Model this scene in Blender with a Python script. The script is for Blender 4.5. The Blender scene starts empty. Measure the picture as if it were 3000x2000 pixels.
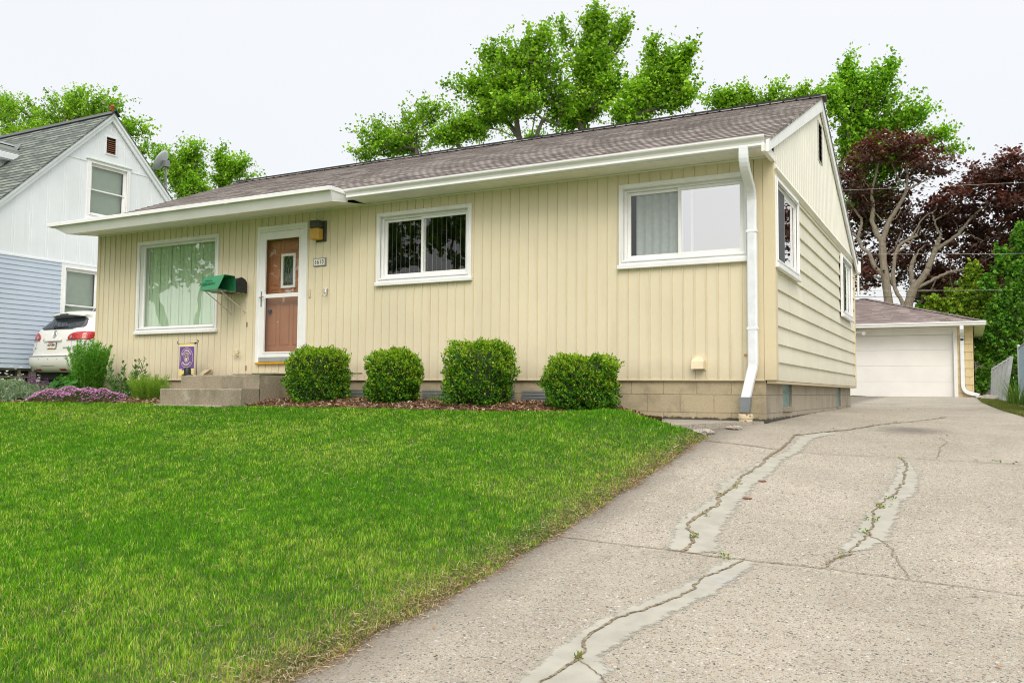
import bpy, bmesh, math, random
import numpy as np
from mathutils import Vector, Matrix
R = math.radians
random.seed(7)
RNG = np.random.default_rng(11)
scene = bpy.context.scene
COL = scene.collection

# ---------------------------------------------------------------- camera
CF = 2501.76                                   # focal length in px of a 3000 px wide frame
YAW, PITCH, ROLL = R(-28.06482), R(3.34157), R(0.43070)
CP = np.array([1.83242, -9.53761, -0.14159])
def cam_axes():
    f = np.array([math.sin(YAW)*math.cos(PITCH), math.cos(YAW)*math.cos(PITCH), math.sin(PITCH)])
    r = np.array([math.cos(YAW), -math.sin(YAW), 0.0])
    u = np.cross(r, f)
    return r*math.cos(ROLL)+u*math.sin(ROLL), -r*math.sin(ROLL)+u*math.cos(ROLL), f
CR, CU, CFW = cam_axes()
cam = bpy.data.cameras.new('camera')
cam.sensor_width = 36; cam.lens = 36*CF/3000; cam.clip_start = 0.05; cam.clip_end = 3000
camo = bpy.data.objects.new('camera', cam); COL.objects.link(camo)
m = Matrix.Identity(4)
for i in range(3):
    m[i][0], m[i][1], m[i][2], m[i][3] = CR[i], CU[i], -CFW[i], CP[i]
camo.matrix_world = m
scene.camera = camo

# ---------------------------------------------------------------- sky, sun, exposure
SUN_EL, SUN_ROT = R(44), R(152)                 # high soft sun behind the camera
w = bpy.data.worlds.new('World'); scene.world = w; w.use_nodes = True
nt = w.node_tree; nt.nodes.clear()
out = nt.nodes.new('ShaderNodeOutputWorld')
sky = nt.nodes.new('ShaderNodeTexSky'); sky.sky_type = 'NISHITA'; sky.sun_disc = False
sky.sun_elevation = SUN_EL; sky.sun_rotation = SUN_ROT; sky.dust_density = 5.0
bg1 = nt.nodes.new('ShaderNodeBackground'); bg1.inputs[1].default_value = 0.05
nt.links.new(sky.outputs[0], bg1.inputs[0])
tc = nt.nodes.new('ShaderNodeTexCoord'); sx = nt.nodes.new('ShaderNodeSeparateXYZ')
nt.links.new(tc.outputs['Generated'], sx.inputs[0])
cr = nt.nodes.new('ShaderNodeValToRGB')         # overcast cloud deck: dimmer near the horizon, bright overhead
el = cr.color_ramp.elements
el[0].position = 0.0; el[0].color = (0.76, 0.745, 0.725, 1)
el[1].position = 1.0; el[1].color = (2.1, 2.08, 2.05, 1)
e = el.new(0.46); e.color = (0.86, 0.85, 0.835, 1)
nt.links.new(sx.outputs[2], cr.inputs[0])
cn = nt.nodes.new('ShaderNodeTexNoise'); cn.inputs['Scale'].default_value = 1.6; cn.inputs['Detail'].default_value = 3
nt.links.new(tc.outputs['Generated'], cn.inputs['Vector'])
mr = nt.nodes.new('ShaderNodeMapRange'); mr.inputs[3].default_value = 0.955; mr.inputs[4].default_value = 1.045
nt.links.new(cn.outputs[0], mr.inputs[0])
bg2 = nt.nodes.new('ShaderNodeBackground')
nt.links.new(cr.outputs[0], bg2.inputs[0]); nt.links.new(mr.outputs[0], bg2.inputs[1])
ad = nt.nodes.new('ShaderNodeAddShader')
nt.links.new(bg1.outputs[0], ad.inputs[0]); nt.links.new(bg2.outputs[0], ad.inputs[1])
nt.links.new(ad.outputs[0], out.inputs[0])
sl = bpy.data.lights.new('sun', 'SUN'); sl.energy = 1.25; sl.angle = R(30); sl.color = (1, .96, .9)
so = bpy.data.objects.new('sun', sl); COL.objects.link(so)
sd = Vector((math.sin(SUN_ROT)*math.cos(SUN_EL), math.cos(SUN_ROT)*math.cos(SUN_EL), math.sin(SUN_EL)))
so.rotation_euler = sd.to_track_quat('Z', 'Y').to_euler()
scene.view_settings.view_transform = 'Standard'; scene.view_settings.look = 'None'
scene.view_settings.exposure = 0.0; scene.view_settings.gamma = 1.0
scene.render.engine = 'CYCLES'
scene.cycles.filter_width = 1.05; scene.render.filter_size = 1.05; scene.cycles.max_bounces = 8; scene.cycles.transparent_max_bounces = 16

# ---------------------------------------------------------------- placing helpers (rays of the surveyed viewpoint)
def ray(px, py):
    return CFW + CR*(px-1500)/CF - CU*(py-1000)/CF
def onp(px, py, ax, v):
    d = ray(px, py); return CP + d*((v-CP[ax])/d[ax])
def onX(px, py, X): return onp(px, py, 0, X)
def onY(px, py, Y): return onp(px, py, 1, Y)

# ---------------------------------------------------------------- object helpers
def tag(o, label=None, cat=None, group=None, kind=None):
    if label: o['label'] = label
    if cat: o['category'] = cat
    if group: o['group'] = group
    if kind: o['kind'] = kind
    return o
def thing(name, label, cat, loc=(0, 0, 0), group=None):
    o = bpy.data.objects.new(name, None); COL.objects.link(o); o.location = loc
    o.empty_display_size = .2
    return tag(o, label, cat, group)
def wloc(o):
    v = np.zeros(3)
    while o is not None:
        v += np.array(o.location); o = o.parent
    return v
def link(name, me, parent=None, label=None, origin=None):
    o = bpy.data.objects.new(name, me); COL.objects.link(o)
    if parent is not None: o.parent = parent
    if label: o['label'] = label
    return o
class MB:
    def __init__(s, T=None):
        s.v = []; s.f = []; s.T = T; s.sm = False
    def add(s, vs, fs):
        n = len(s.v)
        if s.T: vs = [s.T(p) for p in vs]
        s.v += [tuple(map(float, p)) for p in vs]
        s.f += [tuple(i+n for i in f) for f in fs]
        return s
    def box(s, a, b, bev=0.0):
        x0, y0, z0 = a; x1, y1, z1 = b
        if x0 > x1: x0, x1 = x1, x0
        if y0 > y1: y0, y1 = y1, y0
        if z0 > z1: z0, z1 = z1, z0
        c = min(bev, (x1-x0)*.45, (y1-y0)*.45, (z1-z0)*.45)
        if c <= 0:
            return s.add([(x0,y0,z0),(x1,y0,z0),(x1,y1,z0),(x0,y1,z0),(x0,y0,z1),(x1,y0,z1),(x1,y1,z1),(x0,y1,z1)],
                  [(0,3,2,1),(4,5,6,7),(0,1,5,4),(1,2,6,5),(2,3,7,6),(3,0,4,7)])
        vs = []; idx = {}
        X = (x0, x1); Y = (y0, y1); Z = (z0, z1); g = (1, -1)
        for i in (0,1):
            for j in (0,1):
                for k in (0,1):
                    for a_ in range(3):
                        p = [X[i]+g[i]*c, Y[j]+g[j]*c, Z[k]+g[k]*c]
                        p[a_] = (X, Y, Z)[a_][(i, j, k)[a_]]
                        idx[(i,j,k,a_)] = len(vs); vs.append(p)
        fs = []
        I = lambda i,j,k,a_: idx[(i,j,k,a_)]
        fs += [(I(0,0,0,0),I(0,0,1,0),I(0,1,1,0),I(0,1,0,0)),(I(1,0,0,0),I(1,1,0,0),I(1,1,1,0),I(1,0,1,0)),
               (I(0,0,0,1),I(1,0,0,1),I(1,0,1,1),I(0,0,1,1)),(I(0,1,0,1),I(0,1,1,1),I(1,1,1,1),I(1,1,0,1)),
               (I(0,0,0,2),I(0,1,0,2),I(1,1,0,2),I(1,0,0,2)),(I(0,0,1,2),I(1,0,1,2),I(1,1,1,2),I(0,1,1,2))]
        for j in (0,1):
            for k in (0,1): fs.append((I(0,j,k,1),I(1,j,k,1),I(1,j,k,2),I(0,j,k,2)))
        for i in (0,1):
            for k in (0,1): fs.append((I(i,0,k,0),I(i,1,k,0),I(i,1,k,2),I(i,0,k,2)))
            for j in (0,1): fs.append((I(i,j,0,0),I(i,j,1,0),I(i,j,1,1),I(i,j,0,1)))
        for i in (0,1):
            for j in (0,1):
                for k in (0,1): fs.append((I(i,j,k,0),I(i,j,k,1),I(i,j,k,2)))
        return s.add(vs, fs)
    def prism(s, poly, d):                      # poly: 3D points, extruded by vector d
        n = len(poly); p2 = [(p[0]+d[0], p[1]+d[1], p[2]+d[2]) for p in poly]
        return s.add(list(poly)+p2, [tuple(range(n))[::-1], tuple(range(n, 2*n))]+[(i,(i+1)%n,(i+1)%n+n,i+n) for i in range(n)])
    def quad(s, a, b, c, d): return s.add([a, b, c, d], [(0,1,2,3)])
    def tube(s, pts, r, k=8, cap=True):
        pts = [Vector(p) for p in pts]; n = len(pts)
        rs = r if hasattr(r, '__len__') else [r]*n
        vs = []; up = None
        for i, p in enumerate(pts):
            t = (pts[min(i+1, n-1)]-pts[max(i-1, 0)]).normalized()
            if up is None:
                up = Vector((0,0,1)) if abs(t.z) < .9 else Vector((1,0,0))
            a = (up - t*up.dot(t)); a = a.normalized() if a.length > 1e-6 else t.orthogonal().normalized()
            up = a; b = t.cross(a)
            for j in range(k):
                an = 2*math.pi*j/k
                vs.append(p+(a*math.cos(an)+b*math.sin(an))*rs[i])
        fs = [(i*k+j, i*k+(j+1)%k, (i+1)*k+(j+1)%k, (i+1)*k+j) for i in range(n-1) for j in range(k)]
        if cap: fs += [tuple(range(k))[::-1], tuple(range((n-1)*k, n*k))]
        return s.add(vs, fs)
    def sweep(s, pts, wv, hw, hd):              # rectangle swept along pts; wv = fixed width axis
        pts = [Vector(p) for p in pts]; wv = Vector(wv).normalized(); n = len(pts); vs = []
        b = min(hw, hd)*.25
        prof = [(-hw+b,-hd),(hw-b,-hd),(hw,-hd+b),(hw,hd-b),(hw-b,hd),(-hw+b,hd),(-hw,hd-b),(-hw,-hd+b)]
        for i, p in enumerate(pts):
            t = (pts[min(i+1, n-1)]-pts[max(i-1, 0)]).normalized()
            d = t.cross(wv).normalized(); ww = d.cross(t).normalized()
            for a_, c in prof: vs.append(p+ww*a_+d*c)
        k = 8
        fs = [(i*k+j, i*k+(j+1)%k, (i+1)*k+(j+1)%k, (i+1)*k+j) for i in range(n-1) for j in range(k)]
        fs += [tuple(range(k))[::-1], tuple(range((n-1)*k, n*k))]
        return s.add(vs, fs)
    def lathe(s, c, prof, k=20):                # prof: (r, z) list about vertical axis at c
        vs = [(c[0]+r_*math.cos(2*math.pi*j/k), c[1]+r_*math.sin(2*math.pi*j/k), c[2]+z_) for r_, z_ in prof for j in range(k)]
        n = len(prof)
        fs = [(i*k+j, i*k+(j+1)%k, (i+1)*k+(j+1)%k, (i+1)*k+j) for i in range(n-1) for j in range(k)]
        fs += [tuple(range(k))[::-1], tuple(range((n-1)*k, n*k))]
        return s.add(vs, fs)
    def build(s, name, mat, parent=None, smooth=False, label=None, fix=True):
        o = np.array([0., 0., 0.]) if parent is None else wloc(parent)
        me = bpy.data.meshes.new(name)
        me.from_pydata([(v[0]-o[0], v[1]-o[1], v[2]-o[2]) for v in s.v], [], s.f)
        if fix:
            bm = bmesh.new(); bm.from_mesh(me); bmesh.ops.recalc_face_normals(bm, faces=bm.faces); bm.to_mesh(me); bm.free()
        me.materials.append(mat)
        if smooth:
            me.polygons.foreach_set('use_smooth', [True]*len(me.polygons))
            try: me.set_sharp_from_angle(angle=R(35))
            except Exception: pass
        me.update()
        return link(name, me, parent, label)
def np_mesh(name, V, F, mat, parent=None, col=None, smooth=False, label=None):
    """V (N,3) ; F (M,k) int array ; col (N,3) per-vertex colour"""
    o = np.zeros(3) if parent is None else wloc(parent)
    me = bpy.data.meshes.new(name)
    F = np.asarray(F, dtype=np.int32); M_, k = F.shape
    me.vertices.add(len(V)); me.vertices.foreach_set('co', (np.asarray(V)-o).astype(np.float32).ravel())
    me.loops.add(M_*k); me.loops.foreach_set('vertex_index', F.ravel())
    me.polygons.add(M_); me.polygons.foreach_set('loop_start', np.arange(0, M_*k, k, dtype=np.int32))
    me.polygons.foreach_set('loop_total', np.full(M_, k, dtype=np.int32))
    if smooth: me.polygons.foreach_set('use_smooth', np.ones(M_, dtype=bool))
    if col is not None:
        a = me.attributes.new('Col', 'FLOAT_COLOR', 'POINT')
        c = np.ones((len(V), 4), dtype=np.float32); c[:, :3] = col
        a.data.foreach_set('color', c.ravel())
    me.materials.append(mat)
    me.update(calc_edges=True)
    return link(name, me, parent, label)

# ---------------------------------------------------------------- material helpers
class NT:
    def __init__(s, name):
        s.m = bpy.data.materials.new(name); s.m.use_nodes = True
        s.t = s.m.node_tree; s.t.nodes.clear()
        s.out = s.t.nodes.new('ShaderNodeOutputMaterial')
        s._co = None
    def n(s, typ, **kw):
        nd = s.t.nodes.new('ShaderNode'+typ)
        for k, v in kw.items():
            if k.startswith('i_'):
                key = k[2:]
                key = int(key) if key.isdigit() else key.replace('_', ' ')
                s.set(nd.inputs[key], v)
            else: setattr(nd, k, v)
        return nd
    def set(s, inp, v):
        if isinstance(v, bpy.types.NodeSocket): s.t.links.new(v, inp)
        elif isinstance(v, bpy.types.Node): s.t.links.new(v.outputs[0], inp)
        else:
            if isinstance(v, (tuple, list)) and len(v) == 3 and inp.type == 'RGBA': v = (*v, 1)
            inp.default_value = v
    def co(s, sc=(1,1,1), rot=(0,0,0)):
        if s._co is None: s._co = s.n('NewGeometry')
        if sc == (1,1,1) and rot == (0,0,0): return s._co.outputs['Position']
        mp = s.n('Mapping'); s.set(mp.inputs['Vector'], s._co.outputs['Position'])
        mp.inputs['Scale'].default_value = sc; mp.inputs['Rotation'].default_value = rot
        return mp.outputs[0]
    def noise(s, scale, detail=4, rough=.55, vec=None, out_=0):
        nd = s.n('TexNoise', i_Scale=scale, i_Detail=detail, i_Roughness=rough); s.set(nd.inputs['Vector'], vec if vec is not None else s.co())
        return nd.outputs[out_]
    def vor(s, scale, vec=None, feature='F1', rnd=1.0):
        nd = s.n('TexVoronoi', feature=feature, i_Scale=scale, i_Randomness=rnd); s.set(nd.inputs['Vector'], vec if vec is not None else s.co())
        return nd
    def ramp(s, fac, stops, interp='LINEAR'):
        nd = s.n('ValToRGB'); s.set(nd.inputs[0], fac); r = nd.color_ramp; r.interpolation = interp
        while len(r.elements) < len(stops): r.elements.new(.5)
        for e_, (p, c) in zip(r.elements, stops):
            e_.position = p; e_.color = (c, c, c, 1) if not hasattr(c, '__len__') else (*c, 1)
        return nd.outputs[0]
    def mix(s, f, a, b, mode='MIX'):
        nd = s.n('MixRGB', blend_type=mode); s.set(nd.inputs[0], f); s.set(nd.inputs[1], a); s.set(nd.inputs[2], b); return nd.outputs[0]
    def math(s, op, a, b=0.0, clamp=False):
        nd = s.n('Math', operation=op, use_clamp=clamp); s.set(nd.inputs[0], a); s.set(nd.inputs[1], b); return nd.outputs[0]
    def xyz(s, vec=None):
        nd = s.n('SeparateXYZ'); s.set(nd.inputs[0], vec if vec is not None else s.co()); return nd.outputs
    def bump(s, h, strength=.3, dist=.01, normal=None):
        nd = s.n('Bump', i_Strength=strength, i_Distance=dist, i_Height=h)
        if normal is not None: s.set(nd.inputs['Normal'], normal)
        return nd.outputs[0]
    def bsdf(s, col, rough=.6, bump=None, spec=.4, metal=0, **kw):
        b = s.n('BsdfPrincipled'); s.set(b.inputs['Base Color'], col); s.set(b.inputs['Roughness'], rough)
        b.inputs['Specular IOR Level'].default_value = spec; b.inputs['Metallic'].default_value = metal
        if bump is not None: s.set(b.inputs['Normal'], bump)
        for k, v in kw.items(): s.set(b.inputs[k.replace('_', ' ')], v)
        s.set(s.out.inputs[0], b.outputs[0]); return b
def plain(name, col, rough=.5, metal=0, spec=.4, var=.08, vs=6, bump=.0, bs=60, **kw):
    t = NT(name); c = col
    if var:
        nz = t.noise(vs, 5)
        c = t.mix(t.ramp(nz, [(.3, 0), (.7, 1)]), tuple(min(1, x*(1-var)) for x in col), tuple(min(1, x*(1+var)) for x in col))
    bp_ = t.bump(t.noise(bs, 3), bump, .005) if bump else None
    t.bsdf(c, rough, bp_, spec, metal, **kw); return t.m
# ---------------------------------------------------------------- materials
def mat_siding(name, col, streak=.05):
    t = NT(name)
    n1 = t.noise(.9, 5, .6); n2 = t.noise(9, 4, .6, t.co((14, 14, .8)))
    c = t.mix(t.ramp(n1, [(.35, 0), (.7, 1)]), tuple(x*.94 for x in col), tuple(min(1, x*1.04) for x in col))
    c = t.mix(t.ramp(n2, [(.45, 0), (.8, streak*3)]), c, tuple(x*.72 for x in col))
    sp = t.noise(70, 2, .5); c = t.mix(t.ramp(sp, [(.70, 0), (.78, .35)]), c, tuple(x*.55 for x in col))
    z = t.xyz()[2]                               # rain splash dirt just above the ground
    splash = t.ramp(t.math('ADD', z, t.math('MULTIPLY', t.noise(5, 4), .25)), [(0.08, .35), (.38, 0)])
    c = t.mix(splash, c, (.34, .27, .17))
    rs = t.noise(1.0, 6, .7, t.co((5, 5, .35))); c = t.mix(t.ramp(rs, [(.56, 0), (.72, .16)]), c, (.36, .27, .14))
    t.bsdf(c, .48, t.bump(t.noise(140, 3), .12, .002), .35); return t.m
M = {}
M['siding'] = mat_siding('cream_siding', (.765, .69, .50))
M['siding_side'] = mat_siding('cream_lap_siding', (.745, .715, .57))
M['gable'] = mat_siding('cream_gable_siding', (.86, .835, .73), .03)
M['trimboard'] = mat_siding('cream_corner_trim', (.70, .61, .41))
M['white'] = plain('white_trim', (.86, .865, .86), .42, var=.05, vs=3, bump=.08, bs=40)
M['soffit'] = plain('white_soffit', (.90, .88, .80), .5, var=.05, vs=3)
M['downspout'] = plain('white_downspout', (.80, .83, .86), .38, var=.06, vs=8)
M['bluewhite'] = mat_siding('pale_grey_siding', (.80, .845, .875), .03)
M['blue'] = mat_siding('blue_vinyl', (.52, .605, .71), .03)
M['garage'] = mat_siding('garage_shingle', (.70, .56, .31))
M['doorwhite'] = plain('garage_door_white', (.81, .80, .76), .45, var=.04, vs=2, bump=.1, bs=30)
M['black'] = plain('black_plastic', (.018, .02, .024), .4, bump=.2)
M['dark'] = plain('dark_interior', (.035, .037, .035), .8)
M['grey_metal'] = plain('grey_metal', (.23, .25, .26), .45, metal=.3)
M['dkmetal'] = plain('dark_wire', (.04, .035, .035), .5, metal=.4)
M['yellow'] = plain('ochre_sill', (.62, .34, .03), .45)
M['brass'] = plain('brass', (.45, .33, .12), .4, metal=.8)
M['chrome'] = plain('chrome', (.7, .7, .7), .15, metal=1.0, var=.02)
M['rubber'] = plain('rubber', (.02, .02, .02), .8)
M['vblind'] = plain('sage_blind', (.70, .84, .66), .6, var=.04)
M['vblind_dark'] = plain('grey_blind', (.40, .41, .38), .6, var=.05)
M['curtain'] = plain('white_curtain', (.90, .92, .93), .7, var=.03)
M['shade'] = plain('window_shade', (.62, .70, .62), .6, var=.04)
M['screen'] = plain('insect_screen', (.085, .09, .10), .7, var=.1, vs=200)
M['tealpane'] = plain('teal_basement_pane', (.16, .27, .24), .35, var=.35, vs=18)

def mat_shingle(name, cols, course, x0scale=(1, 1, 1), rot=(0, 0, 0), vert=False):
    """laminated shingles: every tab its own shade, dark line under each tab"""
    t = NT(name)
    p = t.xyz(); cc = t.n('CombineXYZ')
    run = t.math('ADD', p[0], t.math('MULTIPLY', p[1], .0)) if not vert else p[1]
    t.set(cc.inputs[0], run); t.set(cc.inputs[1], t.math('DIVIDE', t.math('SUBTRACT', p[2], course[0]), course[1]))
    flo = t.math('FLOOR', t.math('DIVIDE', t.math('SUBTRACT', p[2], course[0]), course[1]))
    h = t.math('FRACT', t.math('MULTIPLY', t.math('SINE', t.math('MULTIPLY', flo, 12.9898)), 43758.5))
    u = t.math('ADD', t.math('MULTIPLY', run, 3.6), t.math('MULTIPLY', h, 17.0))
    c2 = t.n('CombineXYZ'); t.set(c2.inputs[0], u); t.set(c2.inputs[1], t.math('MULTIPLY', flo, 7.31))
    v = t.n('TexVoronoi', voronoi_dimensions='2D', i_Scale=1.0, i_Randomness=.75); t.set(v.inputs['Vector'], c2.outputs[0])
    rv = t.xyz(v.outputs['Color'])[0]
    c = t.ramp(rv, [(0, cols[0]), (.35, cols[1]), (.6, cols[2]), (.85, cols[3])], 'LINEAR')
    gr = t.noise(160, 2, .6); c = t.mix(t.ramp(gr, [(.35, 0), (.65, .5)]), c, tuple(min(1, x*1.8) for x in cols[2]))
    fr = t.math('FRACT', t.math('DIVIDE', t.math('SUBTRACT', p[2], course[0]), course[1]))
    tab = t.math('GREATER_THAN', rv, .45)
    line = t.math('MULTIPLY', t.math('LESS_THAN', fr, .26), t.math('MULTIPLY', tab, .62))
    c = t.mix(line, c, tuple(x*.28 for x in cols[1]))
    big = t.noise(.7, 4); c = t.mix(t.ramp(big, [(.4, 0), (.7, .12)]), c, cols[3])
    t.bsdf(c, .9, t.bump(gr, .5, .004), .2); return t.m
M['shingle'] = mat_shingle('brown_shingles', [(.04, .034, .032), (.12, .104, .098), (.27, .24, .222), (.42, .38, .355)], (2.555, .05552))
M['shingle_garage'] = mat_shingle('garage_shingles', [(.08, .062, .058), (.15, .12, .11), (.21, .17, .158), (.28, .232, .215)], (1.90, .0434))
M['shingle_grey'] = mat_shingle('grey_green_shingles', [(.04, .05, .05), (.09, .105, .10), (.16, .18, .16), (.22, .245, .205)], (2.47, .109))

def mat_block(name, ax, base=(.42, .355, .235)):
    t = NT(name); p = t.xyz(); c2 = t.n('CombineXYZ')
    t.set(c2.inputs[0], t.math('SUBTRACT', p[ax], -1.271+.39*40 if ax == 0 else 40*.39)); t.set(c2.inputs[1], t.math('ADD', p[2], .3647+.203*4))
    b = t.n('TexBrick', i_Scale=1.0, offset=.5, offset_frequency=2, squash=1.0)
    t.set(b.inputs['Vector'], c2.outputs[0])
    for k, v in (('Brick Width', .39), ('Row Height', .203), ('Mortar Size', .004), ('Mortar Smooth', .35), ('Bias', 0.0)): b.inputs[k].default_value = v
    b.inputs['Color1'].default_value = (*base, 1); b.inputs['Color2'].default_value = (base[0]*.86, base[1]*.86, base[2]*.88, 1)
    b.inputs['Mortar'].default_value = (base[0]*.42, base[1]*.42, base[2]*.42, 1)
    g = t.noise(120, 3, .7); c = t.mix(t.ramp(g, [(.35, 0), (.7, .6)]), b.outputs[0], tuple(x*1.45 for x in base))
    g2 = t.vor(150); c = t.mix(t.ramp(g2.outputs[0], [(.0, .55), (.35, 0)]), c, tuple(x*.5 for x in base))
    st = t.noise(2.6, 6, .65); c = t.mix(t.ramp(st, [(.5, 0), (.68, .5)]), c, (.17, .15, .115))
    # black tar line along the ground joint
    z = t.math('ADD', p[2], t.math('MULTIPLY', t.noise(14, 5, .7), .10))
    c = t.mix(t.ramp(t.math('ADD', z, 1.0), [(.622, .85), (.640, 0)]), c, (.03, .03, .028))
    hb = t.math('ADD', t.math('MULTIPLY', b.outputs[1], -1.0), t.math('MULTIPLY', g, .35))
    t.bsdf(c, .92, t.bump(hb, .7, .006), .2); return t.m
M['block_front'] = mat_block('cinder_block_front', 0)
M['block_side'] = mat_block('cinder_block_side', 1, (.34, .30, .23))
M['block_far'] = mat_block('neighbour_block', 1, (.40, .37, .31))

def mat_concrete(name, base, agg=True):
    t = NT(name)
    w1 = t.noise(2.2, 3)
    big = t.noise(.55, 6, .6); mid = t.noise(5, 5, .65)
    c = t.mix(t.ramp(big, [(.35, 0), (.68, 1)]), tuple(x*.86 for x in base), tuple(x*1.08 for x in base))
    c = t.mix(t.ramp(mid, [(.45, 0), (.75, .30)]), c, tuple(x*.72 for x in base))
    fine = t.noise(260, 2, .7); c = t.mix(t.ramp(fine, [(.35, .7), (.52, 0)]), c, tuple(x*.45 for x in base))
    h = fine
    if agg:
        prev = None
        for sc, th, amt in ((30, .25, .9), (52, .34, .95), (90, .40, .95), (150, .42, .9)):
            v = t.vor(sc); rc = t.xyz(v.outputs['Color'])
            pc = t.ramp(rc[0], [(.0, (.13, .12, .11)), (.12, (.055, .058, .065)), (.20, (.46, .42, .36)), (.38, (.25, .20, .15)), (.54, (.60, .58, .54)), (.62, (.38, .31, .23)), (.74, (.17, .15, .13)), (.88, (.36, .21, .13)), (.91, (.50, .49, .47))], 'CONSTANT')
            here = t.math('MULTIPLY', t.math('LESS_THAN', v.outputs[0], t.math('MULTIPLY', th*1.25, t.math('ADD', .4, t.math('MULTIPLY', rc[1], .6)))), t.math('GREATER_THAN', rc[2], .42))
            c = t.mix(t.math('MULTIPLY', here, amt), c, pc)
            h = t.math('ADD', h, t.math('MULTIPLY', here, .5))
        # worn patches where dark aggregate shows through
        dk = t.noise(.75, 7, .72); sp = t.ramp(t.noise(75, 4, .75), [(.44, 0), (.56, 1)]); c = t.mix(t.math('MULTIPLY', t.ramp(dk, [(.44, 0), (.62, .62)]), sp), c, tuple(x*.42 for x in base)); st_ = t.noise(2.3, 6, .7); c = t.mix(t.ramp(st_, [(.58, 0), (.75, .25)]), c, tuple(x*.5 for x in base))
    t.bsdf(c, .93, t.bump(h, .35, .004), .2); return t, c
t, c = mat_concrete('aggregate_concrete', (.46, .415, .332))
# oil stain and dark rim along the lawn
p = t.xyz()
def blob(t, p, x, y, rx, ry, ns=6):
    dx = t.math('DIVIDE', t.math('SUBTRACT', p[0], x), rx); dy = t.math('DIVIDE', t.math('SUBTRACT', p[1], y), ry)
    d = t.math('SQRT', t.math('ADD', t.math('MULTIPLY', dx, dx), t.math('MULTIPLY', dy, dy)))
    return t.ramp(t.math('ADD', d, t.math('MULTIPLY', t.math('SUBTRACT', t.noise(ns, 6, .7), .5), 1.1)), [(.25, .75), (.95, 0)])
b = [n for n in t.t.nodes if n.type == 'BSDF_PRINCIPLED'][0]
c = t.mix(blob(t, p, 1.30, .45, .45, .5, 9), c, (.12, .11, .10))
edge = t.math('ADD', p[0], t.math('MULTIPLY', t.noise(3, 5, .6), .35))
c = t.mix(t.ramp(edge, [(.0, 0), (.0001, 0), (.16, 0)]), c, c)
er = t.n('MapRange', i_1=-.30, i_2=.02, i_3=.75, i_4=0.0); t.set(er.inputs[0], t.math('SUBTRACT', edge, .02))
c = t.mix(er.outputs[0], c, (.13, .115, .095))
sl_ = t.math('FLOOR', t.math('DIVIDE', t.math('ADD', p[1], 4.72), 3.22)); wn = t.n('TexWhiteNoise', noise_dimensions='1D'); t.set(wn.inputs['W'], t.math('ADD', t.math('MULTIPLY', sl_, 3.1), 7.7)); c = t.mix(t.math('MULTIPLY', wn.outputs[0], .16), c, (.20, .175, .135))
tr_ = t.noise(.5, 5, .7, t.co((1, .22, 1))); c = t.mix(t.ramp(tr_, [(.52, 0), (.70, .22)]), c, (.15, .135, .11))
t.set(b.inputs['Base Color'], c); M['drive'] = t.m
ts, cs = mat_concrete('step_concrete', (.41, .355, .265), False)
cs = ts.mix(ts.ramp(ts.noise(3.2, 7, .68, ts.co((1, 1, .5))), [(.48, 0), (.66, .55)]), cs, (.12, .10, .07))
cs = ts.mix(ts.ramp(ts.noise(55, 3, .7), [(.40, .5), (.55, 0)]), cs, (.17, .145, .105)); cs = ts.mix(ts.ramp(ts.noise(2.1, 6, .7), [(.60, 0), (.66, .5)]), cs, (.50, .46, .38))
ts.set([n for n in ts.t.nodes if n.type == 'BSDF_PRINCIPLED'][0].inputs['Base Color'], cs); M['stepconc'] = ts.m
M['walkconc'] = mat_concrete('walk_concrete', (.44, .40, .33), True)[0].m
def mat_patch():
    t = NT('crack_filler')
    c = t.mix(t.ramp(t.noise(7, 5, .6), [(.35, 0), (.65, 1)]), (.355, .342, .285), (.43, .413, .35))
    c = t.mix(t.ramp(t.noise(3.2, 4), [(.62, 0), (.68, .6)]), c, (.42, .42, .42))
    bs = t.n('BsdfPrincipled', i_Roughness=.85); t.set(bs.inputs['Base Color'], c); bs.inputs['Specular IOR Level'].default_value = .25
    t.set(bs.inputs['Normal'], t.bump(t.noise(30, 4), .1, .004))
    at = t.n('Attribute', attribute_name='Col'); tr = t.n('BsdfTransparent'); mx = t.n('MixShader')
    a = t.xyz(at.outputs[0])[0]
    a = t.ramp(t.math('ADD', a, t.math('MULTIPLY', t.math('SUBTRACT', t.noise(14, 6, .75), .5), 1.5)), [(.34, 0), (.66, .92)])
    t.set(mx.inputs[0], a); t.set(mx.inputs[1], tr.outputs[0]); t.set(mx.inputs[2], bs.outputs[0]); t.set(t.out.inputs[0], mx.outputs[0])
    return t.m
M['patch'] = mat_patch()
t = NT('crack_dark'); c = t.ramp(t.noise(35, 4, .7), [(.3, (.05, .042, .03)), (.45, (.15, .12, .08)), (.60, (.34, .27, .17)), (.75, (.14, .10, .06))]); t.bsdf(c, .95, t.bump(t.noise(120, 2), .8, .006)); M['crack'] = t.m
def attr_mat(name, rough=.5, trans=.35, spec=.3, var=.25, tint=(1.15, 1.1, .35)):
    t = NT(name); at = t.n('Attribute', attribute_name='Col'); c = at.outputs[0]
    b = t.n('BsdfPrincipled', i_Roughness=rough); b.inputs['Specular IOR Level'].default_value = spec; t.set(b.inputs['Base Color'], c)
    if trans:
        tl = t.n('BsdfTranslucent'); t.set(tl.inputs[0], t.mix(1.0, c, tint, 'MULTIPLY')); mx = t.n('MixShader', i_0=trans)
        t.set(mx.inputs[1], b.outputs[0]); t.set(mx.inputs[2], tl.outputs[0]); t.set(t.out.inputs[0], mx.outputs[0])
    else: t.set(t.out.inputs[0], b.outputs[0])
    return t.m
M['leaf'] = attr_mat('leaves', .5, .34, .12)
M['leafdark'] = attr_mat('copper_leaves', .42, .28, .35, tint=(1.3, .7, .5))
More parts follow.
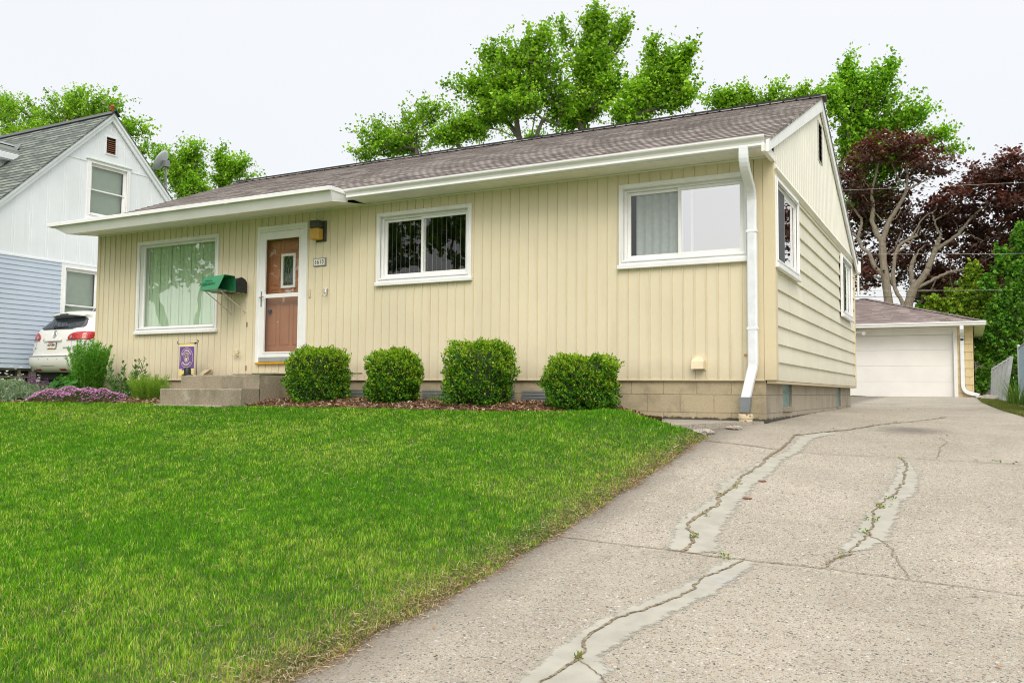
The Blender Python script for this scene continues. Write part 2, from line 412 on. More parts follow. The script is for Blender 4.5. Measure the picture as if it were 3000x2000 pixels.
M['box'] = attr_mat('boxwood_leaves', .45, .26, .2)
M['grass'] = attr_mat('grass_blades', .6, .35, .12)
M['petal'] = attr_mat('petals_and_chips', .7, .15, .2, tint=(1, 1, 1))
t = NT('bark_grey'); c = t.ramp(t.noise(14, 6, .7, t.co((3, 3, .6))), [(.3, (.09, .08, .065)), (.6, (.20, .18, .155)), (.75, (.26, .245, .21))]); t.bsdf(c, .9, t.bump(t.noise(30, 4, .7, t.co((3, 3, .5))), .6, .02)); M['bark'] = t.m
t = NT('bark_pale'); c = t.ramp(t.noise(9, 6, .7, t.co((3, 3, .8))), [(.3, (.17, .14, .10)), (.55, (.28, .24, .18)), (.75, (.36, .32, .245))]); t.bsdf(c, .85, t.bump(t.noise(30, 4, .7, t.co((3, 3, .5))), .5, .02)); M['barkpale'] = t.m
t = NT('lawn_soil'); c = t.mix(t.ramp(t.noise(1.2, 6, .6), [(.35, 0), (.65, 1)]), (.055, .11, .02), (.10, .16, .035)); c = t.mix(t.ramp(t.noise(60, 3), [(.45, 0), (.7, .6)]), c, (.10, .075, .04)); t.bsdf(c, .95, t.bump(t.noise(70, 3), .8, .02)); M['ground'] = t.m
t = NT('bark_mulch'); c = t.ramp(t.noise(40, 5, .75), [(.3, (.05, .025, .012)), (.5, (.16, .085, .045)), (.65, (.27, .16, .09)), (.8, (.36, .27, .18))]); t.bsdf(c, .95, t.bump(t.noise(55, 4, .7), 1.0, .03)); M['mulch'] = t.m
def mat_glass(name, tint=(.75, .8, .78), f0=.10, rough=0.0):
    t = NT(name); tr = t.n('BsdfTransparent'); t.set(tr.inputs[0], tint)
    gl = t.n('BsdfGlossy', i_Roughness=rough); t.set(gl.inputs[0], (1, 1, 1)); 
    lw = t.n('LayerWeight', i_Blend=.5); pw = t.math('POWER', lw.outputs['Facing'], 4.0)
    f = t.math('ADD', f0, t.math('MULTIPLY', pw, 1-f0), True)
    wob = t.bump(t.noise(1.3, 2), .12, .02); t.set(gl.inputs['Normal'], wob)
    mx = t.n('MixShader'); t.set(mx.inputs[0], f); t.set(mx.inputs[1], tr.outputs[0]); t.set(mx.inputs[2], gl.outputs[0]); t.set(t.out.inputs[0], mx.outputs[0])
    return t.m
M['glass'] = mat_glass('window_glass', (.88, .92, .89), .08)
M['glass_big'] = mat_glass('picture_glass', (.90, .96, .90), .26)
M['glass_curt'] = mat_glass('white_window_glass', (.96, .98, .98), .68)
M['glass_storm'] = mat_glass('storm_glass', (.95, .95, .94), .05)
M['glass_car'] = mat_glass('tinted_glass', (.04, .045, .05), .16)
# ---------------------------------------------------------------- terrain
def sstep(a, b, x):
    t_ = np.clip((x-a)/(b-a), 0, 1); return t_*t_*(3-2*t_)
PY = [-40, -16, -12, -9.5, -7.06, -6.02, -4.7, -3.3, -1.51, -.05, 3, 7, 12, 18, 30, 60]
PZ = [-1.62, -1.50, -1.45, -1.38, -1.24, -1.16, -1.03, -.85, -.605, -.455, -.42, -.395, -.31, -.205, -.15, .1]
def driveZ(x, y):
    x = np.asarray(x, float); y = np.asarray(y, float)
    z = np.interp(y, PY, PZ)
    # smooth the knots a little
    z = (z*2+np.interp(y-.35, PY, PZ)+np.interp(y+.35, PY, PZ))/4
    cr_ = -.034*np.clip(x+.45, -.3, 4)*(1-sstep(-.6, 4, y)) - .045*sstep(-.2, .9, x)*sstep(-3, -1.2, y)*(1-sstep(-.8, 1.5, y))
    return z+cr_
def groundZ(x, y):
    x = np.asarray(x, float); y = np.asarray(y, float)
    z = driveZ(np.clip(x, -.75, 3.4), y)
    bump = np.interp(y, [-16, -8, -5, -2.5, -1.4, -1.0, 0, 1], [0.02, .04, .07, .145, .185, .165, .09, .06])
    z = z+bump*sstep(-.40, -1.5, x)+.02*sstep(-.45, -.6, x)
    z = z+.05*sstep(-2, -6, x)*sstep(-6, -2, y)*0
    z = z+.25*sstep(-12.3, -13.6, x)*sstep(-.6, 1.2, y)
    z = z+.006*np.sin(x*2.1+y*1.3)*sstep(-.8, -1.6, x)+.008*np.sin(x*.9-y*1.7)*sstep(-.8, -1.6, x)
    z = z+.04*sstep(3.0, 3.5, x)
    return z
def onground(px, py, fn=None):
    fn = fn or driveZ
    d = ray(px, py); t0 = 1.0
    ts = np.linspace(1, 60, 3000); P = CP[None]+d[None]*ts[:, None]
    h = P[:, 2]-fn(P[:, 0], P[:, 1]); i = np.argmax(h < 0) if (h < 0).any() else len(ts)-1
    a, b_ = ts[max(i-1, 0)], ts[i]
    for _ in range(25):
        m_ = (a+b_)/2; q = CP+d*m_
        if q[2] > fn(q[0], q[1]): a = m_
        else: b_ = m_
    return CP+d*a
def grid_mesh(xs, ys, fn, name, mat, parent=None, mask=None):
    X, Y = np.meshgrid(xs, ys, indexing='ij'); Z = fn(X, Y)
    V = np.stack([X.ravel(), Y.ravel(), Z.ravel()], 1); ny = len(ys)
    I, J = np.meshgrid(np.arange(len(xs)-1), np.arange(ny-1), indexing='ij')
    a = (I*ny+J).ravel(); F = np.stack([a, a+ny, a+ny+1, a+1], 1)
    return np_mesh(name, V, F, mat, parent, smooth=True)
xs = np.unique(np.concatenate([np.linspace(-300, -30, 12), np.linspace(-30, -13, 18), np.linspace(-13, 4.5, 150), np.linspace(4.5, 30, 12), np.linspace(30, 300, 12)]))
ys = np.unique(np.concatenate([np.linspace(-300, -40, 10), np.linspace(-40, -12, 15), np.linspace(-12, 3, 150), np.linspace(3, 40, 30), np.linspace(40, 400, 14)]))
def gz_cut(X, Y):                                # ground drops below the driveway slab
    z = groundZ(X, Y)
    inside = ((X > -.47) & (X < 3.2) & (Y > -30) & (Y < 18.2)) | ((X > -4.4) & (X < 0) & (Y > 7.7) & (Y < 18.2)) | ((X > -1.55) & (X < 0) & (Y > -1.0) & (Y < 8))
    return np.where(inside, driveZ(X, Y)-.16, z)
g = grid_mesh(xs, ys, gz_cut, 'ground', M['ground']); tag(g, kind='structure', label='ground under the lawn and gardens')
# driveway slab, right edge bends in near the garage
RX = lambda y: np.interp(y, [-30, -3, 0, 3, 6, 12, 18.2], [2.95, 2.95, 2.75, 2.48, 2.35, 2.10, 2.03])
def drive_mesh():
    yy = np.linspace(-14, 18.2, 420); uu = np.linspace(0, 1, 60)
    Y, U = np.meshgrid(yy, uu, indexing='ij')
    XL = np.where(yy < -1.2, -.45+.012*np.sin(yy*5)+.008*np.sin(yy*13), np.interp(yy, [-1.2, 0.0, .3, 7.7, 8.2, 18.2], [-.62, -.5, -.13, -.13, -4.2, -4.2]))
    X = XL[:, None]*(1-U)+RX(yy)[:, None]*U
    Z = driveZ(X, Y)+.003*np.sin(X*3+Y*2)*0
    n0, n1 = X.shape; V = np.stack([X.ravel(), Y.ravel(), Z.ravel()], 1)
    I, J = np.meshgrid(np.arange(n0-1), np.arange(n1-1), indexing='ij'); a = (I*n1+J).ravel()
    F = [np.stack([a, a+1, a+n1+1, a+n1], 1)]
    for col_ in (0, n1-1):                        # skirts give the slab thickness
        idx = np.arange(n0)*n1+col_; base = len(V); V = np.concatenate([V, V[idx]-np.array([0, 0, .12])])
        k = np.arange(n0-1); F.append(np.stack([idx[k], idx[k+1], base+k+1, base+k], 1))
    return np_mesh('driveway', V, np.concatenate(F), M['drive'], smooth=True)
drive = drive_mesh(); tag(drive, kind='structure', label='exposed aggregate concrete driveway with patched cracks')
def c6(x, y): return onground(1500+x*.6378, 1200+y*.6378)
def ribbon(pts, w0, name, mat, parent, lift, jag=.5, seed=1, w_fn=None, label=None):
    rg = np.random.default_rng(seed); P = np.array(pts)[:, :2]
    seg = np.r_[0, np.cumsum(np.linalg.norm(np.diff(P, axis=0), axis=1))]; n = max(8, int(seg[-1]/.012)); s = np.linspace(0, seg[-1], n)
    x = np.interp(s, seg, P[:, 0]); y = np.interp(s, seg, P[:, 1])
    k = np.cumsum(rg.normal(0, .0035, n)); k -= np.interp(s, [0, s[-1]], [k[0], k[-1]]); k2 = np.convolve(rg.normal(0, .008, n), np.ones(3)/3, 'same')
    tx = np.gradient(x); ty = np.gradient(y); L = np.hypot(tx, ty)+1e-9; nx, ny_ = -ty/L, tx/L
    off = np.clip(k, -.03, .03)*jag+k2*jag; x = x+nx*off; y = y+ny_*off
    ww = w0*(.45+1.1*np.convolve(rg.random(n), np.ones(5)/5, 'same'))*(w_fn(s/seg[-1]) if w_fn else 1)
    A = np.stack([x+nx*ww/2, y+ny_*ww/2], 1); B = np.stack([x-nx*ww/2, y-ny_*ww/2], 1)
    V = np.concatenate([np.c_[A, driveZ(A[:, 0], A[:, 1])+lift], np.c_[B, driveZ(B[:, 0], B[:, 1])+lift]])
    i = np.arange(n-1); F = np.stack([i, i+1, n+i+1, n+i], 1)
    return np_mesh(name, V, F, mat, parent, label=label)
def patch(poly, name, seed):
    P = np.array([c6(*q)[:2] for q in poly]); lo = P.min(0)-.05; hi = P.max(0)+.05; st = .02
    X, Y = np.meshgrid(np.arange(lo[0], hi[0], st), np.arange(lo[1], hi[1], st), indexing='ij'); q = np.stack([X.ravel(), Y.ravel()], 1)
    ins = np.zeros(len(q), bool); dist = np.full(len(q), 9.); n = len(P)
    for i in range(n):
        a, b_ = P[i], P[(i+1) % n]
        cond = ((a[1] > q[:, 1]) != (b_[1] > q[:, 1])); xi = (b_[0]-a[0])*(q[:, 1]-a[1])/(b_[1]-a[1]+1e-12)+a[0]
        ins ^= cond & (q[:, 0] < xi)
        t_ = np.clip(((q-a)@(b_-a))/((b_-a)@(b_-a)+1e-12), 0, 1); dist = np.minimum(dist, np.linalg.norm(q-(a+t_[:, None]*(b_-a)), axis=1))
    sd_ = np.where(ins, dist, -dist); a_ = np.clip(.5+sd_/.11, 0, 1)
    V = np.c_[q, driveZ(q[:, 0], q[:, 1])+.004]; ny = X.shape[1]
    I, J = np.meshgrid(np.arange(X.shape[0]-1), np.arange(ny-1), indexing='ij'); k = (I*ny+J).ravel(); F = np.stack([k, k+ny, k+ny+1, k+1], 1)
    F = F[(a_[F] > 0.01).any(1)]; used, inv = np.unique(F, return_inverse=True)
    return np_mesh(name, V[used], inv.reshape(F.shape), M['patch'], drive, col=np.repeat(a_[used][:, None], 3, 1), smooth=True)
patch([(1240,200),(1140,240),(1030,300),(960,340),(930,400),(870,440),(800,480),(755,520),(748,560),(716,645),(850,658),(955,658),(940,600),(965,545),(990,500),(1045,430),(1110,350),(1185,300),(1240,235),(1330,190),(1375,135),(1480,112),(1400,100),(1320,125),(1285,165)], 'crack_patch', 1)
patch([(955,705),(1030,688),(1115,698),(1100,730),(1005,790),(930,840),(850,880),(760,925),(640,990),(540,1050),(430,1110),(405,1160),(465,1190),(380,1260),(350,1330),(-60,1330),(20,1250),(100,1190),(200,1100),(330,1010),(480,930),(640,870),(760,820),(850,765)], 'crack_patch', 2)
patch([(1780,240),(1830,245),(1862,290),(1868,340),(1850,385),(1790,430),(1765,500),(1725,600),(1640,640),(1540,655),(1500,640),(1560,590),(1600,525),(1640,460),(1700,400),(1750,330)], 'crack_patch', 3)
def cr6(pts, w_=.02, seed=1, jag=1., wf=None): return ribbon([c6(*q) for q in pts], w_, 'crack', M['crack'], drive, .008, jag, seed, wf)
cr6([(2000,35),(1920,48),(1830,58),(1680,72),(1560,95),(1430,107),(1310,120),(1290,150),(1245,188),(1165,235),(1160,258),(1085,300),(1050,335),(1000,370),(950,405),(945,440),(905,470),(860,495),(810,520),(815,550),(838,575),(825,610),(800,640),(780,652)], .024, 3)
cr6([(1060,690),(1020,715),(960,745),(890,775),(850,810),(845,835),(760,870),(700,890),(620,925),(560,945),(480,975),(420,1010),(350,1050),(325,1080),(315,1120),(295,1155),(230,1190),(190,1220),(130,1254),(60,1300)], .013, 4, .8)
cr6([(310,1150),(350,1180),(385,1210),(430,1254),(470,1300)], .005, 5, .6)
cr6([(1790,225),(1808,265),(1790,290),(1800,330),(1785,370),(1795,385),(1740,415),(1700,450),(1660,510),(1640,530),(1640,560),(1615,575),(1590,620),(1550,660),(1510,680),(1450,705),(1445,725)], .013, 6)
cr6([(1630,572),(1700,610),(1760,640),(1790,690),(1825,775)], .006, 7)
cr6([(1970,130),(2000,150),(1975,190),(1940,225)], .006, 8)
for k, (P_, w_) in enumerate([([(130,572),(780,652),(1060,690),(1450,730)], .009), ([(1450,730),(1830,785),(2100,818),(2352,855),(2500,880)], .007), ([(838,138),(1240,188)], .016), ([(1240,190),(1700,215),(2352,255),(2500,262)], .007)]):
    ribbon([c6(*q) for q in P_], w_, 'control_joint', M['crack'], drive, .006, .35, 20+k)
for k, y_ in enumerate((1.65, 4.85, 8.1, 11.4, 14.6)):
    x_ = -.05 if y_ < 7.6 else -3.9
    ribbon([(x_, y_, 0), ((x_+2.8)/2, y_+.02*k, 0), (float(RX(y_)), y_, 0)], .008 if y_ < 3 else .02, 'control_joint', M['crack'], drive, .005, .3, 40+k)
ribbon([(.2, 6.2, 0), (.9, 5.2, 0), (1.6, 6.0, 0), (2.1, 7.5, 0)], .02, 'crack', M['crack'], drive, .006, .8, 51)
ribbon([(-.1, 9.5, 0), (.9, 8.9, 0), (1.9, 10.2, 0), (2.6, 10.6, 0)], .03, 'crack', M['crack'], drive, .006, .8, 52)
# rusty valve covers set in the concrete
for q in ((1148,328),(1080,407)):
    c_ = c6(*q); mb = MB(); mb.lathe((c_[0], c_[1], float(driveZ(c_[0], c_[1]))-.01), [(.035, 0), (.035, .014), (.028, .017)], 14); mb.build('valve_cover', plain('rusty_iron', (.16, .07, .045), .8), drive)
# old walk slab against the foundation
mb = MB(); zt = -.445
poly = [(-.13, -.005), (-.2, -.12), (-.5, -.62), (-.80, -1.10), (-1.1, -1.12), (-1.75, -.95), (-1.75, -.005)]
mb.add([(x, y, zt-.02*(-y)) for x, y in poly]+[(x, y, zt-.30) for x, y in poly], [tuple(range(7)), tuple(range(7, 14))[::-1]]+[(i, (i+1) % 7, (i+1) % 7+7, i+7) for i in range(7)])
tag(mb.build('walk_slab', M['walkconc'], None), kind='structure', label='old concrete walk slab against the foundation corner')
# mulch bed
def bed_z(X, Y):
    z = groundZ(X, Y)+.015+.05*sstep(-1.25, -.8, Y)*(1-sstep(-.12, .0, Y)*.5)+.010*np.sin(X*9+Y*5)*np.sin(Y*11)
    k = sstep(-2.3, -1.30, np.asarray(X, float)+.25*np.sin(np.asarray(Y, float)*5)); return z*(1-k)+(-.452-.03*sstep(-1.5, -1.15, X))*k
def bed_front(x): return np.interp(x, [-14, -12, -10, -8.3, -6.5, -4, -2, -1.3, -1.1], [-1.5, -1.35, -1.15, -1.2, -1.25, -1.22, -1.2, -.85, -.5])
def bed_mesh():
    xx = np.linspace(-14, -1.12, 260); uu = np.linspace(0, 1, 30); X, U = np.meshgrid(xx, uu, indexing='ij')
    back = np.where(xx < -11.32, .6, .0); Y = bed_front(X)*(1-U)+back[:, None]*U
    Z = bed_z(X, Y)*np.ones_like(X); e_ = (U < .04); Z = np.where(e_, groundZ(X, Y)-.02, Z)
    n1 = len(uu); I, J = np.meshgrid(np.arange(len(xx)-1), np.arange(n1-1), indexing='ij'); a = (I*n1+J).ravel()
    return np_mesh('mulch_bed', np.stack([X.ravel(), Y.ravel(), Z.ravel()], 1), np.stack([a, a+n1, a+n1+1, a+1], 1), M['mulch'], smooth=True)
tag(bed_mesh(), kind='structure', label='mulch bed along the front foundation')
def quads(C_, U_, V_):                            # centre, half-vectors -> rectangular chips
    n = len(C_); V = np.empty((n*4, 3)); V[0::4] = C_-U_-V_; V[1::4] = C_+U_-V_*.8; V[2::4] = C_+U_*1.05+V_; V[3::4] = C_-U_*.95+V_
    return V, np.arange(n*4).reshape(n, 4)
def chips(n):
    x = RNG.uniform(-13, -1.2, n); u = RNG.random(n); y = bed_front(x)*(1-u)-.02+u*np.where(x < -11.32, .5, -.02)
    c_ = np.c_[x, y, bed_z(x, y)+RNG.uniform(.002, .022, n)]
    a = RNG.uniform(0, 6.28, n); L = RNG.uniform(.008, .030, n); W_ = RNG.uniform(.003, .008, n)
    U_ = np.c_[np.cos(a)*L, np.sin(a)*L, RNG.normal(0, .35, n)*L]; V_ = np.c_[-np.sin(a)*W_, np.cos(a)*W_, RNG.normal(0, .5, n)*W_]
    V, F = quads(c_, U_, V_)
    pal = np.array([(.10, .045, .022), (.20, .10, .055), (.33, .19, .11), (.42, .30, .19), (.50, .42, .32), (.24, .10, .05)]); c = pal[RNG.integers(0, 6, n)]*RNG.uniform(.8, 1.2, (n, 1))
    return np_mesh('mulch_chips', V, F, M['petal'], col=np.repeat(c, 4, 0))
tag(chips(26000), kind='stuff', label='loose wood chips over the planting bed')
# ---------------------------------------------------------------- wall and window builders
TF = lambda Y0=0.0: (lambda p: (p[0], Y0-p[1], p[2]))            # (u, out, z) on a wall facing the street
TS = lambda X0=0.0: (lambda p: (X0+p[1], p[0], p[2]))            # (u, out, z) on a wall facing right
def wall_cols(T, us, offs, z0, z1, holes):
    """vertical-profile wall: offsets vary with u; z0/z1 may be functions of u"""
    mb = MB(T)
    f0 = z0 if callable(z0) else (lambda u: z0); f1 = z1 if callable(z1) else (lambda u: z1)
    cuts = sorted(set([h[0] for h in holes]+[h[1] for h in holes]))
    U = sorted(set(list(us)+cuts)); O = np.interp(U, us, offs)
    for i in range(len(U)-1):
        a, b = U[i], U[i+1]
        if b-a < 1e-5: continue
        m_ = (a+b)/2; iv = sorted([(h[2], h[3]) for h in holes if h[0] < m_ < h[1]]); segs = []; za, zb = f0(a), f0(b)
        for h0, h1 in iv: segs.append(((za, zb), (h0, h0))); za = zb = h1
        segs.append(((za, zb), (f1(a), f1(b))))
        for (p0, p1), (q0, q1) in segs:
            if q0 > p0 or q1 > p1: mb.quad((a, O[i], p0), (b, O[i+1], p1), (b, O[i+1], q1), (a, O[i], q0))
    return mb
def wall_laps(T, u0, u1, z0, z1, h, out, holes, thick=.012):
    mb = MB(T); z = z0
    while z < z1-1e-4:
        zt = min(z+h, z1); zs = sorted(set([z, zt]+[v for H in holes for v in (H[2], H[3]) if z < v < zt]))
        for a, b in zip(zs[:-1], zs[1:]):
            m_ = (a+b)/2; iv = sorted([(H[0], H[1]) for H in holes if H[2] < m_ < H[3]]); u = u0; S = []
            for x0, x1 in iv: S.append((u, x0)); u = x1
            S.append((u, u1)); fa = 1-(a-z)/h; fb = 1-(b-z)/h
            for x0, x1 in S:
                if x1 <= x0: continue
                mb.quad((x0, out-thick+thick*fa, a), (x1, out-thick+thick*fa, a), (x1, out-thick+thick*fb, b), (x0, out-thick+thick*fb, b))
                if a == z: mb.quad((x0, out-thick, a), (x1, out-thick, a), (x1, out, a), (x0, out, a))
        z += h
    return mb
def frame(mb, u0, u1, z0, z1, w_, o0, o1, bev=.003, wb=None, wt=None):
    wb = w_ if wb is None else wb; wt = w_ if wt is None else wt
    mb.box((u0, o0, z0), (u0+w_, o1, z1), bev); mb.box((u1-w_, o0, z0), (u1, o1, z1), bev)
    mb.box((u0+w_, o0, z0), (u1-w_, o1-.001, z0+wb), bev); mb.box((u0+w_, o0, z1-wt), (u1-w_, o1-.001, z1), bev)
def window(parent, T, u0, u1, z0, z1, kind, cas=.075, glass='glass', label=None, rm=.3, dk=1.0):
    """casing outer rectangle u0..u1, z0..z1; returns the window part with its sub-parts"""
    mb = MB(T)
    frame(mb, u0, u1, z0+.045, z1, cas, .0, .028)                # casing
    frame(mb, u0+cas-.022, u1-cas+.022, z0+.045+cas-.022, z1-cas+.022, .016, .028, .040)
    mb.box((u0-.012, .0, z0), (u1+.012, .055, z0+.05), .006)      # sill
    W = part = mb.build('window', M['white'], parent, label=label)
    a, b, c, d = u0+cas, u1-cas, z0+.045+cas, z1-cas
    j = MB(T); dp = -.11*dk                                         # jambs
    j.quad((a, .01, c), (a, dp, c), (a, dp, d), (a, .01, d)); j.quad((b, .01, c), (b, dp, c), (b, dp, d), (b, .01, d))
    j.quad((a, .01, c), (b, .01, c), (b, dp, c), (a, dp, c)); j.quad((a, .01, d), (b, .01, d), (b, dp, d), (a, dp, d))
    j.build('jamb', M['white'], W)
    TK = (lambda p: T((p[0], p[1]*dk if p[1] < 0 else p[1], p[2]))); fr = MB(TK); gl = []
    if kind == 'fixed':
        frame(fr, a, b, c, d, .028, -.085, -.055); gl.append((a+.028, b-.028, c+.028, d-.028, -.072))
    elif kind == 'slider':
        frame(fr, a, b, c, d, .026, -.10, -.025, .002)
        mid = a+(b-a)*.47
        frame(fr, a+.026, mid+.03, c+.028, d-.028, .036, -.088, -.064, .002); frame(fr, mid-.02, b-.026, c+.028, d-.028, .036, -.060, -.036, .002)
        gl.append((a+.062, mid-.006, c+.064, d-.064, -.078)); gl.append((mid+.016, b-.062, c+.064, d-.064, -.048))
    elif kind == 'hung':
        frame(fr, a, b, c, d, .035, -.10, -.02, .002); mz = (c+d)/2
        frame(fr, a+.035, b-.035, mz-.02, d-.035, .028, -.055, -.030, .002); frame(fr, a+.035, b-.035, c+.035, mz+.02, .028, -.085, -.058, .002)
        gl.append((a+.063, b-.063, mz+.008, d-.063, -.045)); gl.append((a+.063, b-.063, c+.063, mz-.008, -.072))
    fr.build('sash', M['white'], W)
    for k, (x0, x1, y0, y1, o) in enumerate(gl):
        q = MB(TK); q.quad((x0-.01, o, y0-.01), (x1+.01, o, y0-.01), (x1+.01, o, y1+.01), (x0-.01, o, y1+.01)); q.build('pane', M[glass[k] if isinstance(glass, tuple) else glass], W)
    r = MB(T); dd = -1.1; al, bl = a-rm, b+rm                     # room behind
    for q in ([(al, dp, c-.3), (bl, dp, c-.3), (bl, dd, c-.3), (al, dd, c-.3)], [(al, dp, d+.2), (bl, dp, d+.2), (bl, dd, d+.2), (al, dd, d+.2)],
              [(al, dp, c-.3), (al, dp, d+.2), (al, dd, d+.2), (al, dd, c-.3)], [(bl, dp, c-.3), (bl, dp, d+.2), (bl, dd, d+.2), (bl, dd, c-.3)],
              [(al, dd, c-.3), (bl, dd, c-.3), (bl, dd, d+.2), (al, dd, d+.2)]): r.quad(*q)
    r.build('room_lining', M['dark'], W)
    return W, (a, b, c, d)
def vblinds(W, T, a, b, c, d, mat, o=-.16, pitch=.085, ang=.5, width=.089, name='vertical_blind'):
    mb = MB(T); u = a-.02; i = 0
    while u < b+.02:
        an = ang+.12*math.sin(i*2.3); dx, dy = math.cos(an)*width/2, math.sin(an)*width/2
        P = [(u-dx, o-dy), (u-dx*.4, o-dy*.4+.006), (u+dx*.4, o+dy*.4+.006), (u+dx, o+dy)]
        for p, q in zip(P[:-1], P[1:]): mb.quad((p[0], p[1], c-.02), (q[0], q[1], c-.02), (q[0], q[1], d+.02), (p[0], p[1], d+.02))
        u += pitch; i += 1
    return mb.build(name, mat, W, smooth=True)

# ---------------------------------------------------------------- the cream bungalow
L, WD, HW = 11.316, 7.62, 2.475
house = thing('bungalow_house', 'single storey cream bungalow with brown shingle roof and white gutter', 'house', (-L/2, WD/2, -.45))
wins = [(-10.318, -8.450, .743, 2.285), (-5.389, -3.856, 1.296, 2.317), (-1.808, -.262, 1.313, 2.330)]
door = (-7.62, -6.64, .262, 2.310)
hole = lambda w_, c_=.05: (w_[0]+c_, w_[1]-c_, w_[2]+.06, w_[3]-c_)
us, offs = [], []
x = -L; i = 0; PIT = .1335
while x < -.215:                                  # flat pans with a narrow raised seam
    for du, o in ((0, 0), (.003, .011), (.012, .012), (.0135, -.004), (.019, -.004), (.021, 0)):
        us.append(x+du); offs.append(o)
    x += PIT
us.append(-.20); offs.append(0)
wall_cols(TF(), us, offs, 0.0, HW+.02, [hole(w_) for w_ in wins]+[(door[0]+.03, door[1]-.03, door[2]-.01, door[3]-.03)]).build('front_siding', M['siding'], house)
mb = MB(); mb.box((-L, .005, -.012), (-.11, .03, 0.004)); mb.box((-L, -.016, -.006), (-.12, .0, .012), .002); mb.build('drip_edge', M['siding'], house)
mb = MB(TF()); mb.box((-.215, 0, 0), (-.119, .012, HW), .003); mb.box((-.118, 0, 0), (.004, .022, HW-.02), .004)
mb.box((-.118, -.12, 0), (.006, -.001, HW-.02), .004); mb.build('corner_board', M['trimboard'], house)
mb = MB(TF()); mb.box((-L-.03, -.10, 0), (-L+.035, .018, HW), .004); mb.build('corner_board', M['trimboard'], house)
# side wall: wide laps below, ribbed gable above
sw = [(.02, 1.46, 1.235, 2.26), (5.60, 7.02, 1.15, 2.215)]
wall_laps(TS(-.035), .0, WD, 0.0, 2.33, .2045, .022, [(h_[0]+.05, h_[1]-.05, h_[2]+.06, h_[3]-.05) for h_ in sw], .024).build('side_siding', M['siding_side'], house)
mb = MB(); mb.box((-.10, .01, -.035), (-.02, WD, .0), .004); mb.box((-.06, WD-.02, -.03), (-.004, WD+.05, 2.36), .004); mb.build('rear_corner_board', M['trimboard'], house)
EY0, EZ0, PYK, PZK = -.45, 2.555, 3.33, 4.165        # eave and ridge of the roof (top surface)
SL = (PZK-EZ0)/(PYK-EY0); EY1 = 7.72
def roof_top(y): return PZK-SL*abs(y-PYK)
gu, go = [], []; y = -.02; i = 0
while y < WD+.02:
    for du, o in ((0, .0), (.008, .007), (.05, .007), (.058, .0)): gu.append(y+du); go.append(o)
    y += .14
wall_cols(TS(.004), gu, go, 2.36, lambda u: max(2.361, roof_top(u)-.10), [(3.20, 3.56, 3.20, 3.79)]).build('gable_siding', M['gable'], house)
mb = MB(TS(-.03)); mb.prism([(-.02, .0, 2.30), (-.02, .045, 2.32), (-.02, .06, 2.335), (-.02, .034, 2.40), (-.02, 0, 2.42)], (WD+.05, 0, 0))
mb.prism([(-.02, .0, 2.285), (-.02, .028, 2.285), (-.02, .04, 2.30), (-.02, 0, 2.31)], (WD+.05, 0, 0)); mb.build('gable_band', M['gable'], house)
mb = MB(TS(.004)); frame(mb, 3.20, 3.56, 3.20, 3.79, .022, 0, .014); z = 3.24
while z < 3.74: mb.add([(3.23, -.01, z+.04), (3.53, -.01, z+.04), (3.53, .016, z+.0), (3.23, .016, z+.0)], [(0,1,2,3)]); z += .075
gv = mb.build('gable_vent', plain('aged_vent_metal', (.42, .41, .37), .6, var=.2, vs=20), house); mb = MB(TS(.004)); mb.box((3.2, -.06, 3.2), (3.56, -.05, 3.79)); mb.build('vent_back', M['dark'], gv)
# foundation
hb = [(.97, 1.56, -.31, .02), (5.66, 6.24, -.36, .02)]
mb = MB(); mb.add([(-L+.08, .02, -.9), (-.11, .02, -.9), (-.11, .02, .01), (-L+.08, .02, .01)], [(0,1,2,3)]); mb.build('foundation_front', M['block_front'], house)
wall_cols(TS(-.11), [.02, WD], [0, 0], -.9, .01, hb).build('foundation_side', M['block_side'], house)
mb = MB(); mb.box((-L+.02, WD-.02, -.9), (-.12, WD, HW)); mb.box((-L-.01, .02, -.9), (-L+.01, WD, HW)); mb.build('rear_wall', M['siding_side'], house)
mb = MB(); mb.add([(-L, 0.02, HW), (-L, WD, HW), (-L, PYK, PZK-.12)], [(0,1,2)]); mb.build('left_gable', M['gable'], house)
for h_ in hb:
    mb = MB(TS(-.11)); a, b, c, d = h_
    for q in ([(a, 0, c), (a, -.035, c), (a, -.035, d), (a, 0, d)], [(b, 0, c), (b, -.035, c), (b, -.035, d), (b, 0, d)], [(a, 0, c), (b, 0, c), (b, -.035, c+.01), (a, -.035, c+.01)]): mb.quad(*q)
    mb.box((a+.0, -.0, c-.05), (b, .018, c-.003)); bw = mb.build('basement_window', M['stepconc'], house)
    mb = MB(TS(-.11)); frame(mb, a, b, c, d, .02, -.034, -.020); mb.box((a, -.032, (c+d)/2), (b, -.018, (c+d)/2+.015)); mb.build('sash', M['grey_metal'], bw)
    mb = MB(TS(-.11)); mb.box((a, -.034, c), (b, -.028, d)); mb.build('pane', M['tealpane'], bw)
# rusted slatted well covers showing between the shrubs
mb = MB(); 
for x0, x1 in ((-6.5, -4.9), (-4.6, -3.2), (-3.1, -2.0)):
    for k in range(5): mb.box((x0, -.045+.006*k, -.30+k*.035), (x1, -.03+.006*k, -.272+k*.035), .003)
mb.build('window_well_slats', M['grey_metal'], house)
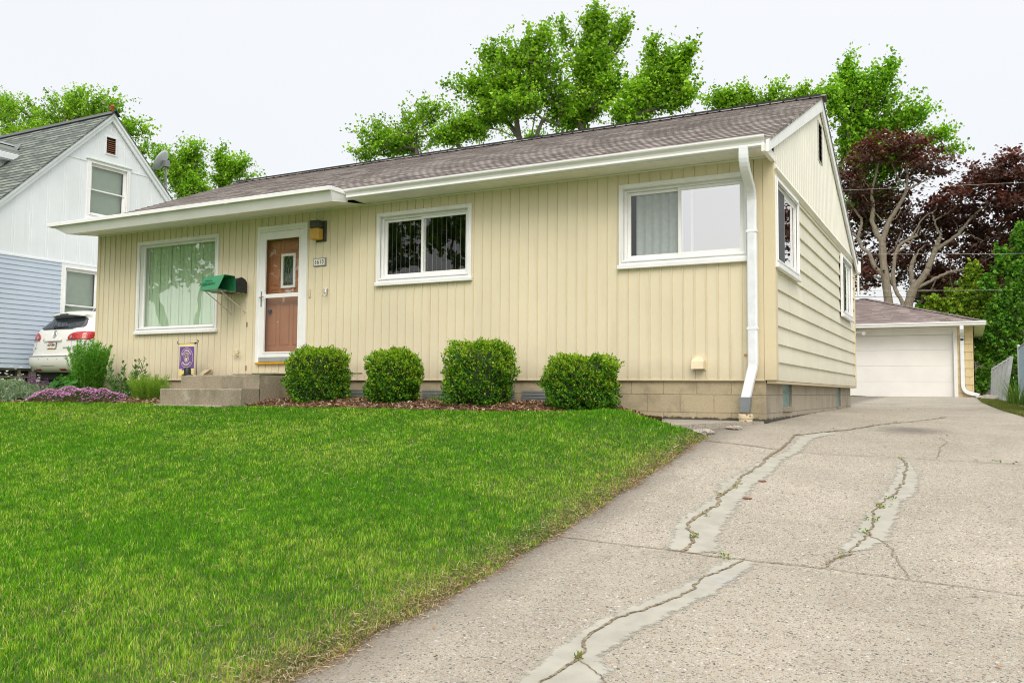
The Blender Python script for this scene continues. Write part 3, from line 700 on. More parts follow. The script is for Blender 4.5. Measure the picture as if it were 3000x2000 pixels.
# roof: courses of shingles as real steps
def roof_plane(x0, x1, ya, za, yb, zb, course=.14, step=.009, name='roof', mat='shingle', th=.05, parent=None):
    n = int(round(math.hypot(yb-ya, zb-za)/course)); nrm = np.array([-(zb-za), (yb-ya)]); nrm = nrm/np.linalg.norm(nrm)
    if nrm[1] < 0: nrm = -nrm
    mb = MB(); 
    for k in range(n):
        t0, t1 = k/n, (k+1)/n; y0, z0_ = ya+(yb-ya)*t0, za+(zb-za)*t0; y1, z1_ = ya+(yb-ya)*t1, za+(zb-za)*t1
        a = (y0+nrm[0]*step, z0_+nrm[1]*step); b = (y1, z1_)
        mb.quad((x0, a[0], a[1]), (x1, a[0], a[1]), (x1, b[0], b[1]), (x0, b[0], b[1]))
        mb.quad((x0, y0, z0_), (x1, y0, z0_), (x1, a[0], a[1]), (x0, a[0], a[1]))
    mb.prism([(x0, ya, za), (x0, yb, zb), (x0, yb, zb-th), (x0, ya, za-th)], (x1-x0, 0, 0))
    return mb.build(name, M[mat], parent)
roof_plane(-11.55, .064, EY0, EZ0, PYK, PZK, th=.028, parent=house)
roof_plane(-11.55, .064, EY1, roof_top(EY1), PYK, PZK, th=.028, parent=house, name='rear_roof')
roof_plane(-11.55, -5.60, -.80, 2.552, EY0-.002, EZ0+.012, parent=house, name='porch_roof', th=.02)
mb = MB(); n_ = 62
for k in range(n_):                               # lapped ridge caps over the vent strip
    x0 = -11.56+k*(11.64/n_)
    for s_ in (-1, 1):
        mb.prism([(x0, PYK, PZK+.030), (x0, PYK+s_*.15, PZK+.030-SL*.15), (x0, PYK+s_*.15, PZK+.020-SL*.15), (x0, PYK, PZK+.018)], (11.64/n_+.03, 0, 0))
mb.build('ridge_cap', M['shingle'], house)
mb = MB(); mb.box((-11.5, PYK-.11, PZK-.04), (.05, PYK+.11, PZK+.012)); mb.build('ridge_vent', M['black'], house)
# rakes, fascia, soffit
mb = MB(); d_ = .03
for s_, (ya, yb) in (('f', (-.525, PYK)), ('r', (PYK, EY1))):
    za, zb = roof_top(ya), roof_top(yb)
    mb.prism([(.018, ya, za-.02), (.018, yb, zb-.02), (.018, yb, zb-.215), (.018, ya, za-.14 if s_ == 'f' else za-.185), ] if s_ == 'f' else [(.018, ya, za-.02), (.018, yb, zb-.02), (.018, yb, zb-.18), (.018, ya, za-.185)], (.034, 0, 0))
mb.build('rake_board', M['white'], house)
mb = MB(); mb.box((-5.62, -.42, 2.452), (-.02, -.395, 2.548)); mb.build('fascia', M['white'], house); mb = MB(); mb.box((-L-.2, EY1-.05, roof_top(EY1)-.2), (.01, EY1-.02, roof_top(EY1)-.02)); mb.build('fascia', M['white'], house)
mb = MB()                                         # deep box fascia over the picture window, leaning outward
A = [(-11.16, -.715, 2.375), (-5.62, -.715, 2.375), (-5.60, -.775, 2.51), (-11.46, -.775, 2.51)]
mb.prism(A, (0, .02, 0.0)); mb.prism([(-5.62, -.715, 2.375), (-5.60, -.775, 2.51), (-5.60, -.42, 2.53), (-5.62, -.40, 2.42)], (.014, 0, 0))
mb.prism([(-11.16, -.715, 2.375), (-11.46, -.775, 2.51), (-11.46, 0.3, 2.55), (-11.30, 0.0, 2.47)], (-.014, 0, 0)); mb.build('porch_fascia', M['white'], house)
mb = MB(); mb.box((-11.56, -.815, 2.508), (-5.585, -.782, 2.565), .004); mb.box((-5.597, -.782, 2.510), (-5.572, -.44, 2.567), .004); mb.box((-11.56, -.78, 2.51), (-11.53, .3, 2.56), .004)
for x0 in (-9.35, -7.5): mb.box((x0, -.8165, 2.506), (x0+.05, -.781, 2.5665))
mb.build('drip_trim', M['white'], house)
mb = MB(); mb.quad((-11.17, -.714, 2.378), (-5.60, -.714, 2.378), (-5.60, .01, 2.476), (-11.31, .01, 2.476)); x0 = -5.60
while x0 < .0:                                    # soffit panels with fine joints
    x1 = min(x0+.406, .02); mb.box((x0+.0015, -.42, 2.476), (x1-.0015, .01, 2.482)); x0 += .406
mb.box((-11.3, -.018, 2.455), (.0, .0, 2.474), .002); mb.build('soffit', M['soffit'], house)
mb = MB(); mb.box((-.03, -.50, 2.40), (.016, .02, 2.475)); mb.build('soffit_end', M['soffit'], house)
g = MB()                                          # ogee gutter
prof = [(-.415, 2.462), (-.475, 2.462), (-.487, 2.468), (-.487, 2.480), (-.481, 2.492), (-.487, 2.515), (-.505, 2.533), (-.520, 2.543), (-.527, 2.556), (-.527, 2.572), (-.516, 2.572), (-.516, 2.560), (-.475, 2.50), (-.42, 2.475)]
g.prism([(-5.57, y, z) for y, z in prof], (5.57-.0, 0, 0))
for xs2 in (-2.78,): g.prism([(xs2, y-.0025, z-.001) for y, z in prof[:11]]+[(xs2, -.44, 2.50)], (.035, 0, 0))
gut = g.build('gutter', M['white'], house)
# downspout with elbows
g = MB(); 
def arc(p0, p1, p2, n=6): return [tuple((1-t)**2*np.array(p0)+2*t*(1-t)*np.array(p1)+t*t*np.array(p2)) for t in np.linspace(0, 1, n)]
top = [(-.225, -.455, 2.47)]+arc((-.225, -.455, 2.40), (-.225, -.455, 2.30), (-.225, -.36, 2.23))+arc((-.225, -.20, 2.13), (-.225, -.085, 2.06), (-.225, -.085, 1.94))
g.sweep(top, (1, 0, 0), .050, .036); g.sweep([(-.225, -.085, 1.99), (-.225, -.085, .17)], (1, 0, 0), .052, .038)
g.sweep(arc((-.225, -.085, .19), (-.225, -.085, .13), (-.240, -.10, .08), 5)+[(-.300, -.14, -.215)], (1, 0, 0), .050, .036)
for z in (1.62, .55): g.box((-.284, -.128, z), (-.166, -.046, z+.028), .002)
for k in range(7): g.box((-.225-.036+.011*k, -.127, .2), (-.225-.033+.011*k, -.1225, 1.9))
dsp = g.build('downspout', M['downspout'], house)
g = MB(); g.add([(-.362, -.18, -.185), (-.236, -.18, -.185), (-.236, -.09, -.185), (-.362, -.09, -.185), (-.345, -.18, -.345), (-.253, -.18, -.345), (-.253, -.09, -.345), (-.345, -.09, -.345)], [(0,1,5,4),(1,2,6,5),(2,3,7,6),(3,0,4,7),(4,5,6,7)]); g.build('downspout_boot', M['grey_metal'], dsp)
# windows
glf = TF()
W, q = window(house, glf, *wins[0], 'fixed', .06, 'glass_big', label='large picture window with pale green vertical blinds'); vblinds(W, glf, q[0], q[1], q[2], q[3], M['vblind'], -.15, .090, .10, .112)
W, q = window(house, glf, *wins[1], 'slider', .06, 'glass', label='sliding window with dark vertical blinds'); vblinds(W, glf, *q, M['vblind_dark'], -.19, .075, 1.0, .08)
W, q = window(house, glf, *wins[2], 'slider', .06, ('glass', 'glass_curt'), label='sliding window with white curtain behind the right half', rm=.08)
mb = MB(glf); a, b, c, d = q; mid = a+(b-a)*.47; n_ = 34; mb.box((mid+.12, -.085, c+.05), (mid+.15, -.072, d-.05)); mb.box((mid+.15, -.085, d-.085), (b-.06, -.072, d-.06)); mb.build('inner_sash', M['white'], W)
for x0, x1, mt in ((mid+.02, b+.02, 'curtain'), (a+.12, mid+.03, 'screen')):
    mb = MB(glf); xs_ = np.linspace(x0, x1, n_)
    for k in range(n_-1):
        o0, o1 = -.10+.010*math.sin(k*1.1), -.10+.010*math.sin((k+1)*1.1); mb.quad((xs_[k], o0, c-.02), (xs_[k+1], o1, c-.02), (xs_[k+1], o1, d+.02), (xs_[k], o0, d+.02))
    mb.build('curtain' if mt == 'curtain' else 'sheer_curtain', M['curtain'] if mt == 'curtain' else plain('grey_sheer', (.42, .44, .45), .7, vs=20), W, smooth=True)
for h_ in sw:
    W, q = window(house, TS(-.01), *h_, 'slider', .06, 'glass_curt', rm=.0, dk=.32); a, b, c, d = q
    mb = MB(TS(-.01)); mb.box((a+.03, -.0085, c+.03), (a+(b-a)*.46, -.0075, d-.03)); mb.build('insect_screen', M['screen'], W)
# front door
mb = MB(glf); u0, u1, z0, z1 = door
frame(mb, u0, u1, z0, z1, .045, .0, .035, wb=.001, wt=.05); mb.box((u0+.045, -.09, z0), (u0+.06, .02, z1-.05)); mb.box((u1-.06, -.09, z0), (u1-.045, .02, z1-.05)); mb.box((u0+.06, -.02, z1-.085), (u1-.06, .022, z1-.05), .004)
DR = mb.build('door', M['white'], house, label='white storm door over a worn brown entry door')
mb = MB(glf); a, b, c, d = u0+.055, u1-.055, z0+.075, z1-.088
frame(mb, a, b, c, d, .105, -.012, .018, .004, wb=.075, wt=.115); mb.box((a+.105, -.01, 1.225), (b-.105, .014, 1.285), .004); frame(mb, a+.085, b-.085, c+.06, d-.095, .022, .018, .026, .003); sd_ = mb.build('storm_door', M['white'], DR)
mb = MB(glf); mb.quad((a+.1, 0, c+.07), (b-.1, 0, c+.07), (b-.1, 0, 1.235), (a+.1, 0, 1.235)); mb.quad((a+.1, 0, 1.275), (b-.1, 0, 1.275), (b-.1, 0, d-.11), (a+.1, 0, d-.11)); mb.build('storm_glass', M['glass_storm'], DR)
mb = MB(glf); mb.box((a, -.01, z0+.012), (b, .016, c), .003); mb.build('kick_plate', plain('aluminium', (.42, .45, .47), .4, metal=.5), DR)
mb = MB(glf); mb.box((u0+.02, -.02, z0-.03), (u1-.02, .05, z0+.004), .008); mb.build('sill', M['yellow'], DR)
t = NT('brown_door'); c_ = t.mix(t.ramp(t.noise(3, 4), [(.3, 0), (.7, 1)]), (.36, .155, .072), (.43, .20, .10))
c_ = t.mix(t.ramp(t.noise(5.3, 6, .62), [(.632, 0), (.65, .9)]), c_, (.66, .50, .44)); t.bsdf(c_, .45, None, .4)
mb = MB(glf); o = -.10; mb.box((a-.02, o-.04, z0+.11), (b+.02, o, z1-.09))
def rpanel(x0, x1, y0, y1):
    for f in (0, .014): frame(mb, x0+f, x1-f, y0+f, y1-f, .008, o, o+.007-.002*f*70, .002)
w2 = (b-a); rpanel(a+.07, a+.24, .52, 1.14); rpanel(a+.30, a+.50, .52, 1.14); rpanel(a+.56, a+.78, .52, 1.14)
rpanel(a+.12, a+.30, 1.42, 1.86); rpanel(a+.70, a+.82, 1.42, 1.86); rpanel(a+.12, a+.30, 1.93, 2.08); rpanel(a+.36, a+.66, 1.93, 2.08); rpanel(a+.12, a+.28, 1.30, 1.37); rpanel(a+.34, a+.60, 1.30, 1.37)
ED = mb.build('entry_door', t.m, DR)
q1, q2 = onY(831, 748, .10), onY(862, 839, .10); x0, x1, y0, y1 = q1[0]-.01, q2[0]+.01, q2[2], q1[2]
mb = MB(glf); frame(mb, x0-.02, x1+.02, y0-.02, y1+.02, .042, o, o+.022, .005); mb.build('lite_frame', M['white'], DR)
mb = MB(glf); mb.box((x0, o+.001, y0), (x1, o+.006, y1)); mb.build('lite_pane', plain('green_lite', (.02, .06, .045), .12, vs=30, var=.5), DR)
mb = MB(glf); cx_ = (x0+x1)/2; hh = y1-y0; 
def came(p, q): mb.tube([(p[0], o+.008, p[1]), (q[0], o+.008, q[1])], .0028, 5)
for cz in (y0+hh*.25, y0+hh*.75):
    D4 = [(cx_, cz-.09), (cx_-.045, cz), (cx_, cz+.09), (cx_+.045, cz)]
    for p, q in zip(D4, D4[1:]+D4[:1]): came(p, q)
came((cx_, y0+hh*.25+.09), (cx_, y0+hh*.75-.09)); came((x0+.035, y0+.02), (x0+.035, y1-.02)); came((x1-.035, y0+.02), (x1-.035, y1-.02)); came((x0+.01, y0+.04), (x1-.01, y0+.04)); came((x0+.01, y1-.04), (x1-.01, y1-.04)); mb.build('came', M['brass'], DR)
mb = MB(glf); mb.box((a+.028, .018, 1.10), (a+.052, .026, 1.33), .004); mb.tube([(a+.04, .026, 1.235), (a+.04, .06, 1.235), (a+.12, .065, 1.24)], .008, 7); mb.build('handle', M['grey_metal'], DR)
mb = MB(glf); mb.lathe((0, 0, 0), [(0.001, 0), (.03, .005), (.034, .02), (.02, .03)], 12); mb.v = [(a+.14+v[0], v[1]*1-.0, v[2]) for v in [(p[0], o*-1-p[2], 1.06+p[1]) for p in mb.v]]; 
mb2 = MB(); mb2.lathe((a+.13, .07, 1.04), [(.004, -.03), (.026, -.022), (.032, 0), (.026, .022), (.004, .03)], 12); mb2.build('knob', M['black'], DR, smooth=True)
# doorbell, hose bib, hook, dryer vent, meter head
mb = MB(glf); p = onY(909, 858, 0); mb.box((p[0]-.02, 0, p[2]-.065), (p[0]+.012, .022, p[2]+.06), .005); mb.box((p[0]-.010, .022, p[2]-.01), (p[0]+.003, .026, p[2]+.03), .002); mb.build('doorbell', M['trimboard'], house)
p = onY(957, 852, 0); mb = MB(); 
for k in range(3):
    a_ = 2.1*k+.6; mb.tube([(p[0], -.01, p[2]), (p[0]+.05*math.cos(a_), -.03, p[2]+.05*math.sin(a_))], [.02, .008], 6)
mb.tube([(p[0]+.02, -.02, p[2]-.02), (p[0]+.05, -.07, p[2]-.05), (p[0]+.03, -.09, p[2]-.09), (p[0]-.01, -.07, p[2]-.08)], .008, 6); mb.lathe((p[0], -.02, p[2]-.03), [(.03, 0), (.03, .05)], 10); mb.build('wall_hook', M['chrome'], house)
p = onY(700, 1031, 0); mb = MB(); mb.lathe((p[0], -.05, p[2]-.03), [(.03, 0), (.03, .05), (.02, .07), (.008, .08)], 10); mb.tube([(p[0]-.09, -.05, p[2]-.05), (p[0]+.08, -.05, p[2]-.05)], .008, 6); mb.tube([(p[0], .0, p[2]), (p[0], -.06, p[2])], .014, 8); mb.build('hose_bib', M['trimboard'], house)
for q in ((724, 950), (721, 1077)):
    p = onY(*q, 0); mb = MB(); mb.box((p[0]-.012, -.014, p[2]-.035), (p[0]+.012, 0, p[2]+.035), .003); mb.build('wire_clip', plain('rusty_clip', (.34, .22, .09), .7), house)
p = onY(2049, 1064, 0); x, z = p[0], p[2]; mb = MB(); prof = [(x-.07, z-.065)]+[(x-.07+.0, z+.02)]+[(x+.07*math.cos(a_), z+.02+.055*math.sin(a_)) for a_ in np.linspace(math.pi*.95, .05, 9)]+[(x+.07, z+.02), (x+.07, z-.065)]
n_ = len(prof); fr_ = [(q_[0], -.095+(.055*max(0, q_[1]-z)/.075), q_[1]) for q_ in prof]; bk = [(q_[0], 0, q_[1]) for q_ in prof]
mb.add(fr_+bk, [tuple(range(n_))[::-1]]+[(i, (i+1) % n_, (i+1) % n_+n_, i+n_) for i in range(n_-1)]); mb.box((x-.085, -.008, z-.085), (x+.085, 0, z+.09), .003); dv = mb.build('dryer_vent', plain('almond_plastic', (.72, .62, .43), .5), house)
mb = MB(); mb.quad((x-.06, -.09, z-.064), (x+.06, -.09, z-.064), (x+.06, 0, z-.05), (x-.06, 0, z-.05)); mb.build('vent_opening', M['dark'], dv)
mb = MB(); mb.box((.02, WD+.02, 2.12), (.10, WD+.12, 2.36), .02); mb.tube([(.05, WD+.07, 2.1), (.05, WD+.07, 1.7)], .02); mb.build('service_head', M['white'], house)
p = onY(2186, 1040, 0); mb = MB(glf); mb.box((p[0]-.02, .0125, p[2]-.012), (p[0]+.015, .0135, p[2]+.012)); mb.build('rust_stain', plain('orange_rust', (.50, .27, .08), .8, var=.3, vs=60), house)
p = onY(909, 1093, 0); q = onY(1062, 1093, 0); mb = MB(glf); mb.box((p[0], .0, p[2]), (q[0], .0135, p[2]+.004)); mb.build('repair_seam', plain('seam_brown', (.42, .33, .20), .8), house)
# ---------------------------------------------------------------- things on and around the bungalow
# cast pipe that takes the downspout
pt = thing('drain_pipe', 'rusty cream standpipe at the foot of the corner downspout', 'drain pipe', (-.30, -.135, -.50))
mb = MB(); mb.lathe((-.30, -.135, -.50), [(.070, 0), (.074, .02), (.072, .075), (.080, .082), (.084, .10), (.082, .125), (.074, .132), (.060, .130), (.058, .06)], 24)
t = NT('flaking_pipe'); c_ = t.mix(t.ramp(t.noise(22, 6, .7), [(.53, 0), (.58, 1)]), (.66, .56, .38), (.13, .05, .025)); t.bsdf(c_, .7); mb.build('collar', t.m, pt, smooth=True)
mb = MB(); mb.lathe((-.30, -.135, -.52), [(.09, 0), (.085, .02), (.07, .035)], 20); mb.build('base', plain('rust', (.14, .055, .03), .9, var=.3, vs=30), pt)
# wall lamp
p = onY(916, 652, -.13); q = onY(952, 703, 0)
lamp = thing('wall_lamp', 'dark bracket wall lamp with amber plastic cube shade beside the front door', 'wall lamp', (-6.41, 0, 2.15))
mb = MB(); x0, x1 = -6.50, -6.33; mb.box((x0+.02, -.03, 2.00), (x1+.03, 0, 2.30), .006); mb.box((x0, -.15, 2.185), (x1-.005, -.03, 2.295), .008); mb.build('bracket', plain('weathered_green_black', (.055, .065, .05), .5, var=.5, vs=25), lamp)
mb = MB(); mb.box((x0+.004, -.145, 2.02), (x1-.01, -.03, 2.184), .012); mb.build('shade', plain('amber_plastic', (.62, .36, .06), .35, var=.12, vs=12), lamp)
# text helper
def text_mb(body, size, ext=.002, align='CENTER', space=1.0, bold=0.0):
    cu = bpy.data.curves.new('lettering', 'FONT'); cu.body = body; cu.size = size; cu.extrude = ext; cu.align_x = align; cu.align_y = 'CENTER'; cu.space_character = space; cu.offset = bold; cu.resolution_u = 3
    o = bpy.data.objects.new('lettering', cu); COL.objects.link(o); dg = bpy.context.evaluated_depsgraph_get(); dg.update()
    me = bpy.data.meshes.new_from_object(o.evaluated_get(dg)); vs = [tuple(v.co) for v in me.vertices]; fs = [tuple(p_.vertices) for p_ in me.polygons]
    bpy.data.objects.remove(o); bpy.data.curves.remove(cu); bpy.data.meshes.remove(me); return vs, fs
def put_text(name, body, size, mat, parent, F, ext=.0015, **kw):  # F maps (x, y, z) of the lettering to world
    vs, fs = text_mb(body, size, ext, **kw); mb = MB(F); mb.add(vs, fs); return mb.build(name, mat, parent)
pl = thing('house_number_plate', 'small white number plate reading 6610 in a dark frame', 'sign', (-6.41, 0, 1.70))
mb = MB(glf); mb.box((-6.53, 0, 1.645), (-6.295, .018, 1.765), .004); mb.build('plate_frame', M['grey_metal'], pl)
mb = MB(glf); mb.box((-6.517, .016, 1.658), (-6.315, .0205, 1.752)); mb.build('plate', plain('cream_enamel', (.80, .78, .70), .4), pl)
put_text('lettering', '6610', .084, M['black'], pl, lambda p_: (-6.416+p_[0]*.78, -.0215-p_[2], 1.704+p_[1]*1.12), space=1.35, bold=0.0)
# mailboxes on a bracket
X0, X1 = -8.17, -7.86
mbx = thing('mailbox', 'black plastic mailbox with arched lid on white rusted brackets', 'mailbox', (-8.0, 0, 1.32))
mb = MB()
wrp = plain('white_rusty_paint', (.66, .60, .52), .6, var=.3, vs=22)
for x in (X0, X1):
    mb = MB(); mb.box((x-.012, -.006, 1.0), (x+.012, 0, 1.315), .002); mb.box((x-.012, -.55, 1.309), (x+.012, 0, 1.315), .001); mb.tube([(x, -.008, 1.03), (x, -.50, 1.305)], .008, 6); mb.build('bracket', wrp, mbx)

prof = [(-.05, 1.322), (-.05, 1.47), (-.085, 1.515), (-.15, 1.54), (-.215, 1.515), (-.25, 1.47), (-.25, 1.322)]
mb = MB(); mb.prism([(-8.33, y, z) for y, z in prof], (.50, 0, 0)); body = mb.build('box', M['black'], mbx)
mb = MB(); mb.prism([(-7.835, -.15+(y+.15)*1.08, 1.43+(z-1.43)*1.06) for y, z in prof], (.035, 0, 0)); 
for z in (1.37, 1.42, 1.455): mb.box((-7.801, -.23, z), (-7.795, -.07, z+.012), .002)
mb.build('lid', M['black'], mbx)
nb = thing('newspaper_box', 'green plastic newspaper tube with open right end beside the black mailbox', 'newspaper box', (-7.9, -.45, 1.32))
green = plain('green_plastic', (.035, .25, .11), .35, var=.18, vs=5)
S = [(-.60, 1.322), (-.535, 1.525), (-.36, 1.525), (-.295, 1.322)]       # trapezoid section (y, z)
Sd = lambda f, x: [(x, -.4475+(y+.4475)*f, 1.32+(z-1.32)*(.75+.25*f)) for y, z in S]
mb = MB(); A = Sd(.86, -8.20); B = Sd(1.0, -7.90); C = Sd(1.14, -7.79); C = [(x_+(.05 if z_ > 1.45 else 0), y_, z_) for x_, y_, z_ in C]
mb.add(A+B+C, [(0,1,2,3)]+[(i, (i+1) % 4, (i+1) % 4+4, i+4) for i in range(4)]+[(i+4, (i+1) % 4+4, (i+1) % 4+8, i+8) for i in range(4)])
tube_ = mb.build('tube', green, nb, fix=False); so_ = tube_.modifiers.new('wall', 'SOLIDIFY'); so_.thickness = .006; bv = tube_.modifiers.new('round', 'BEVEL'); bv.width = .012; bv.segments = 2
# the box lettering lies along its front face
def on_box(p_):
    zz = 1.41+p_[1]; f = .93; y = -.4475+(-.60+.4475+(zz-1.322)*.32)*f-.012
    return (-8.055+p_[0]*.80, y-p_[2], zz)
lt = plain('embossed_green', (.016, .14, .06), .4)
put_text('lettering', 'JOURNAL SENTINEL', .050, lt, nb, on_box, .002, space=.9, bold=.001)
put_text('lettering', 'MILWAUKEE', .026, lt, nb, lambda p_: on_box((p_[0], p_[1]+.048, p_[2])), .002, space=1.5)
# steps
st = thing('concrete_steps', 'weathered two step concrete stoop in front of the door', 'steps', (-7.3, -.6, -.45))
def slab(mb, x0, x1, y0, y1, z0, z1, seed):
    rg = np.random.default_rng(seed); n = 40; xs_ = np.linspace(x0, x1, n); k = .0+.010*np.abs(np.convolve(rg.normal(0, 1, n), np.ones(2)/2, 'same'))*(rg.random(n) > .55)
    b_ = .012; rows = [[(x, y0, z0) for x in xs_], [(x, y0, z1-b_-k[i]) for i, x in enumerate(xs_)], [(x, y0+b_+k[i], z1) for i, x in enumerate(xs_)], [(x, y1, z1) for x in xs_]]
    vs = [p_ for r_ in rows for p_ in r_]; fs = [(r_*n+i, r_*n+i+1, (r_+1)*n+i+1, (r_+1)*n+i) for r_ in range(3) for i in range(n-1)]
    mb.add(vs, fs); mb.add([(x1, y0, z0), (x1, y0, z1-b_), (x1, y0+b_, z1), (x1, y1, z1), (x1, y1, z0)], [(0,1,2,3,4)]); mb.add([(x0, y0, z0), (x0, y0, z1-b_), (x0, y0+b_, z1), (x0, y1, z1), (x0, y1, z0)], [(0,1,2,3,4)])
mb = MB(); slab(mb, -8.06, -6.56, -1.0, -.0, -.6, .055, 3); mb.build('platform', M['stepconc'], st)
mb = MB(); slab(mb, -8.10, -6.56, -1.32, -.99, -.6, -.135, 4); mb.build('tread', M['stepconc'], st)
mb = MB(); slab(mb, -8.05, -6.75, -1.47, -1.31, -.6, -.352, 5); mb.build('tread', M['stepconc'], st)
mt = thing('door_mat', 'thin worn green and black mat on the stoop', 'mat', (-7.0, -.5, .06))
mb = MB(); mb.box((-7.14, -.92, .058), (-6.58, -.15, .068), .002); mb.build('backing', M['rubber'], mt)
mb = MB(); mb.box((-7.0, -.70, .0685), (-6.60, -.12, .088), .004); mb.build('pile', plain('worn_green_mat', (.22, .25, .12), .95, var=.3, vs=50), mt)
wd = MB(); p = onY(600, 1095, -.12); wd.prism([(p[0]-.14, -.10, .056), (p[0]-.07, -.24, .056), (p[0]+.0, -.14, .155), (p[0]-.03, -.05, .155)], (.09, .03, -.0)); tag(wd.build('splash_wedge', M['trimboard'], None), 'cream wedge shaped spout lying on the stoop against the siding', 'spout')
# garden flag
fx0, fx1, fy = -8.80, -8.49, -.40
fl = thing('garden_flag', 'purple and yellow garden flag with round ball-in-glove emblem on a thin wire stand', 'flag', (-8.6, fy, -.30))
mb = MB(); mb.tube([(-8.43, fy, -.32), (-8.43, fy, .54), (-8.44, fy, .565), (-8.425, fy, .60), (-8.405, fy, .59), (-8.41, fy, .565), (-8.44, fy, .548), (-8.48, fy, .55)], .0045, 6)
mb.tube([(-8.43, fy, .552), (-8.83, fy, .545), (-8.86, fy, .55), (-8.865, fy, .575), (-8.84, fy, .59)], .0045, 6); mb.tube([(-8.475, fy, .535), (-8.475, fy, .565)], .012, 8); mb.build('stand', M['dkmetal'], fl)
def cloth(u, v):                                  # u 0..1 across, v 0..1 down
    x = fx0-.012*v+(fx1-fx0+.018*v)*u; z = .545+.0*u-.47*v-.012*(1-u)*v; y = fy+.010*math.sin(u*7+v*3)*v-.004; return x, y, z
def clothpatch(name, v0, v1, mat, off=0, u0=0, u1=1):
    nu, nv = 14, 10; V = []; 
    for j in range(nv+1):
        for i in range(nu+1):
            x, y, z = cloth(u0+(u1-u0)*i/nu, v0+(v1-v0)*j/nv); V.append((x, y-off, z))
    mb = MB(); mb.add(V, [(j*(nu+1)+i, j*(nu+1)+i+1, (j+1)*(nu+1)+i+1, (j+1)*(nu+1)+i) for j in range(nv) for i in range(nu)]); return mb.build(name, mat, fl, smooth=True)
yel = plain('flag_yellow', (.82, .66, .22), .7, var=.04); pur = plain('flag_purple', (.17, .085, .32), .7, var=.08); whi = plain('flag_white', (.85, .84, .86), .7)
clothpatch('yellow_band', 0, .07, yel); clothpatch('white_stripe', .07, .09, whi); clothpatch('purple_cloth', .09, .80, pur); clothpatch('white_stripe', .80, .82, whi); clothpatch('yellow_band', .82, 1.0, yel)
def fstroke(name, pts, w_, mat, closed=False, off=.0025):
    P = [np.array(q_) for q_ in pts]; n = len(P); V = []; 
    for i in range(n):
        a_, b_ = (P[(i-1) % n], P[(i+1) % n]) if closed else (P[max(i-1, 0)], P[min(i+1, n-1)]); d = (b_-a_)/np.linalg.norm(b_-a_); nn = np.array([-d[1], d[0]])*w_/2
        for q_ in (P[i]+nn, P[i]-nn): x, y, z = cloth(.5+q_[0]/.31, .445-q_[1]/.47); V.append((x, y-off, z))
    return V, [(2*i, 2*i+1, (2*i+3) % (2*n), (2*i+2) % (2*n)) for i in range(n if closed else n-1)]
mb = MB(); ring = [(.128*math.sin(a_), .145*math.cos(a_)) for a_ in np.linspace(0, 2*math.pi, 49)[:-1]]; mb.add(*fstroke('', ring, .006, yel, True)); mb.build('emblem_ring', yel, fl)
mb = MB(); glove = [(-.010, -.070), (-.032, -.045), (-.045, -.005), (-.058, .03), (-.050, .050), (-.028, .068), (-.010, .073), (.012, .073), (.032, .068), (.050, .052), (.052, .02), (.048, -.01), (.034, -.05), (.012, -.070)]
mb.add(*fstroke('', glove, .007, yel, True)); mb.add(*fstroke('', [(-.036, .052), (-.022, .02), (-.020, .0), (-.012, -.006)], .007, yel)); mb.add(*fstroke('', [(-.006, .066), (-.006, .018)], .007, yel)); mb.add(*fstroke('', [(.020, .062), (.018, .018), (.032, -.012)], .007, yel))
mb.add(*fstroke('', [(.022*math.sin(a_), -.030+.027*math.cos(a_)) for a_ in np.linspace(0, 2*math.pi, 21)[:-1]], .005, yel, True)); mb.build('emblem_glove', yel, fl)
mb = MB(); V = [cloth(.5+.014*math.sin(a_)/.31, .445-(-.030+.018*math.cos(a_))/.47) for a_ in np.linspace(0, 2*math.pi, 17)[:-1]]; mb.add([(x, y-.003, z) for x, y, z in V], [tuple(range(16))]); mb.build('emblem_ball', whi, fl)
mb = MB()
def arc_text(s_, r_, a0, a1, size, flip):
    for i, ch in enumerate(s_):
        a_ = a0+(a1-a0)*i/(len(s_)-1); vs, fs = text_mb(ch, size, 0.0, bold=.0008); c_, s2 = math.cos(a_), math.sin(a_)
        cx_, cy_ = r_*.92*math.sin(a_), r_*1.05*math.cos(a_); rot_ = -a_ if not flip else -a_+math.pi; V = []
        for v in vs:
            X = v[0]*math.cos(rot_)-v[1]*math.sin(rot_)+cx_; Z = v[0]*math.sin(rot_)+v[1]*math.cos(rot_)+cy_; x, y, z = cloth(.5+X/.31, .445-Z/.47); V.append((x, y-.003, z))
        mb.add(V, fs)
arc_text('MILWAUKEE', .103, -1.05, 1.05, .036, False); arc_text('BREWERS', .103, math.pi+.85, math.pi-.85, .036, True); mb.build('lettering', whi, fl)
cup = thing('plastic_pot', 'small black plastic cup upside down on the corner of the stoop', 'pot', (-7.94, -.93, .057)); p = onY(549, 1095, -.93)
mb = MB(); mb.lathe((p[0], -.93, .057), [(.075, 0), (.075, .008), (.052, .014), (.046, .10), (.042, .105)], 18); mb.build('body', M['black'], cup, smooth=True)
mb = MB(); mb.box((p[0]-.055, -.99, .125), (p[0]-.02, -.965, .15), .004); mb.build('spout_tip', plain('violet_plastic', (.16, .10, .38), .4), cup)
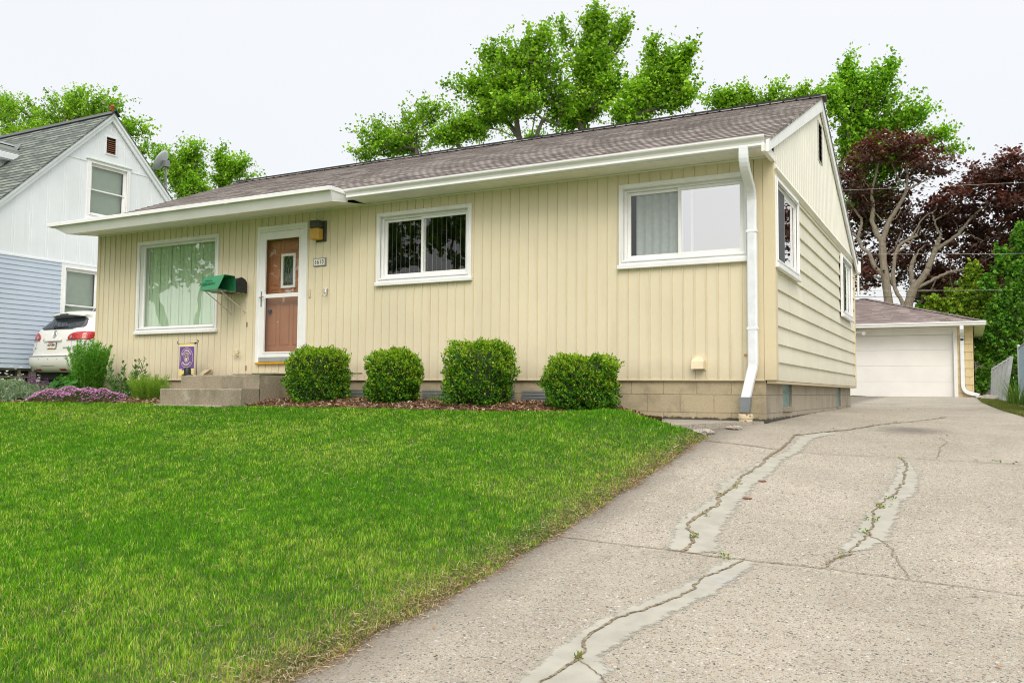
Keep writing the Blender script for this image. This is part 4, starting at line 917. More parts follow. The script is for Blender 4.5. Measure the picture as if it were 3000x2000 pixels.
# white corrugated drain pipes lying at the left end of the bed
for (x0, y0, x1, y1, lab) in ((-11.4, -.12, -10.2, -.10, 'white drain pipe along the foot of the siding by the tall plant'), (-13.45, -.62, -12.0, -.45, 'white drain pipe lying behind the pink flowers')):
    mb = MB(); r_ = .05; z0_ = float(groundZ(x0, y0))+r_+.03; z1_ = float(groundZ(x1, y1))+r_+.05; pts = [(x0+(x1-x0)*t_, y0+(y1-y0)*t_, z0_+(z1_-z0_)*t_) for t_ in np.linspace(0, 1, 40)]
    mb.tube(pts, [r_*(1+.04*(k % 2)) for k in range(40)], 12); tag(mb.build('drain_tube', M['white'], None, smooth=True), lab, 'drain pipe')
# ---------------------------------------------------------------- neighbour house on the left
NX, NP, NZ, NE0, NE1, NEZ = -17.2, 4.46, 6.83, .45, 8.47, 2.86
nh = thing('gabled_house', 'tall white and pale blue gabled house with grey roof at the left edge', 'house', (-22, 4.4, -.1))
us, offs = [], []; u = NE0-.05
while u < NE1:
    for du, o in ((0, 0), (.012, -.006), (.02, 0), (.06, 0), (.072, -.006), (.08, 0)): us.append(u+du); offs.append(o)
    u += .405
us.append(NE1); offs.append(0); T_ = TS(NX)
rz = lambda y: NZ-abs(y-NP)
nw = [(3.84, 5.06, 4.00, 5.52), (3.26, 4.36, .82, 2.84)]
wall_cols(T_, us, offs, NEZ, lambda u: max(NEZ+.001, rz(u)-.16), [(nw[0][0]+.05, nw[0][1]-.05, nw[0][2]+.06, nw[0][3]-.05), (4.33, 4.63, 5.76, 6.20)]).build('upper_siding', M['bluewhite'], nh)
wall_laps(T_, NE0, NE1, .30, NEZ, .1115, .028, [(nw[1][0]+.05, nw[1][1]-.05, nw[1][2]+.06, nw[1][3]-.03)], .014).build('lower_siding', M['blue'], nh)
mb = MB(T_); mb.box((NE0, .0, NEZ-.03), (NE1, .035, NEZ+.015), .004); mb.box((3.22, -.001, 5.435), (5.70, .012, 5.46), .002); mb.build('trim_strip', M['bluewhite'], nh)
wall_cols(T_, [NE0, NE1], [-.03, -.03], -.7, .31, [(1.55, 2.66, -.15, .28)]).build('foundation', M['block_far'], nh)
mb = MB(T_); mb.box((1.5, -.2, -.15), (2.7, -.14, .3)); mb.build('basement_glass', M['dark'], nh)
mb = MB(T_); frame(mb, 1.55, 2.66, -.15, .28, .035, -.12, -.04)
for u in (1.83, 2.36): mb.box((u, -.12, -.15), (u+.04, -.035, .28))
mb.box((1.55, -.11, .09), (2.66, -.05, .115)); mb.build('basement_window', M['stepconc'], nh)
mb = MB(T_); mb.quad((NE0, -.01, -.7), (NE0, -12, -.7), (NE0, -12, NEZ), (NE0, -.01, NEZ)); mb.build('side_wall', M['blue'], nh); mb = MB(T_); mb.quad((NE1, -.01, -.7), (NE1, -12, -.7), (NE1, -12, NEZ), (NE1, -.01, NEZ)); mb.build('side_wall', M['blue'], nh)
for k, h_ in enumerate(nw):
    W, q = window(nh, T_, *h_, 'hung', .10 if k == 0 else .11, ('glass', 'glass'), label=('upper gable window with half drawn blind' if k == 0 else 'ground floor window with green shade')); a, b, c, d = q
    mb = MB(T_); 
    if k == 0: mb.box((h_[0]-.03, .0, h_[3]-.02), (h_[1]+.03, .06, h_[3]+.015), .005)
    z = d-.03; zb = c+.06 if k == 0 else c+(d-c)*.45
    while z > zb: mb.add([(a+.03, -.16, z-.026), (b-.03, -.16, z-.026), (b-.03, -.145, z), (a+.03, -.145, z)], [(0,1,2,3)]); z -= .026
    if k == 1: mb.add([(a+.08, -.2, c), (b-.12, -.2, c), (b-.12, -.2, zb+.1), (a+.08, -.2, zb+.1)], [(0,1,2,3)])
    mb.build('blind', M['shade'], W)
mb = MB(T_); frame(mb, 4.31, 4.65, 5.74, 6.22, .035, -.02, .02); z = 5.79; vt = mb.build('gable_vent', M['bluewhite'], nh); mb = MB(T_)
while z < 6.15: mb.add([(4.345, -.05, z+.045), (4.615, -.05, z+.045), (4.615, .008, z), (4.345, .008, z)], [(0,1,2,3)]); z += .052
mb.build('slats', plain('rusty_slats', (.30, .14, .08), .8, var=.35, vs=14), vt); mb = MB(T_); mb.box((4.31, -.09, 5.74), (4.65, -.08, 6.22)); mb.build('vent_back', M['dark'], vt)
for s_, ye in ((-1, NE0-.35), (1, NE1+.35)):
    n = 40; mb = MB(); x0, x1 = NX-12, NX+.125
    for k in range(n):
        y0, y1 = ye+(NP-ye)*k/n, ye+(NP-ye)*(k+1)/n; z0, z1 = rz(y0)+.02, rz(y1)
        mb.quad((x0, y0, z0), (x1, y0, z0), (x1, y1, z1), (x0, y1, z1)); mb.quad((x0, y0, z0-.02), (x1, y0, z0-.02), (x1, y0, z0), (x0, y0, z0))
    mb.prism([(x0, ye, rz(ye)), (x0, NP, NZ-.001), (x0, NP, NZ-.025), (x0, ye, rz(ye)-.025)], (x1-x0, 0, 0)); mb.build('roof', M['shingle_grey'], nh)
    mb = MB(); y0 = ye; mb.prism([(NX+.02, y0, rz(y0)-.02), (NX+.02, NP, NZ-.02), (NX+.02, NP, NZ-.22), (NX+.02, y0, rz(y0)-.22)], (.05, 0, 0)); mb.prism([(NX+.07, y0, rz(y0)-.02), (NX+.07, NP, NZ-.02), (NX+.07, NP, NZ-.10), (NX+.07, y0, rz(y0)-.10)], (.04, 0, 0)); mb.build('rake_board', M['bluewhite'], nh)
mb = MB(); mb.prism([(NX-12, NP, NZ+.05), (NX-12, NP-.14, NZ-.08), (NX-12, NP-.12, NZ-.10), (NX-12, NP, NZ+.03)], (12.18, 0, 0)); mb.prism([(NX-12, NP, NZ+.05), (NX-12, NP+.14, NZ-.08), (NX-12, NP+.12, NZ-.10), (NX-12, NP, NZ+.03)], (12.18, 0, 0)); mb.build('ridge_cap', M['black'], nh)
# dormer
dm = MB(); dm.box((-20.6, 1.9, 4.0), (-19.3, 5.2, 5.62)); dm.add([(-20.6, 1.9, 5.62), (-19.3, 1.9, 5.62), (-19.95, 1.9, 6.0)], [(0,1,2)]); dorm = dm.build('dormer', M['bluewhite'], nh)
mb = MB(); mb.prism([(-19.10, 1.7, 5.70), (-19.95, 1.7, 6.12), (-20.8, 1.7, 5.70), (-20.8, 1.7, 5.64), (-19.95, 1.7, 6.05), (-19.10, 1.7, 5.64)], (0, 2.15, 0)); mb.build('dormer_roof', M['shingle_grey'], dorm)
mb = MB(); mb.box((-19.13, 1.68, 5.52), (-19.07, 3.34, 5.68), .01); mb.box((-19.3, 1.68, 5.50), (-19.1, 3.2, 5.53)); mb.build('dormer_fascia', M['bluewhite'], dorm)
mb = MB(); mb.add([(-19.85, 3.62, 6.12), (-19.55, 3.62, 6.14), (-19.55, 3.45, 5.80), (-19.85, 3.40, 5.76)], [(0,1,2,3)]); mb.prism([(-19.95, 1.7, 6.16), (-19.8, 1.7, 6.08), (-20.1, 1.7, 6.08)], (0, 2.2, 0)); mb.build('flashing', M['grey_metal'], dorm)
# satellite dishes clamped to the roof slope behind the gable
def dish(px, py, rr, Y, label, tilt, name='satellite_dish'):
    c0 = onY(px, py, Y); d_ = thing(name, label, 'satellite dish', tuple(c0), 'satellite dishes on the grey roof')
    ax = Vector(tilt).normalized(); Q = ax.to_track_quat('Z', 'Y'); mb = MB(); n, k = 7, 28; V = [(0, 0, 0)]
    for i in range(1, n+1):
        r_ = i/n
        for j in range(k): a_ = 2*math.pi*j/k; V.append((r_*math.cos(a_)*rr*.82, r_*math.sin(a_)*rr, .22*rr*r_*r_))
    F = [(0, 1+j, 1+(j+1) % k) for j in range(k)]+[(1+i*k+j, 1+i*k+(j+1) % k, 1+(i+1)*k+(j+1) % k, 1+(i+1)*k+j) for i in range(n-1) for j in range(k)]
    V = [tuple(Vector(c0)+Q@Vector(v)) for v in V]; mb.add(V, F); o = mb.build('reflector', plain('dish_grey', (.55, .59, .61), .4), d_, smooth=True, fix=False); s_ = o.modifiers.new('t', 'SOLIDIFY'); s_.thickness = .012
    C0 = Vector(c0); foc = C0+Q@Vector((0, -rr*1.05, rr*1.05)); low = C0+Q@Vector((0, -rr*.95, .05)); back = C0-ax*.12; zr = NZ-abs(back.y-NP)+.02; foot = Vector((back.x+.02, back.y+.02, zr))
    if foot.z > back.z-.1: foot.z = back.z-.3
    mb = MB(); mb.tube([low, foc], .018, 6); mb.tube([back, back+Vector((0, 0, -.12)), foot], .022, 7); mb.tube([back, foot+Vector((-.25, .10, .05))], .014, 6); mb.box(tuple(back-Vector((.07, .07, .09))), tuple(back+Vector((.07, .07, .09))), .01); mb.build('mount', M['grey_metal'], d_)
    mb = MB(); mb.tube([foc-ax*.02, foc-ax*.10], .04, 8); mb.build('receiver', M['bluewhite'], d_)
dish(477, 474, .31, 6.35, 'large grey satellite dish tilted skyward on the far slope of the grey roof', (-.80, -.30, .52))
dish(344, 508, .17, 5.55, 'small satellite dish low beside the large dish on the grey roof', (-.5, -.6, .5)) if False else None
# robin on the peak
bx, by, bz = NX+.02, NP, NZ+.05
rb = thing('robin', 'small orange-breasted bird perched on the peak of the neighbouring gable', 'bird', (bx, by, bz))
t = NT('robin_feathers'); pz = t.xyz(); c_ = t.mix(t.math('GREATER_THAN', t.math('SUBTRACT', pz[0], bx-.01), 0), (.07, .055, .045), (.50, .13, .03)); c_ = t.mix(t.math('GREATER_THAN', pz[2], bz+.165), c_, (.05, .04, .035)); t.bsdf(c_, .8, None, .2)
bm = bmesh.new(); sk = bm.verts.layers.skin.verify(); pts = [((0, 0, .10), .058), ((.012, -.004, .135), .05), ((.018, -.01, .175), .030), ((.022, -.012, .198), .034), ((-.03, .004, .065), .038), ((-.075, .01, .03), .016), ((-.13, .016, .0), .013)]
vs = [bm.verts.new(p_) for p_, r_ in pts]
for v, (p_, r_) in zip(vs, pts): v[sk].radius = (r_, r_)
for a, b in ((0, 1), (1, 2), (2, 3), (0, 4), (4, 5), (5, 6)): bm.edges.new((vs[a], vs[b]))
vs[0][sk].use_root = True; me = bpy.data.meshes.new('body'); bm.to_mesh(me); bm.free(); me.materials.append(t.m); o = link('body', me, rb); o.scale = (.8, .8, .8); o.modifiers.new('s', 'SKIN'); ss = o.modifiers.new('d', 'SUBSURF'); ss.levels = ss.render_levels = 2
mb = MB(); mb.add([(bx+.05, by-.02, bz+.205), (bx+.05, by-.005, bz+.205), (bx+.048, by-.012, bz+.192), (bx+.085, by-.018, bz+.197)], [(0,1,3),(1,2,3),(2,0,3),(0,2,1)]); mb.build('beak', M['yellow'], rb)
for s_ in (-.02, .02): mb = MB(); mb.tube([(bx, by+s_, bz+.06), (bx+.008, by+s_, bz+.0)], .004, 5); mb.tube([(bx-.01, by+s_, bz+.002), (bx+.03, by+s_*1.3, bz+.0)], .003, 4); mb.build('leg', M['dkmetal'], rb)
# ---------------------------------------------------------------- white SUV in the neighbour drive
CX, CY, CG = float(onY(141, 1012, 2.2)[0]), 2.2, -.16
car = thing('parked_car', 'white SUV parked tail towards the street between the two houses', 'car', (CX, CY+2.4, CG))
HZ = [.20, .27, .38, .50, .56, .60, .66, .78, .92, 1.05, 1.17, 1.30, 1.42, 1.50, 1.555, 1.60, 1.62]
HWD = [.80, .90, .965, .985, .975, .955, .955, .965, .965, .95, .915, .84, .765, .71, .62, .40, .05]
HY = [.16, .06, .01, .0, .015, .075, .085, .095, .12, .16, .215, .34, .46, .40, .48, .62, .95]
hw = lambda z: float(np.interp(z, HZ, HWD)); hy = lambda z: float(np.interp(z, HZ, HY))
EXX, DEP = .52, .55
def car_rear(x, z, off=0.0):
    h_ = hw(z); s_ = min(abs(x)/h_, .9999); cth = (1-s_**(1/EXX*1.0))**.5 if False else (1-(s_**(2/EXX)))**(EXX/2)
    return CX+x, CY+hy(z)+DEP*(1-cth)-off, z
def ring(z):
    h_ = hw(z); P = []
    ths = np.linspace(-math.pi/2, math.pi/2, 29)
    for th in ths:
        s_ = math.copysign(abs(math.sin(th))**EXX, math.sin(th)); c_ = abs(math.cos(th))**EXX; P.append((CX+h_*s_, CY+hy(z)+DEP*(1-c_), z))
    yf = CY+4.95-(0 if z < .75 else np.interp(z, [.75, .95, 1.05, 1.35, 1.55, 1.62], [0, .25, 1.2, 1.95, 2.4, 3.0])); d2 = .7
    for th in ths[::-1]:
        s_ = math.copysign(abs(math.sin(th))**EXX, math.sin(th)); c_ = abs(math.cos(th))**EXX; P.append((CX+h_*s_, yf-d2*(1-c_), z))
    return P
mb = MB(); rings = [ring(z) for z in HZ]; n = len(rings[0])
for r_ in rings: mb.v += [tuple(map(float, p_)) for p_ in r_]
mb.f = [(i*n+j, i*n+(j+1) % n, (i+1)*n+(j+1) % n, (i+1)*n+j) for i in range(len(rings)-1) for j in range(n)]+[tuple(range(n)), tuple(range((len(rings)-1)*n, len(rings)*n))]
t = NT('pearl_white_paint'); t.bsdf((.76, .75, .70), .28, None, .5, Coat_Weight=.6, Coat_Roughness=.08); cw = t.m
o = mb.build('body', cw, car, smooth=True)
def cpatch(name, rows, mat, off=.006, nx=14, parent=None, label=None):
    mb = MB(); m_ = len(rows); V = []
    for z, a, b in rows:
        for i in range(nx+1): V.append(car_rear(a+(b-a)*i/nx, z, off))
    mb.add(V, [(j*(nx+1)+i, j*(nx+1)+i+1, (j+1)*(nx+1)+i+1, (j+1)*(nx+1)+i) for j in range(m_-1) for i in range(nx)]); o = mb.build(name, mat, parent or car, smooth=True, label=label, fix=False); s_ = o.modifiers.new('t', 'SOLIDIFY'); s_.thickness = .006; s_.offset = 0; return o
zr = np.linspace(1.155, 1.475, 9)
rowsW = [(z, -np.interp(z, [1.155, 1.18, 1.25, 1.40, 1.475], [.50, .74, .75, .63, .50]), np.interp(z, [1.155, 1.18, 1.25, 1.40, 1.475], [.50, .74, .75, .63, .50])) for z in zr]
t = NT('dark_car_glass'); t.bsdf((.02, .024, .03), .04, None, .8); cpatch('rear_window', rowsW, t.m, .008, 20)
mb = MB(); pts = [car_rear(x, 1.510-.05*(abs(x)/.6)**2, .03) for x in np.linspace(-.58, .58, 15)]; mb.tube(pts, [.008]+[.028]*13+[.008], 8); mb.build('spoiler', cw, car, smooth=True)
mb = MB(); pts = [car_rear(x, 1.505, .058) for x in np.linspace(-.14, .14, 5)]; mb.tube(pts, .012, 6); mb.build('brake_light', plain('dark_red_lens', (.05, .008, .01), .2), car)
mb = MB(); mb.tube([car_rear(-.15, 1.235, .02), car_rear(-.08, 1.20, .045), car_rear(.16, 1.205, .045), car_rear(.32, 1.215, .03)], [.022, .022, .014, .008], 7); mb.tube([car_rear(-.1, 1.16, .01), car_rear(-.1, 1.20, .04)], .02); mb.build('wiper', M['black'], car)
t = NT('red_lens'); vv = t.vor(34); c_ = t.mix(t.ramp(vv.outputs[0], [(0, 0), (.6, 1)]), (.75, .03, .02), (.38, .008, .008)); t.bsdf(c_, .12, t.bump(vv.outputs[0], .3, .01), .8); red = t.m
for s_ in (-1, 1):
    rows = [(z, s_*np.interp(z, [.915, .96, 1.02, 1.08, 1.10], [.50, .47, .50, .62, .80]), s_*np.interp(z, [.915, .96, 1.02, 1.08, 1.10], [.93, .955, .962, .957, .93])) for z in np.linspace(.918, 1.10, 8)]
    tl = cpatch('tail_light', rows, red, .014, 22)
    c_ = car_rear(s_*.58, .975, .02); mb = MB(); mb.tube([c_, (c_[0], c_[1]-.012, c_[2])], .034, 14); mb.build('reversing_lamp', M['chrome'], tl)
    rows = [(z, s_*.455, s_*.955) for z in (.900, .914)]; cpatch('light_trim', rows, M['chrome'], .016, 18, tl)
    mb = MB(); mb.tube([car_rear(s_*.66, .92, .017), car_rear(s_*.665, 1.0, .017), car_rear(s_*.68, 1.085, .017)], .004, 4); mb.build('lens_seam', M['black'], tl)
    rows = [(z, s_*.33, s_*.52) for z in (.235, .275)]; cpatch('reflector', rows, plain('dull_red', (.25, .02, .02), .3), .006, 4)
    e_ = car_rear(s_*.68, .30, -.06); mb = MB(); mb.tube([(e_[0], e_[1]-.05, .285), (e_[0], e_[1]+.3, .285)], [.075, .075], 16, cap=False); mb.tube([(e_[0], e_[1]-.045, .285), (e_[0], e_[1]+.3, .285)], [.062, .062], 16, cap=False); ex = mb.build('exhaust_tip', M['chrome'], car, smooth=True)
    mb = MB(); mb.tube([(e_[0], e_[1]+.02, .285), (e_[0], e_[1]+.05, .285)], .07, 14); mb.build('exhaust_bore', M['rubber'], ex)
    mb = MB(); mb.tube([car_rear(s_*.80, .60, .004), car_rear(s_*.62, .75, .004), car_rear(s_*.60, .90, .004)], .003, 4); mb.build('tailgate_seam', M['grey_metal'], car)
    for yy in (1.1, 3.95):
        mb = MB(); xw = CX+s_*.86; prof = [(.10, 0), (.30, -.005), (.345, .01), (.37, .05), (.37, .17), (.34, .22), (.1, .22)]; k = 28; V = [(xw+s_*(.10-q_[1]), CY+yy+q_[0]*math.cos(2*math.pi*j/k), CG+.37+q_[0]*math.sin(2*math.pi*j/k)) for q_ in prof for j in range(k)]
        mb.add(V, [(i*k+j, i*k+(j+1) % k, (i+1)*k+(j+1) % k, (i+1)*k+j) for i in range(len(prof)-1) for j in range(k)]+[tuple(range(k))]); wl = mb.build('wheel', M['rubber'], car, smooth=True)
        mb = MB(); 
        for j in range(6): a_ = j*math.pi/3; mb.tube([(xw+s_*.108, CY+yy, CG+.37), (xw+s_*.112, CY+yy+.25*math.cos(a_), CG+.37+.25*math.sin(a_))], [.045, .03], 6)
        mb.tube([(xw+s_*.104, CY+yy, CG+.37), (xw+s_*.118, CY+yy, CG+.37)], .06, 12); mb.build('rim', M['chrome'], wl)
        mb = MB(); mb.tube([(CX+s_*.992*np.interp(abs(math.sin(a_)), [0, 1], [1, .985]), CY+yy+.43*math.cos(a_), CG+.37+.43*math.sin(a_)) for a_ in np.linspace(.05, math.pi-.05, 14)], .022, 6); mb.build('wheel_arch', M['black'], car)
    mb = MB(); P = [(1.2, 1.17), (1.0, 1.38), (1.35, 1.45), (2.6, 1.47), (3.3, 1.22), (3.4, 1.15)]; V = [(CX+s_*(hw(z)+.006), CY+y, z) for y, z in P]; mb.add(V, [tuple(range(6))]); mb.build('side_glass', M['glass_car'], car)
cpatch('chrome_strip', [(z, -.93, .93) for z in (.548, .566)], M['chrome'], .012, 24)
cpatch('handle_bar', [(.885, -.30, .30), (.895, -.31, .31), (.94, -.31, .31), (.95, -.30, .30)], cw, .035, 8)
mb = MB(); 
for x in (-.32, 0, .32): mb.tube([car_rear(x, .49, -.01), car_rear(x, .49, .003)], .012, 8)
mb.build('parking_sensors', M['grey_metal'], car)
mb = MB(); mb.tube([car_rear(-.28, .33, .002), car_rear(-.24, .345, .003), car_rear(.2, .345, .003)], .004, 4); mb.build('bumper_seam', M['grey_metal'], car)
PLX = CX-.005; mb = MB(); yp = CY+hy(.79)-.008; mb.box((PLX-.16, yp-.012, .712), (PLX+.16, yp, .872), .006); lp = mb.build('licence_plate', M['black'], car)
mb = MB(); mb.box((PLX-.148, yp-.0135, .722), (PLX+.148, yp-.011, .862)); mb.build('plate_face', plain('plate_white', (.78, .78, .76), .4), lp)
mb = MB(); mb.box((PLX-.10, yp-.0150, .722), (PLX-.03, yp-.0125, .748)); mb.box((PLX-.02, yp-.0150, .722), (PLX+.06, yp-.0125, .748)); mb.box((PLX+.09, yp-.0150, .725), (PLX+.13, yp-.0125, .752)); mb.build('plate_stickers', plain('orange', (.85, .42, .04), .5), lp)
mb = MB(); mb.box((PLX-.10, yp-.0150, .845), (PLX+.10, yp-.0125, .860)); mb.build('plate_heading', plain('plate_red', (.5, .04, .04), .5), lp)
put_text('lettering', 'AUP-5841', .078, M['black'], lp, lambda q_: (PLX+q_[0]*.80, yp-.016-q_[2], .80+q_[1]), bold=.001)
put_text('lettering', 'ENCLAVE', .046, M['grey_metal'], car, lambda q_: (lambda r_: (r_[0], r_[1]-q_[2], r_[2]))(car_rear(.50+q_[0]*1.15, .735+q_[1]*.8, .006)), bold=.001, space=1.15)
put_text('lettering', 'CXL', .030, M['grey_metal'], car, lambda q_: (lambda r_: (r_[0], r_[1]-q_[2], r_[2]))(car_rear(.66+q_[0], .700+q_[1], .006)))
put_text('lettering', 'AWD', .034, M['grey_metal'], car, lambda q_: (lambda r_: (r_[0], r_[1]-q_[2], r_[2]))(car_rear(-.62+q_[0], .735+q_[1], .006)))
mb = MB(); ec = (0.0, 1.045)
mb.tube([car_rear(ec[0]+.062*math.sin(a_), ec[1]+.075*math.cos(a_), .012) for a_ in np.linspace(0, 2*math.pi, 25)], .0085, 6, cap=False)
for k in (-1, 0, 1):
    x, z = ec[0]+k*.030, ec[1]-k*.012; q = [(x-.016, z+.04), (x+.016, z+.04), (x+.014, z-.02), (x, z-.042), (x-.014, z-.02)]; mb.add([car_rear(a_, b_, .012+.004*(k+2)) for a_, b_ in q], [(0,1,2,3,4)])
mb.build('emblem', M['chrome'], car)
q = onY(252, 899, CY+.9); mb = MB(); mb.tube([(CX+.33, CY+.85, 1.60), (CX+.30, CY+.9, 1.64), (CX+.14, CY+1.12, 1.86)], [.022, .012, .005], 6); mb.build('antenna', M['black'], car)
mb = MB(); mb.box((CX-.80, CY+.25, .02), (CX+.80, CY+4.6, .28), .03); mb.box((CX-.55, CY+.35, -.02), (CX-.2, CY+.9, .15), .04); mb.build('underbody', M['rubber'], car)
# ---------------------------------------------------------------- garage
GY, GX1, GX0, GB = 18.0, 2.0, -4.3, -.215
gar = thing('detached_garage', 'detached garage with white overhead door and brown hip roof', 'garage', (-1.2, GY+3, GB))
GT = TF(GY); EGZ = 1.90
mb = wall_laps(GT, GX0, GX1, GB-.1, EGZ, .232, .02, [(-3.45, 1.56, GB-.2, 1.755)], .016); 
for k in range(10):
    for x in np.arange(1.72+.07*(k % 2), 2.0, .17): mb.box((x, .0, GB-.1+k*.232), (x+.004, .019, GB-.1+(k+1)*.232-.01))
mb.build('front_shingles', M['garage'], gar)
mb = MB(); mb.box((GX1-.02, GY, GB-.3), (GX1, GY+6.2, EGZ)); mb.box((GX0, GY, GB-.3), (GX0+.02, GY+6.2, EGZ)); mb.box((GX0, GY+6.18, GB-.3), (GX1, GY+6.2, EGZ)); mb.build('walls', M['garage'], gar)
mb = wall_laps(TS(GX1), GY, GY+6.2, GB-.1, EGZ, .232, .03, [], .016); mb.build('side_shingles', M['garage'], gar)
mb = MB(GT); mb.box((1.50, -.0, GB-.1), (1.60, .035, 1.80), .004); mb.box((-3.5, 0, GB-.1), (-3.4, .035, 1.80), .004); mb.box((-3.4, 0, 1.72), (1.50, .033, 1.80), .004); mb.box((-3.4, -.03, 1.66), (1.50, .01, 1.72), .004); mb.box((-3.4, -.06, 1.60), (1.50, -.01, 1.66), .004); mb.build('door_trim', M['doorwhite'], gar)
dz0, dz1 = GB-.02, 1.62; hgt = (dz1-dz0)/4; mb = MB(GT)
for k in range(4): mb.box((-3.42, -.12, dz0+k*hgt+.0015), (1.52, -.08, dz0+(k+1)*hgt-.0015), .005)
mb.box((-3.42, -.13, dz0), (1.52, -.10, dz1)); gd = mb.build('overhead_door', M['doorwhite'], gar)
mb = MB(GT); mb.box((-1.55, -.08, GB+.0), (-1.25, -.06, GB+.04), .005); mb.build('handle', M['doorwhite'], gd)
sg = .325; ex0, ex1, ey0, ey1 = GX0-.33, GX1+.33, GY-.45, GY+6.2+.33; hl = (ey1-ey0)/2; RZ = EGZ+sg*hl
A_, B_, C_, D_ = (ex0, ey0), (ex1, ey0), (ex1, ey1), (ex0, ey1); R0, R1 = (ex0+hl, ey0+hl), (ex1-hl, ey0+hl)
mb = MB(); n = int(hl/.133)
for k in range(n):                                # stepped hip courses
    t0, t1 = k*hl/n, (k+1)*hl/n; z0, z1 = EGZ+sg*t0, EGZ+sg*t1; s_ = .010
    o0 = [(ex0+t0, ey0+t0), (ex1-t0, ey0+t0), (ex1-t0, ey1-t0), (ex0+t0, ey1-t0)]; o1 = [(ex0+t1, ey0+t1), (ex1-t1, ey0+t1), (ex1-t1, ey1-t1), (ex0+t1, ey1-t1)]
    for i in range(4):
        j = (i+1) % 4; mb.quad((*o0[i], z0+s_), (*o0[j], z0+s_), (*o1[j], z1), (*o1[i], z1)); mb.quad((*o0[i], z0), (*o0[j], z0), (*o0[j], z0+s_), (*o0[i], z0+s_))
mb.build('roof', M['shingle_garage'], gar)
mb = MB()
for a, b in ((A_, R0), (B_, R1), (C_, R1), (D_, R0)):
    n = 26
    for k in range(n):
        p0 = np.array([a[0]+(b[0]-a[0])*k/n, a[1]+(b[1]-a[1])*k/n, EGZ+(RZ-EGZ)*k/n+.034]); p1 = np.array([a[0]+(b[0]-a[0])*(k+1)/n, a[1]+(b[1]-a[1])*(k+1)/n, EGZ+(RZ-EGZ)*(k+1)/n+.022]); d_ = (p1-p0)/np.linalg.norm(p1-p0); s_ = np.cross(d_, (0, 0, 1)); s_ /= np.linalg.norm(s_); w_ = s_*.13-np.array([0, 0, .028])
        w2_ = -s_*.13-np.array([0, 0, .028]); mb.add([p0+w_, p0, p0+w2_, p1+w2_, p1, p1+w_], [(0,1,4,5),(1,2,3,4)])
mb.build('hip_cap', M['shingle_garage'], gar)
mb = MB(); mb.box((ex0+.02, ey0+.02, EGZ-.10), (ex1-.02, ey0+.04, EGZ-.005)); mb.box((ex1-.04, ey0+.04, EGZ-.10), (ex1-.02, ey1, EGZ-.005)); mb.box((ex0+.02, ey0+.04, EGZ-.10), (ex0+.04, ey1, EGZ-.005)); mb.box((ex0+.04, ey1-.02, EGZ-.1), (ex1-.04, ey1, EGZ-.005)); mb.build('fascia', M['white'], gar)
mb = MB(); mb.quad((ex0+.03, ey0+.03, EGZ-.09), (ex1-.03, ey0+.03, EGZ-.09), (ex1-.03, ey1, EGZ-.09), (ex0+.03, ey1, EGZ-.09)); mb.build('soffit', M['soffit'], gar)
mb = MB(); prof = [(0, -.10), (-.075, -.10), (-.09, -.08), (-.085, -.05), (-.11, -.03), (-.118, .02), (-.105, .02), (-.07, -.04), (0, -.02)]; mb.prism([(ex0, ey0+.02+a, EGZ+b) for a, b in prof], (ex1-ex0, 0, 0)); mb.build('gutter', M['white'], gar)
mb = MB(); xd = 1.72; mb.sweep([(xd, ey0-.02, EGZ-.09), (xd, ey0-.02, EGZ-.2)]+arc((xd, ey0, EGZ-.22), (xd, ey0+.02, EGZ-.3), (xd, GY-.12, EGZ-.36))+arc((xd, GY-.07, EGZ-.4), (xd, GY-.07, EGZ-.42), (xd, GY-.07, EGZ-.5)), (1, 0, 0), .05, .04)
mb.sweep([(xd, GY-.07, EGZ-.45), (xd, GY-.07, GB+.42)]+arc((xd, GY-.07, GB+.36), (xd, GY-.07, GB+.16), (xd+.16, GY-.09, GB+.12))+[(xd+.40, GY-.12, GB+.06)], (0, 1, 0), .04, .05); mb.build('downspout', M['downspout'], gar)
mb = MB(); p = onY(2515, 975, GY-.2); mb.box((p[0]-.25, GY-.2, 1.66), (p[0]+.1, GY-.12, 1.74), .01); mb.tube([(p[0]+.08, GY-.2, 1.70), (p[0]+.16, GY-.32, 1.66)], [.03, .06], 10); mb.tube([(p[0]-.15, GY-.16, 1.74), (p[0]-.15, GY-.16, 1.81)], .05, 10); mb.build('floodlight', M['white'], gar)
# ---------------------------------------------------------------- fences on the right
def mesh_panel(mb, P0, P1, Q0, Q1, n, wire, diag=True):   # bottom P0->P1, top Q0->Q1 ; chain link as crossing wires
    P0, P1, Q0, Q1 = map(np.array, (P0, P1, Q0, Q1)); H = np.linalg.norm(Q0-P0); Lh = np.linalg.norm(P1-P0); r_ = H/Lh
    pt = lambda s_, t_: (P0+(P1-P0)*s_)*(1-t_)+(Q0+(Q1-Q0)*s_)*t_
    k = -r_
    while k < 1:
        for sg_ in (1, -1):
            s0, s1, t0, t1 = k, k+r_, 0., 1.
            if s0 < 0: t0 = (0-s0)/r_; s0 = 0
            if s1 > 1: t1 = 1-(s1-1)/r_; s1 = 1
            if t1 > t0:
                a, b = (pt(s0, t0), pt(s1, t1)) if sg_ > 0 else (pt(1-s0, t0), pt(1-s1, t1)); mb.tube([a, b], wire, 3, cap=False)
        k += n
FX = 2.86
fn = thing('chain_link_fence', 'blue-grey chain link fence with woven slats at the right edge', 'fence', (FX, 9, -.35))
zt = .86; mb = MB(); mesh_panel(mb, (FX, 5.0, -.38), (FX, 12.6, -.30), (FX, 5.0, zt), (FX, 12.6, zt+.05), .009, .0035); mb.build('mesh', plain('galvanised', (.42, .47, .50), .45, metal=.4), fn)
mb = MB(); n = 95
